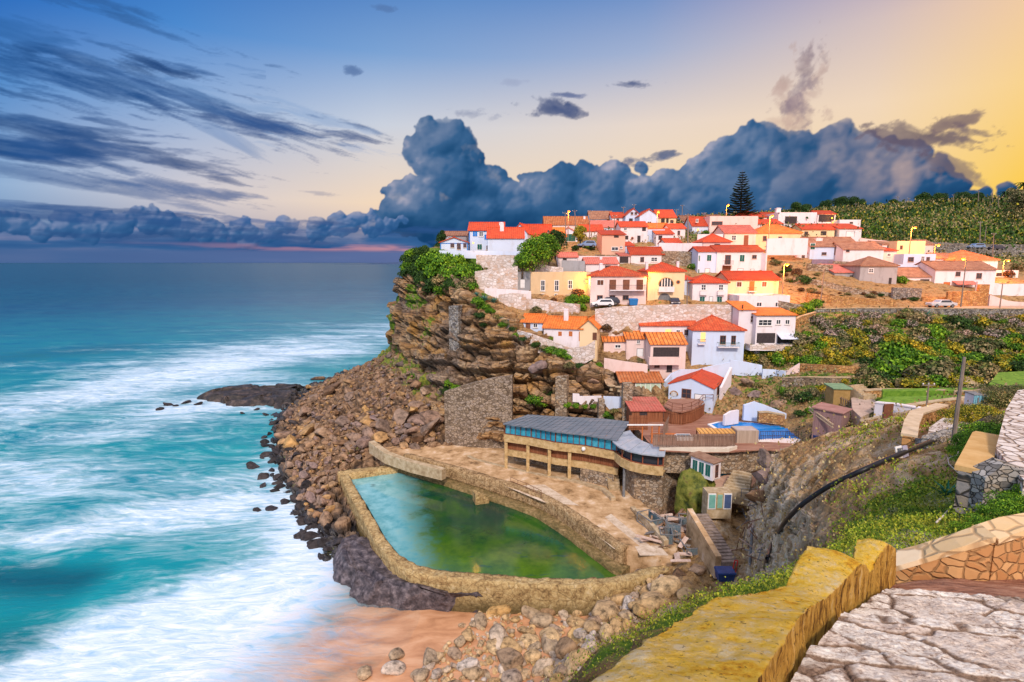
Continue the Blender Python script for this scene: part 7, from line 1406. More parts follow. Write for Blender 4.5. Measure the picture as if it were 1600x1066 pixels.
# green and brown patches beside sheds & rock below the garden walls
for (u, v, r, k) in [(1225, 612, 1.2, 'green'), (1240, 617, 1.4, 'olive'), (1258, 622, 1.5, 'dark'), (1270, 612, 1.2, 'olive'), (1285, 606, 1.0, 'gorse'), (1345, 600, 1.2, 'green'), (1357, 603, 1.2, 'green'), (1338, 610, 1.2, 'green'), (1320, 596, 1.0, 'gorse'), (1185, 600, .9, 'olive'), (1208, 640, .9, 'dark'), (1250, 645, .9, 'dark'), (1265, 640, .9, 'green'), (1165, 597, .7, 'olive')]:
    h_ = hit(u, v+5, ('hillside',)); 
    if keep(h_): bush(k, h_[0], r, r, {'green': 'small bright green bush', 'olive': 'small olive bush', 'dark': 'small dark bush', 'gorse': 'small yellowish bush'}[k]+' on the bank above the swimming pool', 'bushes on the bank above the swimming pool', rg=rg)
for (u, v) in scatter_marks([(1202, 398), (1262, 415), (1300, 446), (1400, 462), (1440, 470), (1270, 474), (1215, 440)], 34, rg, 8):
    h_ = hit(u, v, ('hillside',)); k = rg.choice(['rusty', 'olive', 'dark', 'rusty'])
    if keep(h_): r = rg.uniform(.5, 1.2); bush(k, h_[0], r, r*.8, {'rusty': 'dry rust coloured tuft', 'olive': 'olive tuft', 'dark': 'dark green tuft'}[k]+' on the rubble bank above the village road', 'tufts on the rubble bank above the road', rg=rg)
# headland crown of hanging greenery
for (u, v, r, k) in [(652, 402, 2.4, 'dark'), (658, 414, 3.0, 'dark'), (668, 408, 3.2, 'green'), (664, 428, 2.8, 'dark'), (680, 402, 2.8, 'green'), (684, 418, 3.2, 'green'), (676, 434, 2.4, 'dark'), (698, 408, 3.0, 'green'), (700, 424, 3.0, 'green'), (716, 408, 2.6, 'green'), (718, 424, 2.8, 'green'), (730, 436, 2.2, 'olive'), (738, 420, 2.4, 'green'), (705, 440, 2.0, 'dark'), (690, 436, 2.0, 'olive'), (740, 445, 1.6, 'green'), (726, 402, 2.0, 'green'), (648, 420, 2.2, 'dark'), (656, 436, 2.0, 'dark'), (672, 446, 2.0, 'dark'), (688, 448, 2.0, 'green'), (744, 430, 1.8, 'green'), (720, 446, 1.6, 'olive'), (644, 404, 2.0, 'dark'), (634, 402, 1.9, 'dark'), (638, 414, 2.0, 'green'), (632, 424, 1.6, 'dark'), (642, 394, 1.7, 'green'), (650, 392, 1.8, 'dark'), (664, 388, 1.6, 'dark'), (688, 382, 1.8, 'dark')]:
    h_ = hit(u, v+3, ('hillside',)); p = h_[0] if h_ else P(u, v, 118)
    bush(k, p-Vector((0, 0, r*.5)), r, r*1.3, {'dark': 'dark green hanging plant on the headland rim', 'green': 'bright green hanging plant on the headland rim', 'olive': 'olive hanging plant on the headland rim'}[k], 'greenery draped over the headland rim', name='hanging_plant', cat='plant', rg=rg)
for (u, v, r, k) in [(760, 420, 1.3, 'olive'), (772, 412, 1.6, 'green'), (784, 416, 1.5, 'dark'), (797, 414, 1.4, 'green'), (808, 412, 1.3, 'olive'), (745, 470, 1.6, 'green'), (756, 478, 1.6, 'green'), (752, 492, 1.3, 'dark'), (766, 484, 1.2, 'green'), (778, 494, 1.0, 'olive'), (786, 505, 1.1, 'green'), (800, 512, 1.0, 'dark'), (808, 522, 1.1, 'green'), (757, 505, 1.0, 'dark'), (820, 528, 1.0, 'dark'), (838, 536, 1.1, 'dark'), (850, 542, 1.1, 'olive'), (862, 546, 1.4, 'green'), (875, 550, 1.4, 'green'), (886, 556, 1.1, 'green'), (790, 500, .9, 'olive'), (835, 622, 1.7, 'green'), (845, 628, 1.4, 'green'), (858, 615, 1.3, 'dark'), (703, 598, 1.5, 'green'), (712, 606, 1.4, 'green'), (697, 608, 1.2, 'dark'), (740, 622, 1.1, 'olive'), (890, 568, 1.0, 'olive'), (905, 570, 1.1, 'dark'), (920, 560, 1.0, 'green'), (935, 568, 1.0, 'green'), (952, 563, .9, 'green'), (965, 568, .9, 'green'), (980, 572, .9, 'green'), (995, 575, .9, 'dark'), (1008, 578, .9, 'green'), (1000, 560, .8, 'olive'),
                     (885, 630, 1.0, 'green'), (900, 631, .9, 'green'), (915, 632, .9, 'green'), (928, 632, .8, 'green'), (948, 645, 1.0, 'green'), (955, 650, 1.1, 'dark'), (960, 640, .9, 'olive'), (1090, 545, .8, 'olive')]:
    h_ = hit(u, v+3, ('hillside',))
    if keep(h_): bush(k, h_[0]-Vector((0, 0, .3)), r, r*.95, {'green': 'green plant tuft growing on the cliff ledges', 'dark': 'dark shrub growing on the cliff ledges', 'olive': 'olive shrub growing on the cliff ledges'}[k], 'shrubs rooted on the cliff and terraces', rg=rg)
for (u, v, r, k, lb) in [(896, 470, 1.5, 'green', 'green bush against the derelict ochre house'), (903, 462, 1.6, 'rusty', 'reddish brown bush against the derelict ochre house'), (912, 470, 1.5, 'green', 'green bush touching the corner of the big balcony house'), (889, 475, 1.3, 'green', 'low green bush under the ochre house windows'), (906, 482, 1.4, 'green', 'green bush hanging over the wall by the balcony house'), (942, 505, 1.7, 'rusty', 'dark rusty thicket left of the long white retaining wall'), (935, 498, 1.4, 'olive', 'olive thicket left of the long white retaining wall'), (948, 515, 1.3, 'rusty', 'small rusty bush at the foot of the long white wall'), (905, 374, 1.6, 'gorse', 'yellowish tree in the garden left of the salmon house'), (915, 385, 1.3, 'green', 'green bush in the garden left of the salmon house'), (925, 388, 1.2, 'dark', 'dark hedge in the garden left of the salmon house'), (900, 388, 1.2, 'dark', 'dark green bush under the yellowish tree'), (1003, 393, .9, 'green', 'little bush behind the balustrade house'), (1052, 393, 1.2, 'green', 'ivy clump on top of the brown stone wall'), (1068, 394, 1.5, 'green', 'larger ivy clump on top of the brown stone wall'), (1082, 418, 1.2, 'green', 'green bush at the corner of the brown stone wall'), (1102, 364, 1.2, 'green', 'bush left of the small hip roofed pavilion'), (1255, 374, 1.0, 'green', 'small tree in front of the house with the vine terrace'), (1350, 372, 1.6, 'green', 'round green bush right of the square white house'), (1360, 362, 2.4, 'green', 'wide bright hedge at the edge of the terraced field'), (1345, 360, 2.2, 'dark', 'dark hedge behind the square white house'), (1372, 366, 2.2, 'green', 'green bush at the end of the wide bright hedge'), (1409, 440, 1.5, 'green', 'green bush between the ruin and the old brown roof'), (1392, 404, 1.4, 'green', 'garden bush left of the flat roofed block'), (1400, 410, 1.2, 'rusty', 'reddish bush left of the flat roofed block'), (1255, 440, 1.6, 'dark', 'dark green scrub on the rubble bank by the lamp'), (1245, 428, 1.5, 'rusty', 'dry brown scrub on the rubble bank'), (1230, 420, 1.4, 'rusty', 'brown scrub under the speckled white wall'), (1212, 412, 1.3, 'olive', 'olive scrub under the speckled white wall'), (1575, 430, 1.6, 'rusty', 'reddish bush at the far right lamp'), (1590, 420, 1.8, 'olive', 'olive bush at the far right lamp'), (865, 470, 1.0, 'rusty', 'row of red flowers under the ochre house'), (838, 486, 1.2, 'olive', 'olive bush on the rough wall under the ochre house')]:
    h_ = hit(u, v+3, ('hillside',))
    if keep(h_): bush(k, h_[0], r, r*1.15, lb, None, rg=rg)
# trees with trunks
def tree(kind, u, v, Y, h, r, label, group=None, trunk=.1, name='round_tree', n=3, names=('hillside',)):
    p = P(u, v, Y) if Y else hit(u, v, names)[0]; e = empty(name, p, rg.uniform(0, 6), label, 'tree', group); m = MB(); th = h*trunk
    m.tube([(0, 0, -1), (.05, .03, th*.6), (0, 0, th), (0, .02, h*.6)], [.05*r+.1, .05*r+.07, .05*r+.05, .03], 7)
    for k in range(5): a = k*1.26; m.tube([(0, 0, th*.8), (r*.3*math.cos(a), r*.3*math.sin(a), th+h*.15), (r*.6*math.cos(a), r*.6*math.sin(a), th+h*.33)], [.1, .07, .03], 5)
    m.build('trunk', BARK, e); V = []; F_ = []; g2 = np.random.default_rng(int(u*7+v)); bl = [(0, 0, th+(h-th)*.5, r*.62)]
    for k in range(14): a = g2.random()*6.28; q = g2.random()**.5*.62; zz = g2.random(); bl.append((q*r*math.cos(a)*(1-.4*zz), q*r*math.sin(a)*(1-.4*zz), th+(h-th)*(.18+.68*zz), r*(.26+.18*g2.random())))
    V, Fc = leaves(6500, max(.16, r*.07), g2, bl, 1., .3); np_obj('crown', V, Fc, {'green': LG, 'dark': LD, 'olive': LO, 'gorse': LY}[kind], e, smooth=False); return e
tree('green', 833, 427, 104, 6.6, 4.1, 'big bright green round tree below the red roofed houses')
tree('green', 858, 414, 110, 6.0, 3.5, 'slightly smaller round green tree right of the biggest one')
tree('dark', 868, 398, 118, 5.0, 3.0, 'darker tree behind the two big round ones')
tree('green', 816, 427, 103, 4.0, 2.4, 'low bushy tree leaning against the biggest round tree')
tree('gorse', 907, 380, 117, 4.2, 2.0, 'yellow green tree in the garden behind the ochre house')
tree('dark', 690, 385, 121, 3.4, 1.8, 'small dark tree at the very tip of the headland houses')
for i, (u, v, r, h) in enumerate([(1245, 328, 3, 4), (1258, 329, 3, 3.5), (1290, 326, 3.5, 5), (1312, 325, 4, 6), (1332, 324, 4, 6), (1345, 325, 3, 5), (1395, 321, 3, 4), (1440, 318, 4, 6), (1452, 318, 3.5, 5), (1468, 317, 4, 5.5), (1500, 316, 4, 5.5), (1512, 316, 4, 5), (1525, 316, 4, 5), (1580, 318, 5, 8), (1596, 330, 6, 9), (1590, 345, 5, 7)]):
    Y = 236+i*1.1 if v < 328 else 210; p = P(u, v+6, Y); tree('dark' if i < 13 else 'olive', u, v+6, Y, h, r, 'dark windswept tree on the crest of the green hill' if i < 13 else 'bushy olive tree at the right end of the hill crest', 'trees on the hill crest', .15, name='windswept_tree')
# tall pine with tiers
p = P(1156, 346, 165); e = empty('norfolk_pine', p, 0, 'tall dark tiered conifer rising above the skyline', 'tree'); s = 165.9/FL; Hh = 76*s
m = MB().tube([(0, 0, -1), (0, 0, Hh*.5), (0, 0, Hh*.99)], [.32, .2, .04], 8); m.build('trunk', BARK, e); g2 = np.random.default_rng(4); V = []
m = MB(); tiers = 19
for t in range(tiers):
    z = Hh*(.12+.86*t/tiers); L = 4.3*(1-t/tiers)**.85+.35; nb = 9 if t < 12 else 6
    for k in range(nb):
        a = 2*PI*k/nb+t*.4+g2.random()*.3; l2 = L*(.75+.35*g2.random()); d = np.array([math.cos(a), math.sin(a), .0]); steps_ = max(4, int(l2/.14))
        m.tube([(0, 0, z), (d[0]*l2*.6, d[1]*l2*.6, z-.06*l2), (d[0]*l2, d[1]*l2, z+.12*l2)], [.05, .035, .015], 4, caps=False)
        for j in range(steps_):
            q = (j+1)/steps_; c = d*l2*q+np.array([0, 0, z+(-.2*q*(1-q)+.12*q*q)*l2]); sd_ = np.array([-d[1], d[0], 0]); w = (.30+.35*(1-abs(q-.5)))*min(1, .4+L/5)
            for sg in (-1, 1): e1 = c+sd_*sg*w+np.array([0, 0, .16]); V += [c-d*.09, e1-d*.05, e1+d*.16, c+d*.12]
V = np.array(V); m.build('branches', BARK, e); np_obj('crown', V, np.arange(len(V)).reshape(-1, 4), LD, e, smooth=False)
# palms on the skyline
def palm(u, v, Y, h, L, label):
    p = P(u, v, Y); e = empty('palm_tree', p, 0, label, 'palm tree', 'palms on the skyline'); MB().tube([(0, 0, -1), (.1, 0, h*.5), (0, 0, h)], [.35, .28, .25], 7).build('trunk', BARK, e); V = []; g2 = np.random.default_rng(int(u))
    for k in range(26):
        a = 2*PI*k/26*2.4; up_ = .9-1.1*(k/26); d = np.array([math.cos(a), math.sin(a), 0]); pr = None
        for j in range(9):
            q = j/8; c = np.array([0, 0, h])+d*L*q*(1-.15*abs(up_))+np.array([0, 0, L*(up_*q-.75*q*q)]); sd_ = np.array([-d[1], d[0], 0])*L*.11*(1-.7*q)
            if pr is not None: V += [pr[0]-pr[1], pr[0]+pr[1], c+sd_, c-sd_]
            pr = (c, sd_)
    V = np.array(V); np_obj('fronds', V, np.arange(len(V)).reshape(-1, 4), LD, e, smooth=False)
palm(1569, 313, 232, 3.0, 3.4, 'small round headed palm on the skyline'); palm(1598, 306, 225, 4.5, 4.5, 'larger palm cut by the right edge of the picture')
# agaves
AGV = simple('blue green agave leaf', [(.02, .09, .08), (.06, .2, .16), (.14, .3, .22)], 3, .45)
def agave(p, L, n, label, group=None, m=AGV):
    e = empty('agave', p, 0, label, 'agave', group); mb = MB(); g2 = random.Random(int(L*100)+n)
    for k in range(n):
        a = k*2.4; up_ = .25+1.1*(1-k/n)*1.; w = L*.09; pr = None; d = Vector((math.cos(a), math.sin(a), 0)); l2 = L*g2.uniform(.75, 1.1)
        for j in range(5):
            q = j/4; c = d*l2*q*math.cos(up_*.8)+Vector((0, 0, l2*(q*math.sin(up_)-.18*q*q))); ww = w*(1-q**1.6)+.004; s_ = Vector((-d.y, d.x, 0))*ww; cur = (c-s_+Vector((0, 0, ww*.5)), c-Vector((0, 0, ww*.3)), c+s_+Vector((0, 0, ww*.5)))
            if pr: mb.quad(pr[0], pr[1], cur[1], cur[0]); mb.quad(pr[1], pr[2], cur[2], cur[1])
            pr = cur
    mb.build('leaves', m, e, smooth=True); MB().ball((0, 0, .02), L*.12, 8, 5).build('core', m, e); return e
for (u, v, L, n, lb) in [(757, 470, 1.6, 22, 'large blue green agave at the brink of the cliff'), (772, 473, 1.5, 22, 'second large agave at the brink of the cliff, on the right'), (745, 462, 1.1, 18, 'smaller agave left of the two large ones on the cliff'), (1443, 500, 2.2, 26, 'big grey blue agave among the shrubs under the road'), (1326, 508, 1.8, 24, 'dry pale agave in the upper left of the shrub slope')]:
    h_ = hit(u, v, ('hillside',)); agave(h_[0], L, n, lb)
h_ = hit(1480, 776, ('rocky_slope',)); agave(h_[0], .55 if h_[0].y < 16 else .7, 14, 'dark green agave alone on the near grassy slope', m=simple('dark agave leaf', [(.01, .09, .05), (.03, .2, .10)], 3, .4))
# shrubs on the near right slope
NG = 'shrubs beside the near footpath'
for (u, v, r, k) in [(1500, 655, 1.0, 'gorsefine'), (1520, 650, 1.1, 'gorsefine'), (1540, 655, 1.1, 'gorsefine'), (1560, 630, 1.3, 'olivefine'), (1580, 625, 1.4, 'olivefine'), (1560, 615, 1.4, 'olivefine'), (1485, 665, .7, 'gorsefine'), (1530, 675, .8, 'greenfine'), (1555, 680, .8, 'greenfine'), (1570, 665, .9, 'olivefine'), (1510, 690, .7, 'greenfine'), (1530, 700, .7, 'greenfine'), (1545, 712, .6, 'greenfine'), (1515, 715, .5, 'greenfine'), (1525, 730, .45, 'greenfine'), (1500, 705, .5, 'greenfine'), (1590, 610, 1.2, 'olivefine'), (1545, 690, .7, 'greenfine')]:
    h_ = hit(u, v+6, ('rocky_slope', 'hillside'))
    if keep(h_) : r = r*min(1.2, h_[0].y/25+.35); bush(k, h_[0]-Vector((0, 0, .1)), r, r*.95, {'greenfine': 'fine leaved bright green shrub between the two footpaths', 'gorsefine': 'fine leaved yellow green shrub between the two footpaths', 'olivefine': 'feathery olive shrub between the two footpaths'}[k], NG, rg=rg)
for (u, v, r) in [(1560, 800, .42), (1590, 790, .5), (1615, 800, .5), (1535, 815, .34), (1575, 825, .34), (1600, 770, .5), (1625, 770, .5), (1510, 822, .28), (1550, 830, .28)]:
    h_ = hit(u, v+12, ('rocky_slope',))
    if keep(h_): bush('greenfine', h_[0]-Vector((0, 0, .05)), r, r*.95, 'feathery green shrub behind the orange parapet', 'shrubs behind the orange parapet', rg=rg)
# bare twisted white branches
m = MB(); 
for pts in ([(1480, 720, ), (1482, 730), (1500, 748), (1511, 755), (1510, 768), (1520, 775), (1526, 785), (1522, 795), (1530, 806)], [(1505, 780), (1490, 795), (1478, 808), (1462, 826)], [(1511, 770), (1500, 766), (1495, 772)], [(1480, 722), (1495, 716), (1498, 708)]):
    q = [(hit(*p[:2], ('rocky_slope',)) or [P(p[0], p[1], 12)])[0]+Vector((0, 0, .12)) for p in pts]; q0 = hit(1505, 765, ('rocky_slope',))[0]; m.tube([a-q0 for a in q], [.022-.0015*i for i in range(len(q))], 6)
tag(m.build('bare_branches', simple('bleached wood', [(.4, .33, .28), (.62, .54, .48)], 6), smooth=True, loc=q0), 'bleached bare branches sprawling on the near slope', 'branch')
# ground cover stuff on the slope (succulent mats, grass tufts)
def tufts(name, G_, vegfield, n, size, m, seed, thr, label=None, up=.6, region=None):
    g2 = np.random.default_rng(seed); nv, nu = G_.shape[:2]; A = G_.reshape(-1, 3); w = np.clip(vegfield.reshape(-1)-thr, 0, 1)
    du = np.gradient(G_, axis=1); dv_ = np.gradient(G_, axis=0); ar = np.linalg.norm(np.cross(du, dv_), axis=-1).reshape(-1); d = np.linalg.norm(A-np.array([0, 0, 33.]), axis=1); ww = w*ar/np.maximum(d, 5)**1.6
    if region is not None: ww = ww*region(A)
    ww /= ww.sum(); idx = g2.choice(len(A), n, p=ww); C = A[idx]+g2.normal(size=(n, 3))*np.array([.14, .4 if up > .8 else .12, .02])*np.maximum(d[idx], 6)[:, None]/12
    s = (size*(.6+.8*g2.random(n))*np.maximum(d[idx], 4)/12)[:, None]; a = g2.normal(size=(n, 3)); a[:, 2] = np.abs(a[:, 2])+up; a /= np.linalg.norm(a, axis=1, keepdims=True); t = np.cross(a, g2.normal(size=(n, 3))); t /= np.linalg.norm(t, axis=1, keepdims=True); C[:, 2] += s[:, 0]*.2
    V = np.stack([C-t*s*.35, C+a*s*.1+t*s*.3, C+a*s*1.0+t*s*.1, C+a*s*.7-t*s*.35], 1).reshape(-1, 3); o = np_obj(name, V, np.arange(4*n).reshape(-1, 4), m, smooth=False); tag(o, label, None, None, 'stuff'); return o
slv = veg*1.+(fbm(SLOPE*.6, 4, 401)-.5)*1.2; slv = np.where(slv > .38, slv, 0)
ICE = leafmat('succulent mat', (.03, .06, .006), (.16, .28, .012), (.38, .5, .03), (.5, .34, .05), .45)
tufts('ground_cover', SLOPE, slv, 60000, .034, ICE, 5, .05)
tufts('dry_grass', SLOPE, np.clip(.6-slv, 0, 1), 9000, .04, leafmat('dry grass', (.2, .12, .04), (.5, .34, .13), (.7, .55, .3)), 6, .2, up=1.5)
hv = np.where((LANDG[..., 0] > 22) & (LANDG[..., 1] > 60), .6, .25)*np.clip(.5+(fbm(LANDG*.12, 4, 402)-.45)*3, .1, 1)
hv = np.where((LANDG[..., 1] > 95) & (LANDG[..., 1] < 135), .12*hv, hv); hv = np.where(LANDG[..., 0] < 14, 0, hv)*(1-np.clip(steep*2, 0, 1))
def regV(A): return np.where((A[:, 1] < 180) & (A[:, 2] > 10), 1, 0)
tufts('hillside_scrub', LANDG, hv, 42000, .036, LO, 7, .05, region=regV)
def regH(A): return np.where((A[:, 1] > 158) & (A[:, 0] > 60), 1., 0.)
hs = np.clip((fbm(LANDG*np.array([.05, .12, .1]), 4, 403)-.35)*3, 0.05, 1)
tufts('hilltop_scrub', LANDG, hs, 80000, .030, LO, 8, .0, region=regH, up=1.2); tufts('hilltop_bushes', LANDG, 1.06-hs, 45000, .038, LD, 9, .0, region=regH, up=1.)
tufts('hilltop_heath', LANDG, 1.0-hs*.5, 22000, .03, LY, 19, .0, region=regH, up=1.)
# ============================================================ rocks
def rockmesh(seed, planes=11, sub=3, rough=.06, rnd=0.):
    bm = bmesh.new(); bmesh.ops.create_icosphere(bm, subdivisions=sub, radius=1); r_ = random.Random(seed); V = np.array([tuple(v.co) for v in bm.verts]); Fc = np.array([[v.index for v in f.verts] for f in bm.faces]); bm.free()
    for k in range(planes):
        n = np.array([r_.gauss(0, 1), r_.gauss(0, 1), r_.gauss(0, 1)]); n /= np.linalg.norm(n); d = r_.uniform(.42, .8)+rnd; q = V@n-d; V = V-np.where(q > 0, q, 0)[:, None]*n
    V = V+V*((fbm(V*2.2+seed, 4, seed)-.5)*rough*4)[:, None]; V *= np.array([r_.uniform(.8, 1.25), r_.uniform(.75, 1.1), r_.uniform(.6, .95)]); return V, Fc
def rockmat(name, cols, wetz=None):
    m, nt, bs = newmat(name); o = nt.n('ShaderNodeTexCoord').outputs['Object']; rnd = nt.n('ShaderNodeObjectInfo').outputs['Random']; isl = nt.n('ShaderNodeNewGeometry').outputs['Random Per Island']
    ro = nt.math('FRACT', nt.math('ADD', rnd, isl)); n = nt.noise(o, 1.6, 8, .7); base = nt.ramp(ro, [(i/(len(cols)-1), c) for i, c in enumerate(cols)])
    c = nt.mix(1., base, nt.ramp(n, [(.34, .22), (.48, .95), (.62, 1.45)]), 'MULTIPLY'); p = nt.n('ShaderNodeNewGeometry').outputs['Position']; z = nt.n('ShaderNodeSeparateXYZ', {0: p}).outputs[2]
    if wetz is not None: c = nt.mix(nt.mapr(nt.math('ADD', z, nt.math('MULTIPLY', n, 1.2)), wetz, wetz+1.1, .93, 0), c, (.012, .011, .014))
    setin(nt, bs, Base_Color=c, Roughness=.8, Specular_IOR_Level=.25); bump(nt, bs, nt.noise(o, 5, 7, .7), .9, .12); return m
RK = rockmat('tumbled brown rock', [(.13, .075, .045), (.3, .17, .09), (.2, .14, .13), (.42, .24, .09), (.13, .1, .1), (.36, .23, .14)], .7)
RKB = rockmat('beach boulder', [(.42, .26, .12), (.56, .38, .2), (.34, .25, .17), (.5, .3, .11), (.5, .42, .36), (.28, .17, .09)], -.4)
BLK = rockmat('wet black rock', [(.02, .018, .02), (.05, .04, .04), (.035, .03, .035)])
RA = []; RB = []
for i in range(12): 
    V, Fc = rockmesh(500+i, 12); o = np_obj('tmp', V, Fc, RK, smooth=False); RA.append((o.data, V, Fc)); bpy.data.objects.remove(o)
for i in range(8):
    V, Fc = rockmesh(600+i, 8, 3, .05, .14); o = np_obj('tmp', V, Fc, RKB, smooth=True); RB.append((o.data, V, Fc)); bpy.data.objects.remove(o)
BLKM = []
for i in range(5):
    V, Fc = rockmesh(700+i, 9, 3, .09); o = np_obj('tmp', V, Fc, BLK, smooth=False); BLKM.append((o.data, V, Fc)); bpy.data.objects.remove(o)
def boulder(src, p, r, label, group, sq=1., name='boulder', rg=rg, tilt=.5):
    me = rg.choice(src)[0]; o = bpy.data.objects.new(name, me); COL.objects.link(o); o.location = p; o.rotation_euler = (rg.uniform(-tilt, tilt), rg.uniform(-tilt, tilt), rg.uniform(0, 6.28)); o.scale = (r*rg.uniform(.8, 1.3), r*rg.uniform(.75, 1.1), r*rg.uniform(.7, 1.)*sq); return tag(o, label, 'boulder', group, 'thing')
def rockstuff(name, src, items, m, rg=rg):
    Vs, Fs, n = [], [], 0
    for (p, r) in items:
        _, V, Fc = rg.choice(src); M_ = Matrix.Rotation(rg.uniform(0, 6.28), 3, 'Z') @ Matrix.Rotation(rg.uniform(-.8, .8), 3, 'X') @ Matrix.Rotation(rg.uniform(-.6, .6), 3, 'Y'); S = np.diag([r*rg.uniform(.7, 1.3), r*rg.uniform(.7, 1.1), r*rg.uniform(.6, 1)])
        Vs.append(V@S@np.array(M_).T+np.array(p)); Fs.append(Fc+n); n += len(V)
    return tag(np_obj(name, np.concatenate(Vs), np.concatenate(Fs), m, smooth=False), kind='stuff')
RA2 = []
for i in range(6): V, Fc = rockmesh(520+i, 12, 2); RA2.append((None, V, Fc))
WPL = [tuple(PZ(u, v, 3))[:2] for u, v in [(520, 738), (560, 800), (600, 860), (650, 905), (760, 925), (980, 925), (1060, 870), (900, 800), (760, 755), (640, 715), (585, 705)]]
SCP = [(505, 585), (600, 548), (640, 580), (672, 628), (690, 680), (650, 706), (600, 700), (545, 725), (520, 770), (512, 830), (480, 800), (455, 740), (440, 690), (450, 640), (470, 612)]
sc_items = []
for (u, v) in scatter_marks(SCP, 150, rg, 13):
    h_ = hit(u, v, ('scree_slope',))
    if not h_ or inpoly(h_[0].x, h_[0].y, WPL): continue
    r = rg.choice([.7, .9, 1.1, 1.4, 1.9]) if v < 700 else rg.uniform(.6, 1.2)
    if u > 560 and v < 640: r *= .7
    reg = 'high in the rockfall below the headland' if v < 640 else ('in the middle of the rockfall near the shore' if v < 720 else 'in the lower rockfall beside the tidal pool wall')
    boulder(RA, h_[0]+Vector((0, 0, r*.25)), r, ('large' if r > 1.15 else 'medium sized')+' brown angular boulder '+reg, 'boulders of the rockfall below the headland')
for (u, v) in scatter_marks(SCP, 1100, rg, 2):
    h_ = hit(u, v, ('scree_slope',))
    if h_ and not inpoly(h_[0].x, h_[0].y, WPL): sc_items.append((h_[0]+Vector((0, 0, .1)), rg.uniform(.22, .62)))
rockstuff('scree_rubble', RA2, sc_items, RK)
BCH = [(715, 985), (745, 958), (790, 942), (850, 932), (920, 928), (985, 912), (1040, 892), (1052, 905), (1010, 960), (960, 1010), (905, 1066), (900, 1090), (700, 1090), (640, 1066), (690, 1020)]
def sandhit(u, v):
    h_ = hit(u, v, ('beach_sand', 'rocky_slope')); q = h_[0] if h_ else PZ(u, v, .5)
    if q.y < 26: q = (hit(u, v, ('beach_sand',)) or [PZ(u, v, .5)])[0]
    return q
for (u, v) in scatter_marks(BCH, 115, rg, 15):
    p = sandhit(u, v); r = rg.choice([.45, .55, .65, .75, .9, 1.1])*rg.uniform(.8, 1.1); 
    if u < 780: r *= .8
    boulder(RB, p+Vector((0, 0, r*.3)), r, ('big' if r > .65 else 'smaller')+' rounded grey brown boulder on the sand '+('under the pool wall' if v < 985 else 'at the bottom of the cove'), 'rounded boulders on the little beach')
for (u, v, r, lb) in [(795, 1040, 1.25, 'huge block of brown stone at the foot of the cove'), (884, 1020, 1.2, 'huge brown boulder next to the bank under the lookout'), (822, 955, .75, 'ochre boulder standing at the pool wall foot'), (750, 975, .85, 'tilted brown boulder nearest the wet sand'), (672, 1035, .9, 'lone square boulder in the shallow wash'), (620, 1028, .75, 'green topped boulder in the shallow wash'), (615, 1050, .7, 'low green boulder in the shallow wash, below the green topped one'), (570, 1056, .75, 'dark boulder at the bottom edge, leftmost in the wash'), (697, 1050, .5, 'small dark boulder right of the lone square one'), (740, 1040, .5, 'pale blue grey boulder in wet sand'), (925, 985, .9, 'rough brown boulder in the middle of the cove'), (1040, 925, 1.3, 'long tilted grey slab of rock below the terrace end'), (1020, 940, 1.0, 'brown boulder left of the long tilted slab'), (1070, 935, .9, 'grey boulder right of the long tilted slab')]:
    boulder(RB, sandhit(u, v)+Vector((0, 0, r*.35)), r, lb, None)
rockstuff('beach_stones', [(None, *rockmesh(620+i, 8, 2, .05, .14)) for i in range(5)], [(sandhit(u, v)+Vector((0, 0, .05)), rg.uniform(.12, .32)) for (u, v) in scatter_marks(BCH, 650, rg, 2)], RKB)
# wet black rocks on the shoreline
SHO = [(405, 700), (430, 640), (455, 620), (470, 660), (468, 720), (500, 790), (530, 850), (500, 880), (455, 800), (420, 760)]
for (u, v) in scatter_marks(SHO, 55, rg, 11):
    h_ = hit(u, v, ('scree_slope',)); p = h_[0] if (h_ and h_[0].z > 0) else PZ(u, v, 0); r = rg.uniform(.5, 1.1); boulder(BLKM, p, r, 'wet black rock in the surf along the rockfall', 'wet black rocks along the waterline')
for (u, v, r, lb) in [(395, 731, 1.3, 'flat black rock awash left of the rockfall'), (412, 747, 1.2, 'black rock in foam, second left of the rockfall'), (410, 760, 1.0, 'squarish black rock in the foam'), (432, 708, 1.0, 'pointed black rock by the shore'), (416, 697, 1.1, 'dark rock north of the pointed one'), (422, 795, 1.2, 'low dark rock among foam near the pool wall'), (403, 798, .7, 'tiny dark rock left of the low one'), (470, 735, .9, 'brown wet rock at the tide line'), (455, 752, .8, 'brown wet rock below the tide line'), (440, 744, .7, 'small black rock between two brown ones'), (465, 765, .9, 'mossy wet rock at the tide line'), (480, 815, 1.1, 'brown boulder touching the foam'), (500, 850, 1.3, 'ochre boulder beside the dark rock shelf'), (470, 838, .9, 'blue grey sunken rock by the ochre boulder'), (262, 632, 1.6, 'black reef rock farthest left'), (250, 640, 1.1, 'small reef rock in front of the farthest left one'), (290, 629, 1.3, 'black reef rock in the middle of the broken line'), (308, 632, 1.1, 'black reef rock next to the big dark reef'), (275, 634, 1.0, 'little reef rock between two larger ones'), (400, 640, 1.0, 'black rock below the big dark reef'), (415, 648, 1.1, 'black rock right below the big dark reef'), (380, 646, .8, 'little black rock awash below the reef')]:
    boulder(BLKM, PZ(u, v, 0), r, lb, 'scattered rocks in the surf', .55)
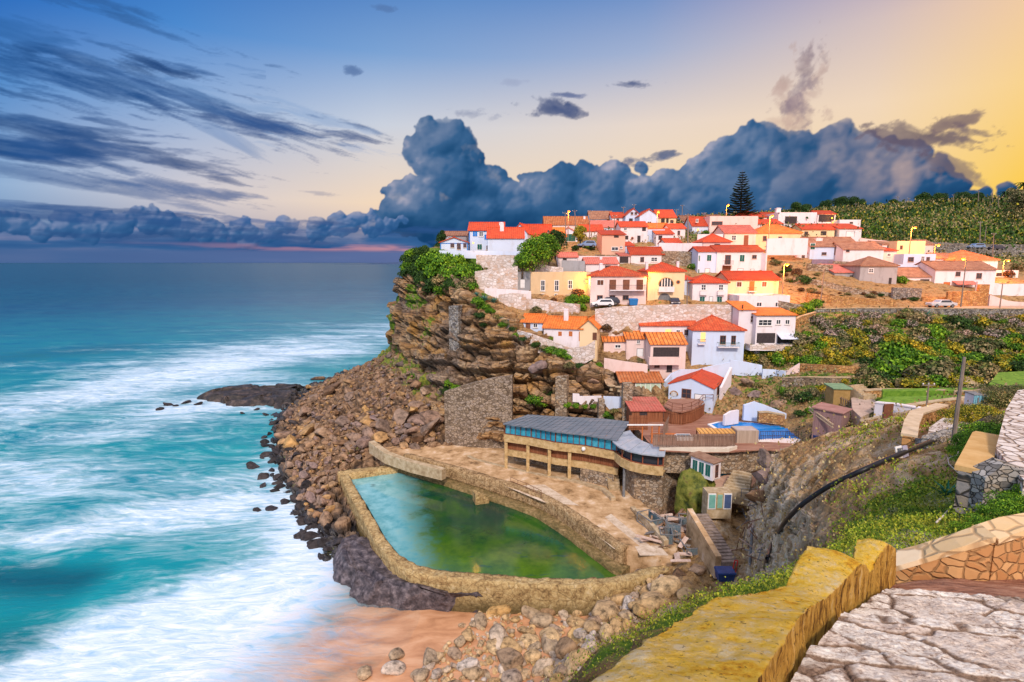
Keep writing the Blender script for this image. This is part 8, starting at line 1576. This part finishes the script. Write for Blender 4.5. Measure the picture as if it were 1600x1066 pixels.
# big dark reef
rc = PZ(395, 622, 0); out = [(318, 622), (335, 612), (370, 606), (400, 603), (440, 606), (478, 606), (470, 622), (455, 640), (430, 638), (400, 634), (370, 640), (345, 634)]; shp = [PZ(u, v, 0) for u, v in out]; V = []; Fc = []; cu = [shp[i].lerp(shp[(i+1) % len(shp)], t) for i in range(len(shp)) for t in np.arange(0, 1, .1)]; sp2 = [PZ(u, v, 0) for u, v in [(345, 622), (390, 618), (430, 618), (460, 616)]]
for q in cu:
    c = min(sp2, key=lambda s_: (s_-q).length)
    for k in range(16): t = k/15; w = q.lerp(c, t); V.append((w.x, w.y, -1.0+2.4*min(1, t*3)**.6))
for i in range(len(cu)):
    j = (i+1) % len(cu)
    for k in range(15): Fc.append((i*16+k, j*16+k, j*16+k+1, i*16+k+1))
V = np.array(V); f1, f2_, idc = worley(V*np.array([.35, .35, .35]), 431); V[:, 2] += (idc-.5)*1.0+(fbm(V*.35, 4, 432)-.5)*2.2-np.clip(1-(f2_-f1)/.15, 0, 1)*.6; V[:, :2] += (np.stack([fbm(V*.3, 3, 433), fbm(V*.3, 3, 434)], -1)-.5)*5
tag(np_obj('reef', V-np.array(rc), Fc, simple('black reef rock', [(.008, .008, .01), (.05, .04, .035), (.16, .11, .09)], .5, .45, 1., .2, world=True, detail=9)), 'large low black reef jutting into the sea from the rockfall', 'reef').location = rc
pr = (V-np.array(rc))
# rocks hiding the seam between landing, terrace end and ravine
for (u, v, r, lb) in [(1000, 905, 1.2, 'craggy brown rock heap at the right tip of the pool wall'), (1060, 900, 1.3, 'brown rock under the debris heap'), (1085, 890, 1.1, 'brown rock between debris and the ravine floor'), (1200, 720, 1.4, 'pale cliff boulder at the top of the ravine'), (1215, 705, 1.3, 'pale boulder beside the pool base wall'), (1193, 745, 1.5, 'grey boulder on the right side of the brick landing'), (1188, 775, 1.4, 'grey streaked boulder in the ravine wall'), (1170, 600, 1.4, 'ochre outcrop above the pool deck'), (1150, 612, 1.6, 'large ochre outcrop behind the curved white wall'), (1180, 618, 1.5, 'brown outcrop right of the large ochre one'), (1215, 632, 1.3, 'dark outcrop at the end of the curved white wall'), (925, 598, 1.3, 'ochre block on the cliff beside the dining room'), (905, 592, 1.2, 'jointed ochre block on the cliff ledge'), (950, 598, 1.2, 'ochre block left of the dining room wall'), (845, 575, 2.0, 'massive orange block high in the cliff above the restaurant'), (822, 590, 1.4, 'grey block left of the massive orange one')]:
    h_ = hit(u, v, ('hillside', 'rocky_slope')); p = h_[0] if h_ else P(u, v, 50); boulder(RA, p, r, lb, None)
# ============================================================ lamps, poles, vehicles, debris
LAMPE = emis('lit lamp bulb', (1., .2, .012), 2.2)
POLEW = simple('grey pole wood', [(.14, .1, .08), (.3, .24, .2)], 3, stretch=(3, 3, .4))
def lamp(label, u, vt, vb, Y, power=900, arm=.8, side=-1, rb=.3, mat=None):
    p = P(u, vb, Y); h = (P(u, vt, Y).z-p.z); e = empty('street_lamp', p, 0, label, 'street lamp', 'street lamps glowing orange'); MB().tube([(0, 0, -.6), (0, 0, h*.5), (0, 0, h)], [.11, .09, .07], 8).build('pole', mat or POLEW, e)
    MB().tube([(0, 0, h-.05), (0, -arm*.4, h+.25), (0, -arm, h+.28)], .045, 6).build('arm', GREYM, e)
    q = MB().tube([(0, -arm+.15, h+.3), (0, -arm-.35, h+.27)], [.1, .16], 8).build('lamp_head', GREYM, e); MB().ball((0, -arm-.25, h+.1), rb, 10, 7, .8).build('bulb', LAMPE, q)
    l = bpy.data.lights.new('lamp_light', 'POINT'); l.energy = power*3; l.color = (1, .30, .04); l.shadow_soft_size = .3; lo = bpy.data.objects.new('lamp_light', l); COL.objects.link(lo); lo.parent = e; lo.location = (0, -arm-.3, h-.45); return e
lamp('lit lamp above the long patchy roof on the skyline', 887.5, 332, 366, 128, 700)
lamp('lit lamp in front of the cream skyline house', 1026, 332, 362, 140, 700)
lamp('lit lamp left of the tall tiered conifer', 1134, 322, 350, 150, 800)
lamp('lit lamp over the glowing orange roof', 1200, 339, 388, 124, 1500)
lamp('lit lamp at the edge of the terraced field, on a tall orange pole', 1420, 357, 400, 122, 1500)
lamp('lit lamp on the small pink house right of the terraced field', 1459, 384, 402, 127, 900)
lamp('lit lamp on a long pole over the rubble bank by the villa', 1222, 414, 464, 98, 1700)
lamp('lit lamp at the far right of the village', 1566, 408, 428, 117, 1500)
lamp('lit lamp on the tall pole beside the orange stone wall', 1501, 405, 481, 97, 1300, arm=-.9)
def wall_lamp(label, u, v, Y, power, rb=.2):
    p = P(u, v, Y); e = empty('wall_lamp', p, 0, label, 'wall lamp', 'wall lamps glowing yellow'); MB().box(-.06, -.1, -.05, .06, .25, .05).build('bracket', GREYM, e); MB().ball((0, -.25, 0), rb, 10, 7).build('bulb', emis('warm bulb', (1, .4, .04), 2.6), e)
    l = bpy.data.lights.new('lamp_light', 'POINT'); l.energy = power*1.8; l.color = (1, .42, .05); l.shadow_soft_size = .2; lo = bpy.data.objects.new('lamp_light', l); COL.objects.link(lo); lo.parent = e; lo.location = (0, -.9, .0)
wall_lamp('lit wall lamp on the yellow gabled house', 1015, 434.5, 98.6, 260); wall_lamp('lit wall lamp on the derelict ochre house', 916, 439.5, 100.4, 420); wall_lamp('lit wall lamp at the end of the orange roofed cliff row', 920, 513, 89.8, 300)
wall_lamp('lit wall lamp in the porch of the headland houses', 739.5, 380, 108.5, 110, .16); wall_lamp('lit wall lamp in the loggia of the skyline tower room', 1299, 341, 157.5, 120, .2); wall_lamp('lit wall lamp in the vine terrace garden at the right', 1300, 348, 146.5, 90, .12)
PT = []
def pole(label, u0, v0, u1, v1, Y, r=.1, group='wooden utility poles', arm=True, name='utility_pole'):
    a, b = P(u1, v1, Y), P(u0, v0, Y); e = empty(name, a, 0, label, 'utility pole', group); d = b-a; MB().tube([(0, 0, -.8), d*.5, d], [r*1.2, r, r*.8], 7).build('pole', POLEW, e)
    if arm:
        MB().bar(d+Vector((-.6, 0, -.3)), d+Vector((.6, 0, -.3)), .08).build('crossarm', POLEW, e); m = MB()
        for x in (-.5, 0, .5): m.ball(d+Vector((x, 0, -.17)), .07, 6, 4)
        m.build('insulators', FRAME, e)
    PT.append(b-Vector((0, 0, .2))); return b
def wire(a, b, sag, label=None, r=.022):
    a, b = Vector(a), Vector(b); pts = [a.lerp(b, t/12)-a-Vector((0, 0, sag*4*(t/12)*(1-t/12))) for t in range(13)]; o = MB().tube(pts, r, 4).build('wire', GREYW, loc=a); return tag(o, label or 'thin overhead wire strung between two village poles', 'wire', 'overhead wires')
GREYW = simple('dark cable', [(.03, .03, .035), (.06, .06, .07)], 3, bmp=0)
vp = [pole('bare pole just left of the skyline lamp over the patchy roof', 883, 331, 884, 376, 124), pole('short pole right of the patchy roof lamp', 898, 328, 899, 352, 140), pole('pole in front of the pink red roof', 922, 328.5, 921, 368, 128), pole('pole above the salmon house', 960, 336, 960, 362, 132), pole('double pole on the skyline behind the twin gables', 974, 323, 974, 336, 170), pole('pole with lamp bracket over the narrow gabled house', 991, 319, 991, 328, 172), pole('pole left of the pale wood pole', 1057, 327, 1057, 342, 170), pole('skyline pole near the cross gabled house', 1066, 320, 1066, 340, 172), pole('pale thick wood pole beside the plain white wall', 1075, 334, 1075, 379, 122, .16), pole('pole right of the pale thick one', 1100, 332, 1100, 360, 150)]
for a, b in zip(vp[:-1], vp[1:]): wire(a, b, 1.2)
wire(vp[4]+Vector((0, 0, .1)), vp[7], 1.); wire(vp[7], vp[9]+Vector((0, 0, 1)), 1.5)
hp_ = []
for i, (u, v0, v1) in enumerate([(1337, 318, 333), (1403, 307, 320), (1420, 309, 321), (1490, 304, 326), (1529, 298, 316), (1547, 309, 318), (1551, 301, 318), (1560, 305, 317)]):
    hp_.append(pole(['lone dark pole at the left of the hill crest', 'first of two close poles on the hill crest', 'second of two close poles on the hill crest', 'tall pole in the middle of the hill crest', 'tallest pole near the palm', 'thin short pole in the cluster by the palm', 'pole with lamp arm in the cluster by the palm', 'rightmost pole of the cluster by the palm'][i], u, v0, u, v1+5, 228, .13))
for a, b in zip(hp_[:-1], hp_[1:]): wire(a, b, 1.5, 'thin overhead wire along the hill crest', .03)
wire(P(1230, 330, 200), hp_[0], 2, 'thin overhead wire along the hill crest', .03); wire(P(1130, 334, 180), P(1230, 330, 200), 1.5)
pole('pale pole standing in the terraced field', 1532, 346, 1531, 382, 160, .14); pole('slanting pole beside the blue car', 1541, 354, 1538, 382, 160, .1, arm=False); pole('tall pole with unlit lamp right of the terraced field', 1553, 364, 1551, 402, 132, .1)
pole('leaning pole on the orange bank below the ruin', 1288, 422, 1281, 480, 96, .1, arm=False); pole('slender pole in front of the long pale wall', 1567, 441, 1562, 482, 96, .09); pole('lone pole standing before the yellow lit gable house', 1074, 434, 1073.5, 482, 94.5, .1, arm=False)
b1 = pole('thin wooden pole at the end of the long white wall', 1451.5, 597, 1447, 645, 48, .07); b2 = pole('big bare wooden pole leaning right beside the footpath', 1507, 558, 1490, 684, 24.5, .085, arm=False)
wire(P(1335, 512, 88), b1, 1.2, 'pale wire dropping from the shrub slope to the thin wooden pole', .02); wire(P(1345, 515, 88), b1+Vector((0, 0, -.2)), 1.5, 'second pale wire dropping to the thin wooden pole', .018); wire(b2-Vector((0, 0, .2)), P(1600, 600, 30), .5, 'white cable running right from the big bare pole', .012)
# cars
def car(label, loc, rot, L, col, m_body, hatch=False):
    e = empty('parked_car', loc, rot, label, 'car', None); W_ = 1.65; m = MB(); prof = [(-L/2, .35), (-L/2, .75), (-L/2+.15, .85), (-L*.24, .92), (-L*.12, 1.36), (L*.2, 1.38), (L*.34, .95), (L/2-.1, .86), (L/2, .7), (L/2, .35)] if not hatch else [(-L/2, .35), (-L/2, .72), (-L*.25, .92), (-L*.1, 1.42), (L*.38, 1.42), (L*.48, .9), (L/2, .7), (L/2, .35)]
    n = len(prof); V = []; 
    for y, s in ((-W_/2, 0), (-W_/2*.97, 1), (W_/2*.97, 1), (W_/2, 0)): pass
    def yy(z, sg): return sg*(W_/2-(max(0, z-.85))*.28)
    b = len(m.v); m.v += [(x, yy(z, -1), z) for x, z in prof]+[(x, yy(z, 1), z) for x, z in prof]; m.f.append(tuple(range(n))); m.f.append(tuple(range(n, 2*n))[::-1])
    for i in range(n): j = (i+1) % n; m.f.append((i, n+i, n+j, j))
    m.build('body', m_body, e, bevel=.05); g = MB()
    for sg in (-1, 1):
        x0, x1 = (-L*.2, L*.29) if not hatch else (-L*.2, L*.42); f = lambda x, z: (x, yy(z, sg)+sg*.012, z); g.quad(f(x0+.12, .93), f(x1-.05, .93), f(x1-.28, 1.3), f(x0+.42, 1.3))
    a = prof[3] if not hatch else prof[2]; c = prof[4] if not hatch else prof[3]; g.quad((a[0]+.08, -.66, a[1]+.05), (a[0]+.08, .66, a[1]+.05), (c[0]-.05, .58, c[1]-.04), (c[0]-.05, -.58, c[1]-.04))
    g.build('windows', GLASS, e)
    for x in (-L*.31, L*.31):
        for sg in (-1, 1): w = MB().tube([(x, sg*(W_/2-.2), .31), (x, sg*(W_/2+.02), .31)], .31, 16).build('wheel', simple('tyre', [(.01, .01, .01), (.02, .02, .02)]), e); MB().tube([(x, sg*(W_/2+.021), .31), (x, sg*(W_/2+.03), .31)], .17, 12).build('rim', GREYM, w)
    for x, mt in ((-L/2-.01, FRAME), (L/2+.01, REDW)):
        for sg in (-.6, .6): MB().box(x-.02, sg-.15, .6, x+.02, sg+.15, .74).build('headlight' if x < 0 else 'tail_light', mt, e)
    return e
silver, nt, bs = newmat('silver car paint'); setin(nt, bs, Base_Color=(.6, .6, .64), Metallic=.5, Roughness=.3)
bluec, nt, bs = newmat('blue grey car paint'); setin(nt, bs, Base_Color=(.2, .3, .5), Metallic=.5, Roughness=.3)
whitec, nt, bs = newmat('white car paint'); setin(nt, bs, Base_Color=(.75, .75, .78), Roughness=.3); darkc, nt, bs = newmat('dark car paint'); setin(nt, bs, Base_Color=(.03, .03, .05), Roughness=.25)
cr_ = P(1470, 481.5, 96.6); cr_.z = P(1470, 484.5, 94.7).z+.3; car('silver saloon car parked on the village road', cr_, 0.03, 4.6, 0, silver)
car('bluish estate car high up beside the terraced field', P(1524, 389, 146), .05, 4.2, 0, bluec, True); car('dark car half hidden right of the bluish one', P(1556, 391, 147), .1, 4, 0, darkc)
car('white hatchback parked under the big balcony house', P(941, 479.5, 96.8), .02, 3.9, 0, whitec, True); car('dark car parked behind the white hatchback', P(950, 476.5, 98), 0, 4, 0, darkc, True)
car('pale car with bluish roof in the garden above the ochre house', P(917, 387, 116), .2, 3.6, 0, bluec, True); car('dark van end parked beside the arched garage', P(1054, 478, 97.5), 1.4, 3.4, 0, darkc, True)
def box_thing(name, label, cat, p, dims, m, lid=None, rot=0.):
    e = empty(name, p, rot, label, cat); w, d, h = dims; q = MB().hexa([(-w/2*.85, -d/2*.85, 0), (w/2*.85, -d/2*.85, 0), (w/2*.85, d/2*.85, 0), (-w/2*.85, d/2*.85, 0)], [(-w/2, -d/2, h), (w/2, -d/2, h), (w/2, d/2, h), (-w/2, d/2, h)]); q.build('bin_body', m, e)
    MB().hexa([(-w/2-.04, -d/2-.06, h+.003), (w/2+.04, -d/2-.06, h+.003), (w/2+.04, d/2+.04, h+.003), (-w/2-.04, d/2+.04, h+.003)], [(-w/2, -d/2, h+.1), (w/2, -d/2, h+.1), (w/2, d/2, h+.2), (-w/2, d/2, h+.2)]).build('lid', lid or m, e); return e
BLP = simple('blue plastic', [(.01, .03, .12), (.02, .06, .22)], 3, .5)
box_thing('waste_container', 'blue container standing under the big balcony house', 'container', P(989.5, 477, 96.6), (1.5, .9, 1.0), simple('mid blue plastic', [(.02, .15, .4), (.03, .2, .5)], 3)); box_thing('waste_bin', 'dark blue bin at the bottom of the ravine', 'bin', P(1132, 905, 44.5), (1.5, 1.0, .75), BLP)
RP = simple('red machine paint', [(.4, .015, .01), (.6, .03, .02)], 4); e = empty('red_hand_truck', P(1146, 898, 45), -.2, 'red hand truck leaning beside the dark blue bin', 'hand truck'); m = MB(); m.bar((-.12, 0, .1), (.1, .3, 1.2), .07).bar((.14, 0, .1), (.36, .3, 1.2), .07).bar((-.1, 0, .15), (.16, 0, .15), .08).bar((.1, .3, 1.2), (.36, .3, 1.2), .07); m.build('frame', RP, e)
for x in (-.15, .2): MB().tube([(x-.04, -.05, .1), (x+.04, -.05, .1)], .13, 10).build('wheel', GREYM, e)
# blue machine / kart beside swimming pool
e = empty('quad_bike', P(1283, 688, 62), .1, 'dark blue quad bike with big wheels beside the swimming pool', 'quad bike'); MB().box(-.9, -.35, .35, .3, .35, .62).box(-.3, -.25, .622, .4, .25, .85).build('body', BLP, e); MB().bar((.3, -.35, .95), (.3, .35, .95), .05).bar((.3, 0, .6), (.3, 0, .95), .05).build('handlebar', GREYM, e)
for x in (-.75, .65):
    for y in (-.5, .5): MB().tube([(x, y-.12, .3), (x, y+.12, .3)], .32, 12).build('wheel', simple('quad tyre', [(.01, .01, .01), (.03, .03, .03)]), e)
# sign boards beside slope
h_ = hit(1411, 716, ('rocky_slope',)); e = empty('sign_board', h_[0], .3, 'pair of pale notice boards seen from behind on the slope', 'sign board'); s = h_[0].y/FL*1.05
MB().hexa([(-12*s, 0, 2*s), (0, .0, 0), (0, .04, 0), (-12*s, .04, 2*s)], [(-14*s, .1, 18*s), (-1*s, .1, 19*s), (-1*s, .14, 19*s), (-14*s, .14, 18*s)]).build('board', FRAME, e); MB().hexa([(.5*s, 0, 0), (12*s, 0, 2*s), (12*s, .04, 2*s), (.5*s, .04, 0)], [(1*s, .1, 18*s), (11*s, .1, 18*s), (11*s, .14, 18*s), (1*s, .14, 18*s)]).build('board', simple('lilac grey board', [(.35, .33, .45), (.45, .43, .55)], 3), e)
m = MB()
for k in range(4): m.box(-11*s, -.02, (4+3.6*k)*s, -3*s, .0+.02*k, (5.6+3.6*k)*s)
m.build('strips', GREYM, e); m = MB(); m.bar((-12*s, .06, -.3), (-12*s, .08, 10*s), .04).bar((10*s, .06, -.3), (10*s, .08, 10*s), .04); m.build('legs', POLEW, e)
# debris of the old fishermen huts
rg = random.Random(21); DG = 'wreckage piled in the ravine'
PL = [simple('grey plank', [(.12, .1, .09), (.3, .26, .23)], 2, stretch=(1, 1, 5)), simple('brown plank', [(.12, .06, .035), (.32, .19, .12)], 2), simple('pinkish plank', [(.4, .26, .2), (.62, .46, .38)], 2)]
def flr(u, v): h_ = hit(u, v, ('rocky_slope', 'hillside', 'beach_sand')); q = PZ(u, v, TZ); return h_[0] if (h_ and h_[0].z > TZ-1.5 and not (u < 1105)) else q
for i in range(46):
    u = rg.uniform(1015, 1105); v = rg.uniform(805, 895)
    if v > 860 and u < 1050: v -= 40
    p = flr(u, v)+Vector((0, 0, .15+rg.uniform(0, .5))); L = rg.uniform(1., 3.2); a = rg.uniform(0, PI); k = rg.randrange(3); mb = MB().box(-L/2, -rg.uniform(.08, .3), -.03, L/2, rg.uniform(.08, .3), .03); o = mb.build('plank', PL[k], loc=p); o.rotation_euler = (rg.uniform(-.5, .5), rg.uniform(-.5, .5), a)
    tag(o, ['weathered grey plank', 'broken brown plank', 'pale pinkish board'][k]+' lying in the wreckage left of the ravine stairs', 'plank', DG, 'thing')
for i, (u, v, w, d, h) in enumerate([(1015, 820, 1.6, 2.4, 1.1), (1052, 835, 1.5, 1.6, 1.6), (1068, 818, 1.0, 1.0, .9), (1040, 845, 1.2, 1.6, 1.1), (1078, 860, 1.4, 1.8, .7)]):
    p = flr(u, v); e = empty('metal_crate', p, rg.uniform(-.5, .5), ['long grey steel crate nearest the terrace steps', 'tall dark blue grey steel cage in the wreckage', 'small grey steel box behind the tall cage', 'open rusty frame in front of the tall cage', 'low frame rack at the right of the wreckage'][i], 'crate', 'metal crates in the wreckage'); m = MB(); mt = simple('steel crate paint', [(.05, .09, .12), (.14, .2, .24), (.2, .14, .1)], 2, .6)
    for x in (-w/2, w/2):
        for y in (-d/2, d/2): m.bar((x, y, 0), (x, y, h), .08)
    for z in (0.05, h):
        for a, b in (((-w/2, -d/2), (w/2, -d/2)), ((w/2, -d/2), (w/2, d/2)), ((w/2, d/2), (-w/2, d/2)), ((-w/2, d/2), (-w/2, -d/2))): m.bar((*a, z), (*b, z), .08)
    m.build('frame', GREYM, e); q = MB()
    for k in range(7): x = -w/2+.06+(w-.12)*k/7; q.box(x, -d/2+.04, .06, x+(w-.12)/7-.03, -d/2+.07, h*.92)
    for k in range(7): y = -d/2+.06+(d-.12)*k/7; q.box(w/2-.07, y, .06, w/2-.04, y+(d-.12)/7-.03, h*.92)
    q.build('side_slats', mt, e)
# scaffold of rusty bars right of the stairs
for i in range(34):
    u = rg.uniform(1150, 1190); v = rg.uniform(790, 890); h_ = hit(u, v, ('rocky_slope', 'hillside')); p = h_[0]+Vector((0, -.2, .2)); L = rg.uniform(1.2, 3.2); d = Vector((rg.uniform(-1, 1), rg.uniform(-.5, .5), rg.uniform(-.2, 1.4))).normalized()*L
    o = MB().bar(-d/2, d/2, rg.choice([.05, .07, .16]), .05).build('metal_bar', [GREYM, RUST, PL[2]][i % 3], loc=p+Vector((0, 0, abs(d.z)/2))); tag(o, ['grey steel bar', 'rusty iron bar', 'pale timber strut'][i % 3]+' in the tangle right of the ravine stairs', 'bar', 'collapsed scaffold right of the ravine stairs', 'thing')
o = MB().tube([(0, 0, -.4), (0, 0, 3.2)], .12, 8).build('steel_post', GREYM, loc=hit(1172, 880, ('rocky_slope', 'hillside'))[0]); tag(o, 'tall grey steel post in the tangle right of the ravine stairs', 'post')
e = empty('tipped_boat', flr(1105, 852), .7, 'white capsized dinghy hull amid the wreckage', 'boat'); m = MB(); n = 10; V = []
for i in range(n+1):
    x = -1.6+3.2*i/n; w = .55*math.sin(PI*min(1, .12+i/n*.95))**.6
    for k in range(7): a = PI*k/6; V.append((x, w*math.cos(a), .1+.5*math.sin(a)*(.5+w)))
m.v = V; m.f = [(i*7+k, (i+1)*7+k, (i+1)*7+k+1, i*7+k+1) for i in range(n) for k in range(6)]; m.build('hull', FRAME, e, smooth=True); MB().bar((-1.5, 0, .66), (1.3, 0, .7), .06).build('keel', GREYM, e)
railing('landing_railing', 'thin iron railing on the brick landing above the ravine', [(1158, 777, 7.6), (1176, 778, 7.6), (1192, 768, 7.6)], 1., GREYM)
# long timber stair rails by timber shed
e = empty('timber_ramp', P(1275, 655, 62), 0, 'pair of pale timber beams slanting down beside the timber shed', 'ramp'); o_ = P(1275, 655, 62); m = MB(); 
for dz in (0, .45): m.bar(P(1264, 636+dz*10, 63)-o_, P(1302, 664+dz*10, 60)-o_, .14)
m.build('beams', simple('pale timber', [(.4, .28, .18), (.55, .42, .3)], 2), e)
# distant gulls of light are left out; small garden table and pots on the terraces
for (u, v, Y, lb) in [(955, 610, 79.6, 'round stone table on the terrace left of the dining room'), (967, 612, 79.2, 'second stone table close to the dining room wall')]:
    e = empty('garden_table', P(u, v, Y), 0, lb, 'table'); MB().tube([(0, 0, .68), (0, 0, .75)], .6, 14).build('table_top', CONC, e); MB().tube([(0, 0, 0), (0, 0, .679)], [.28, .14], 8).build('leg', CONC, e)
# water jet spilling into the pool at its right tip
# street rail above the road bank
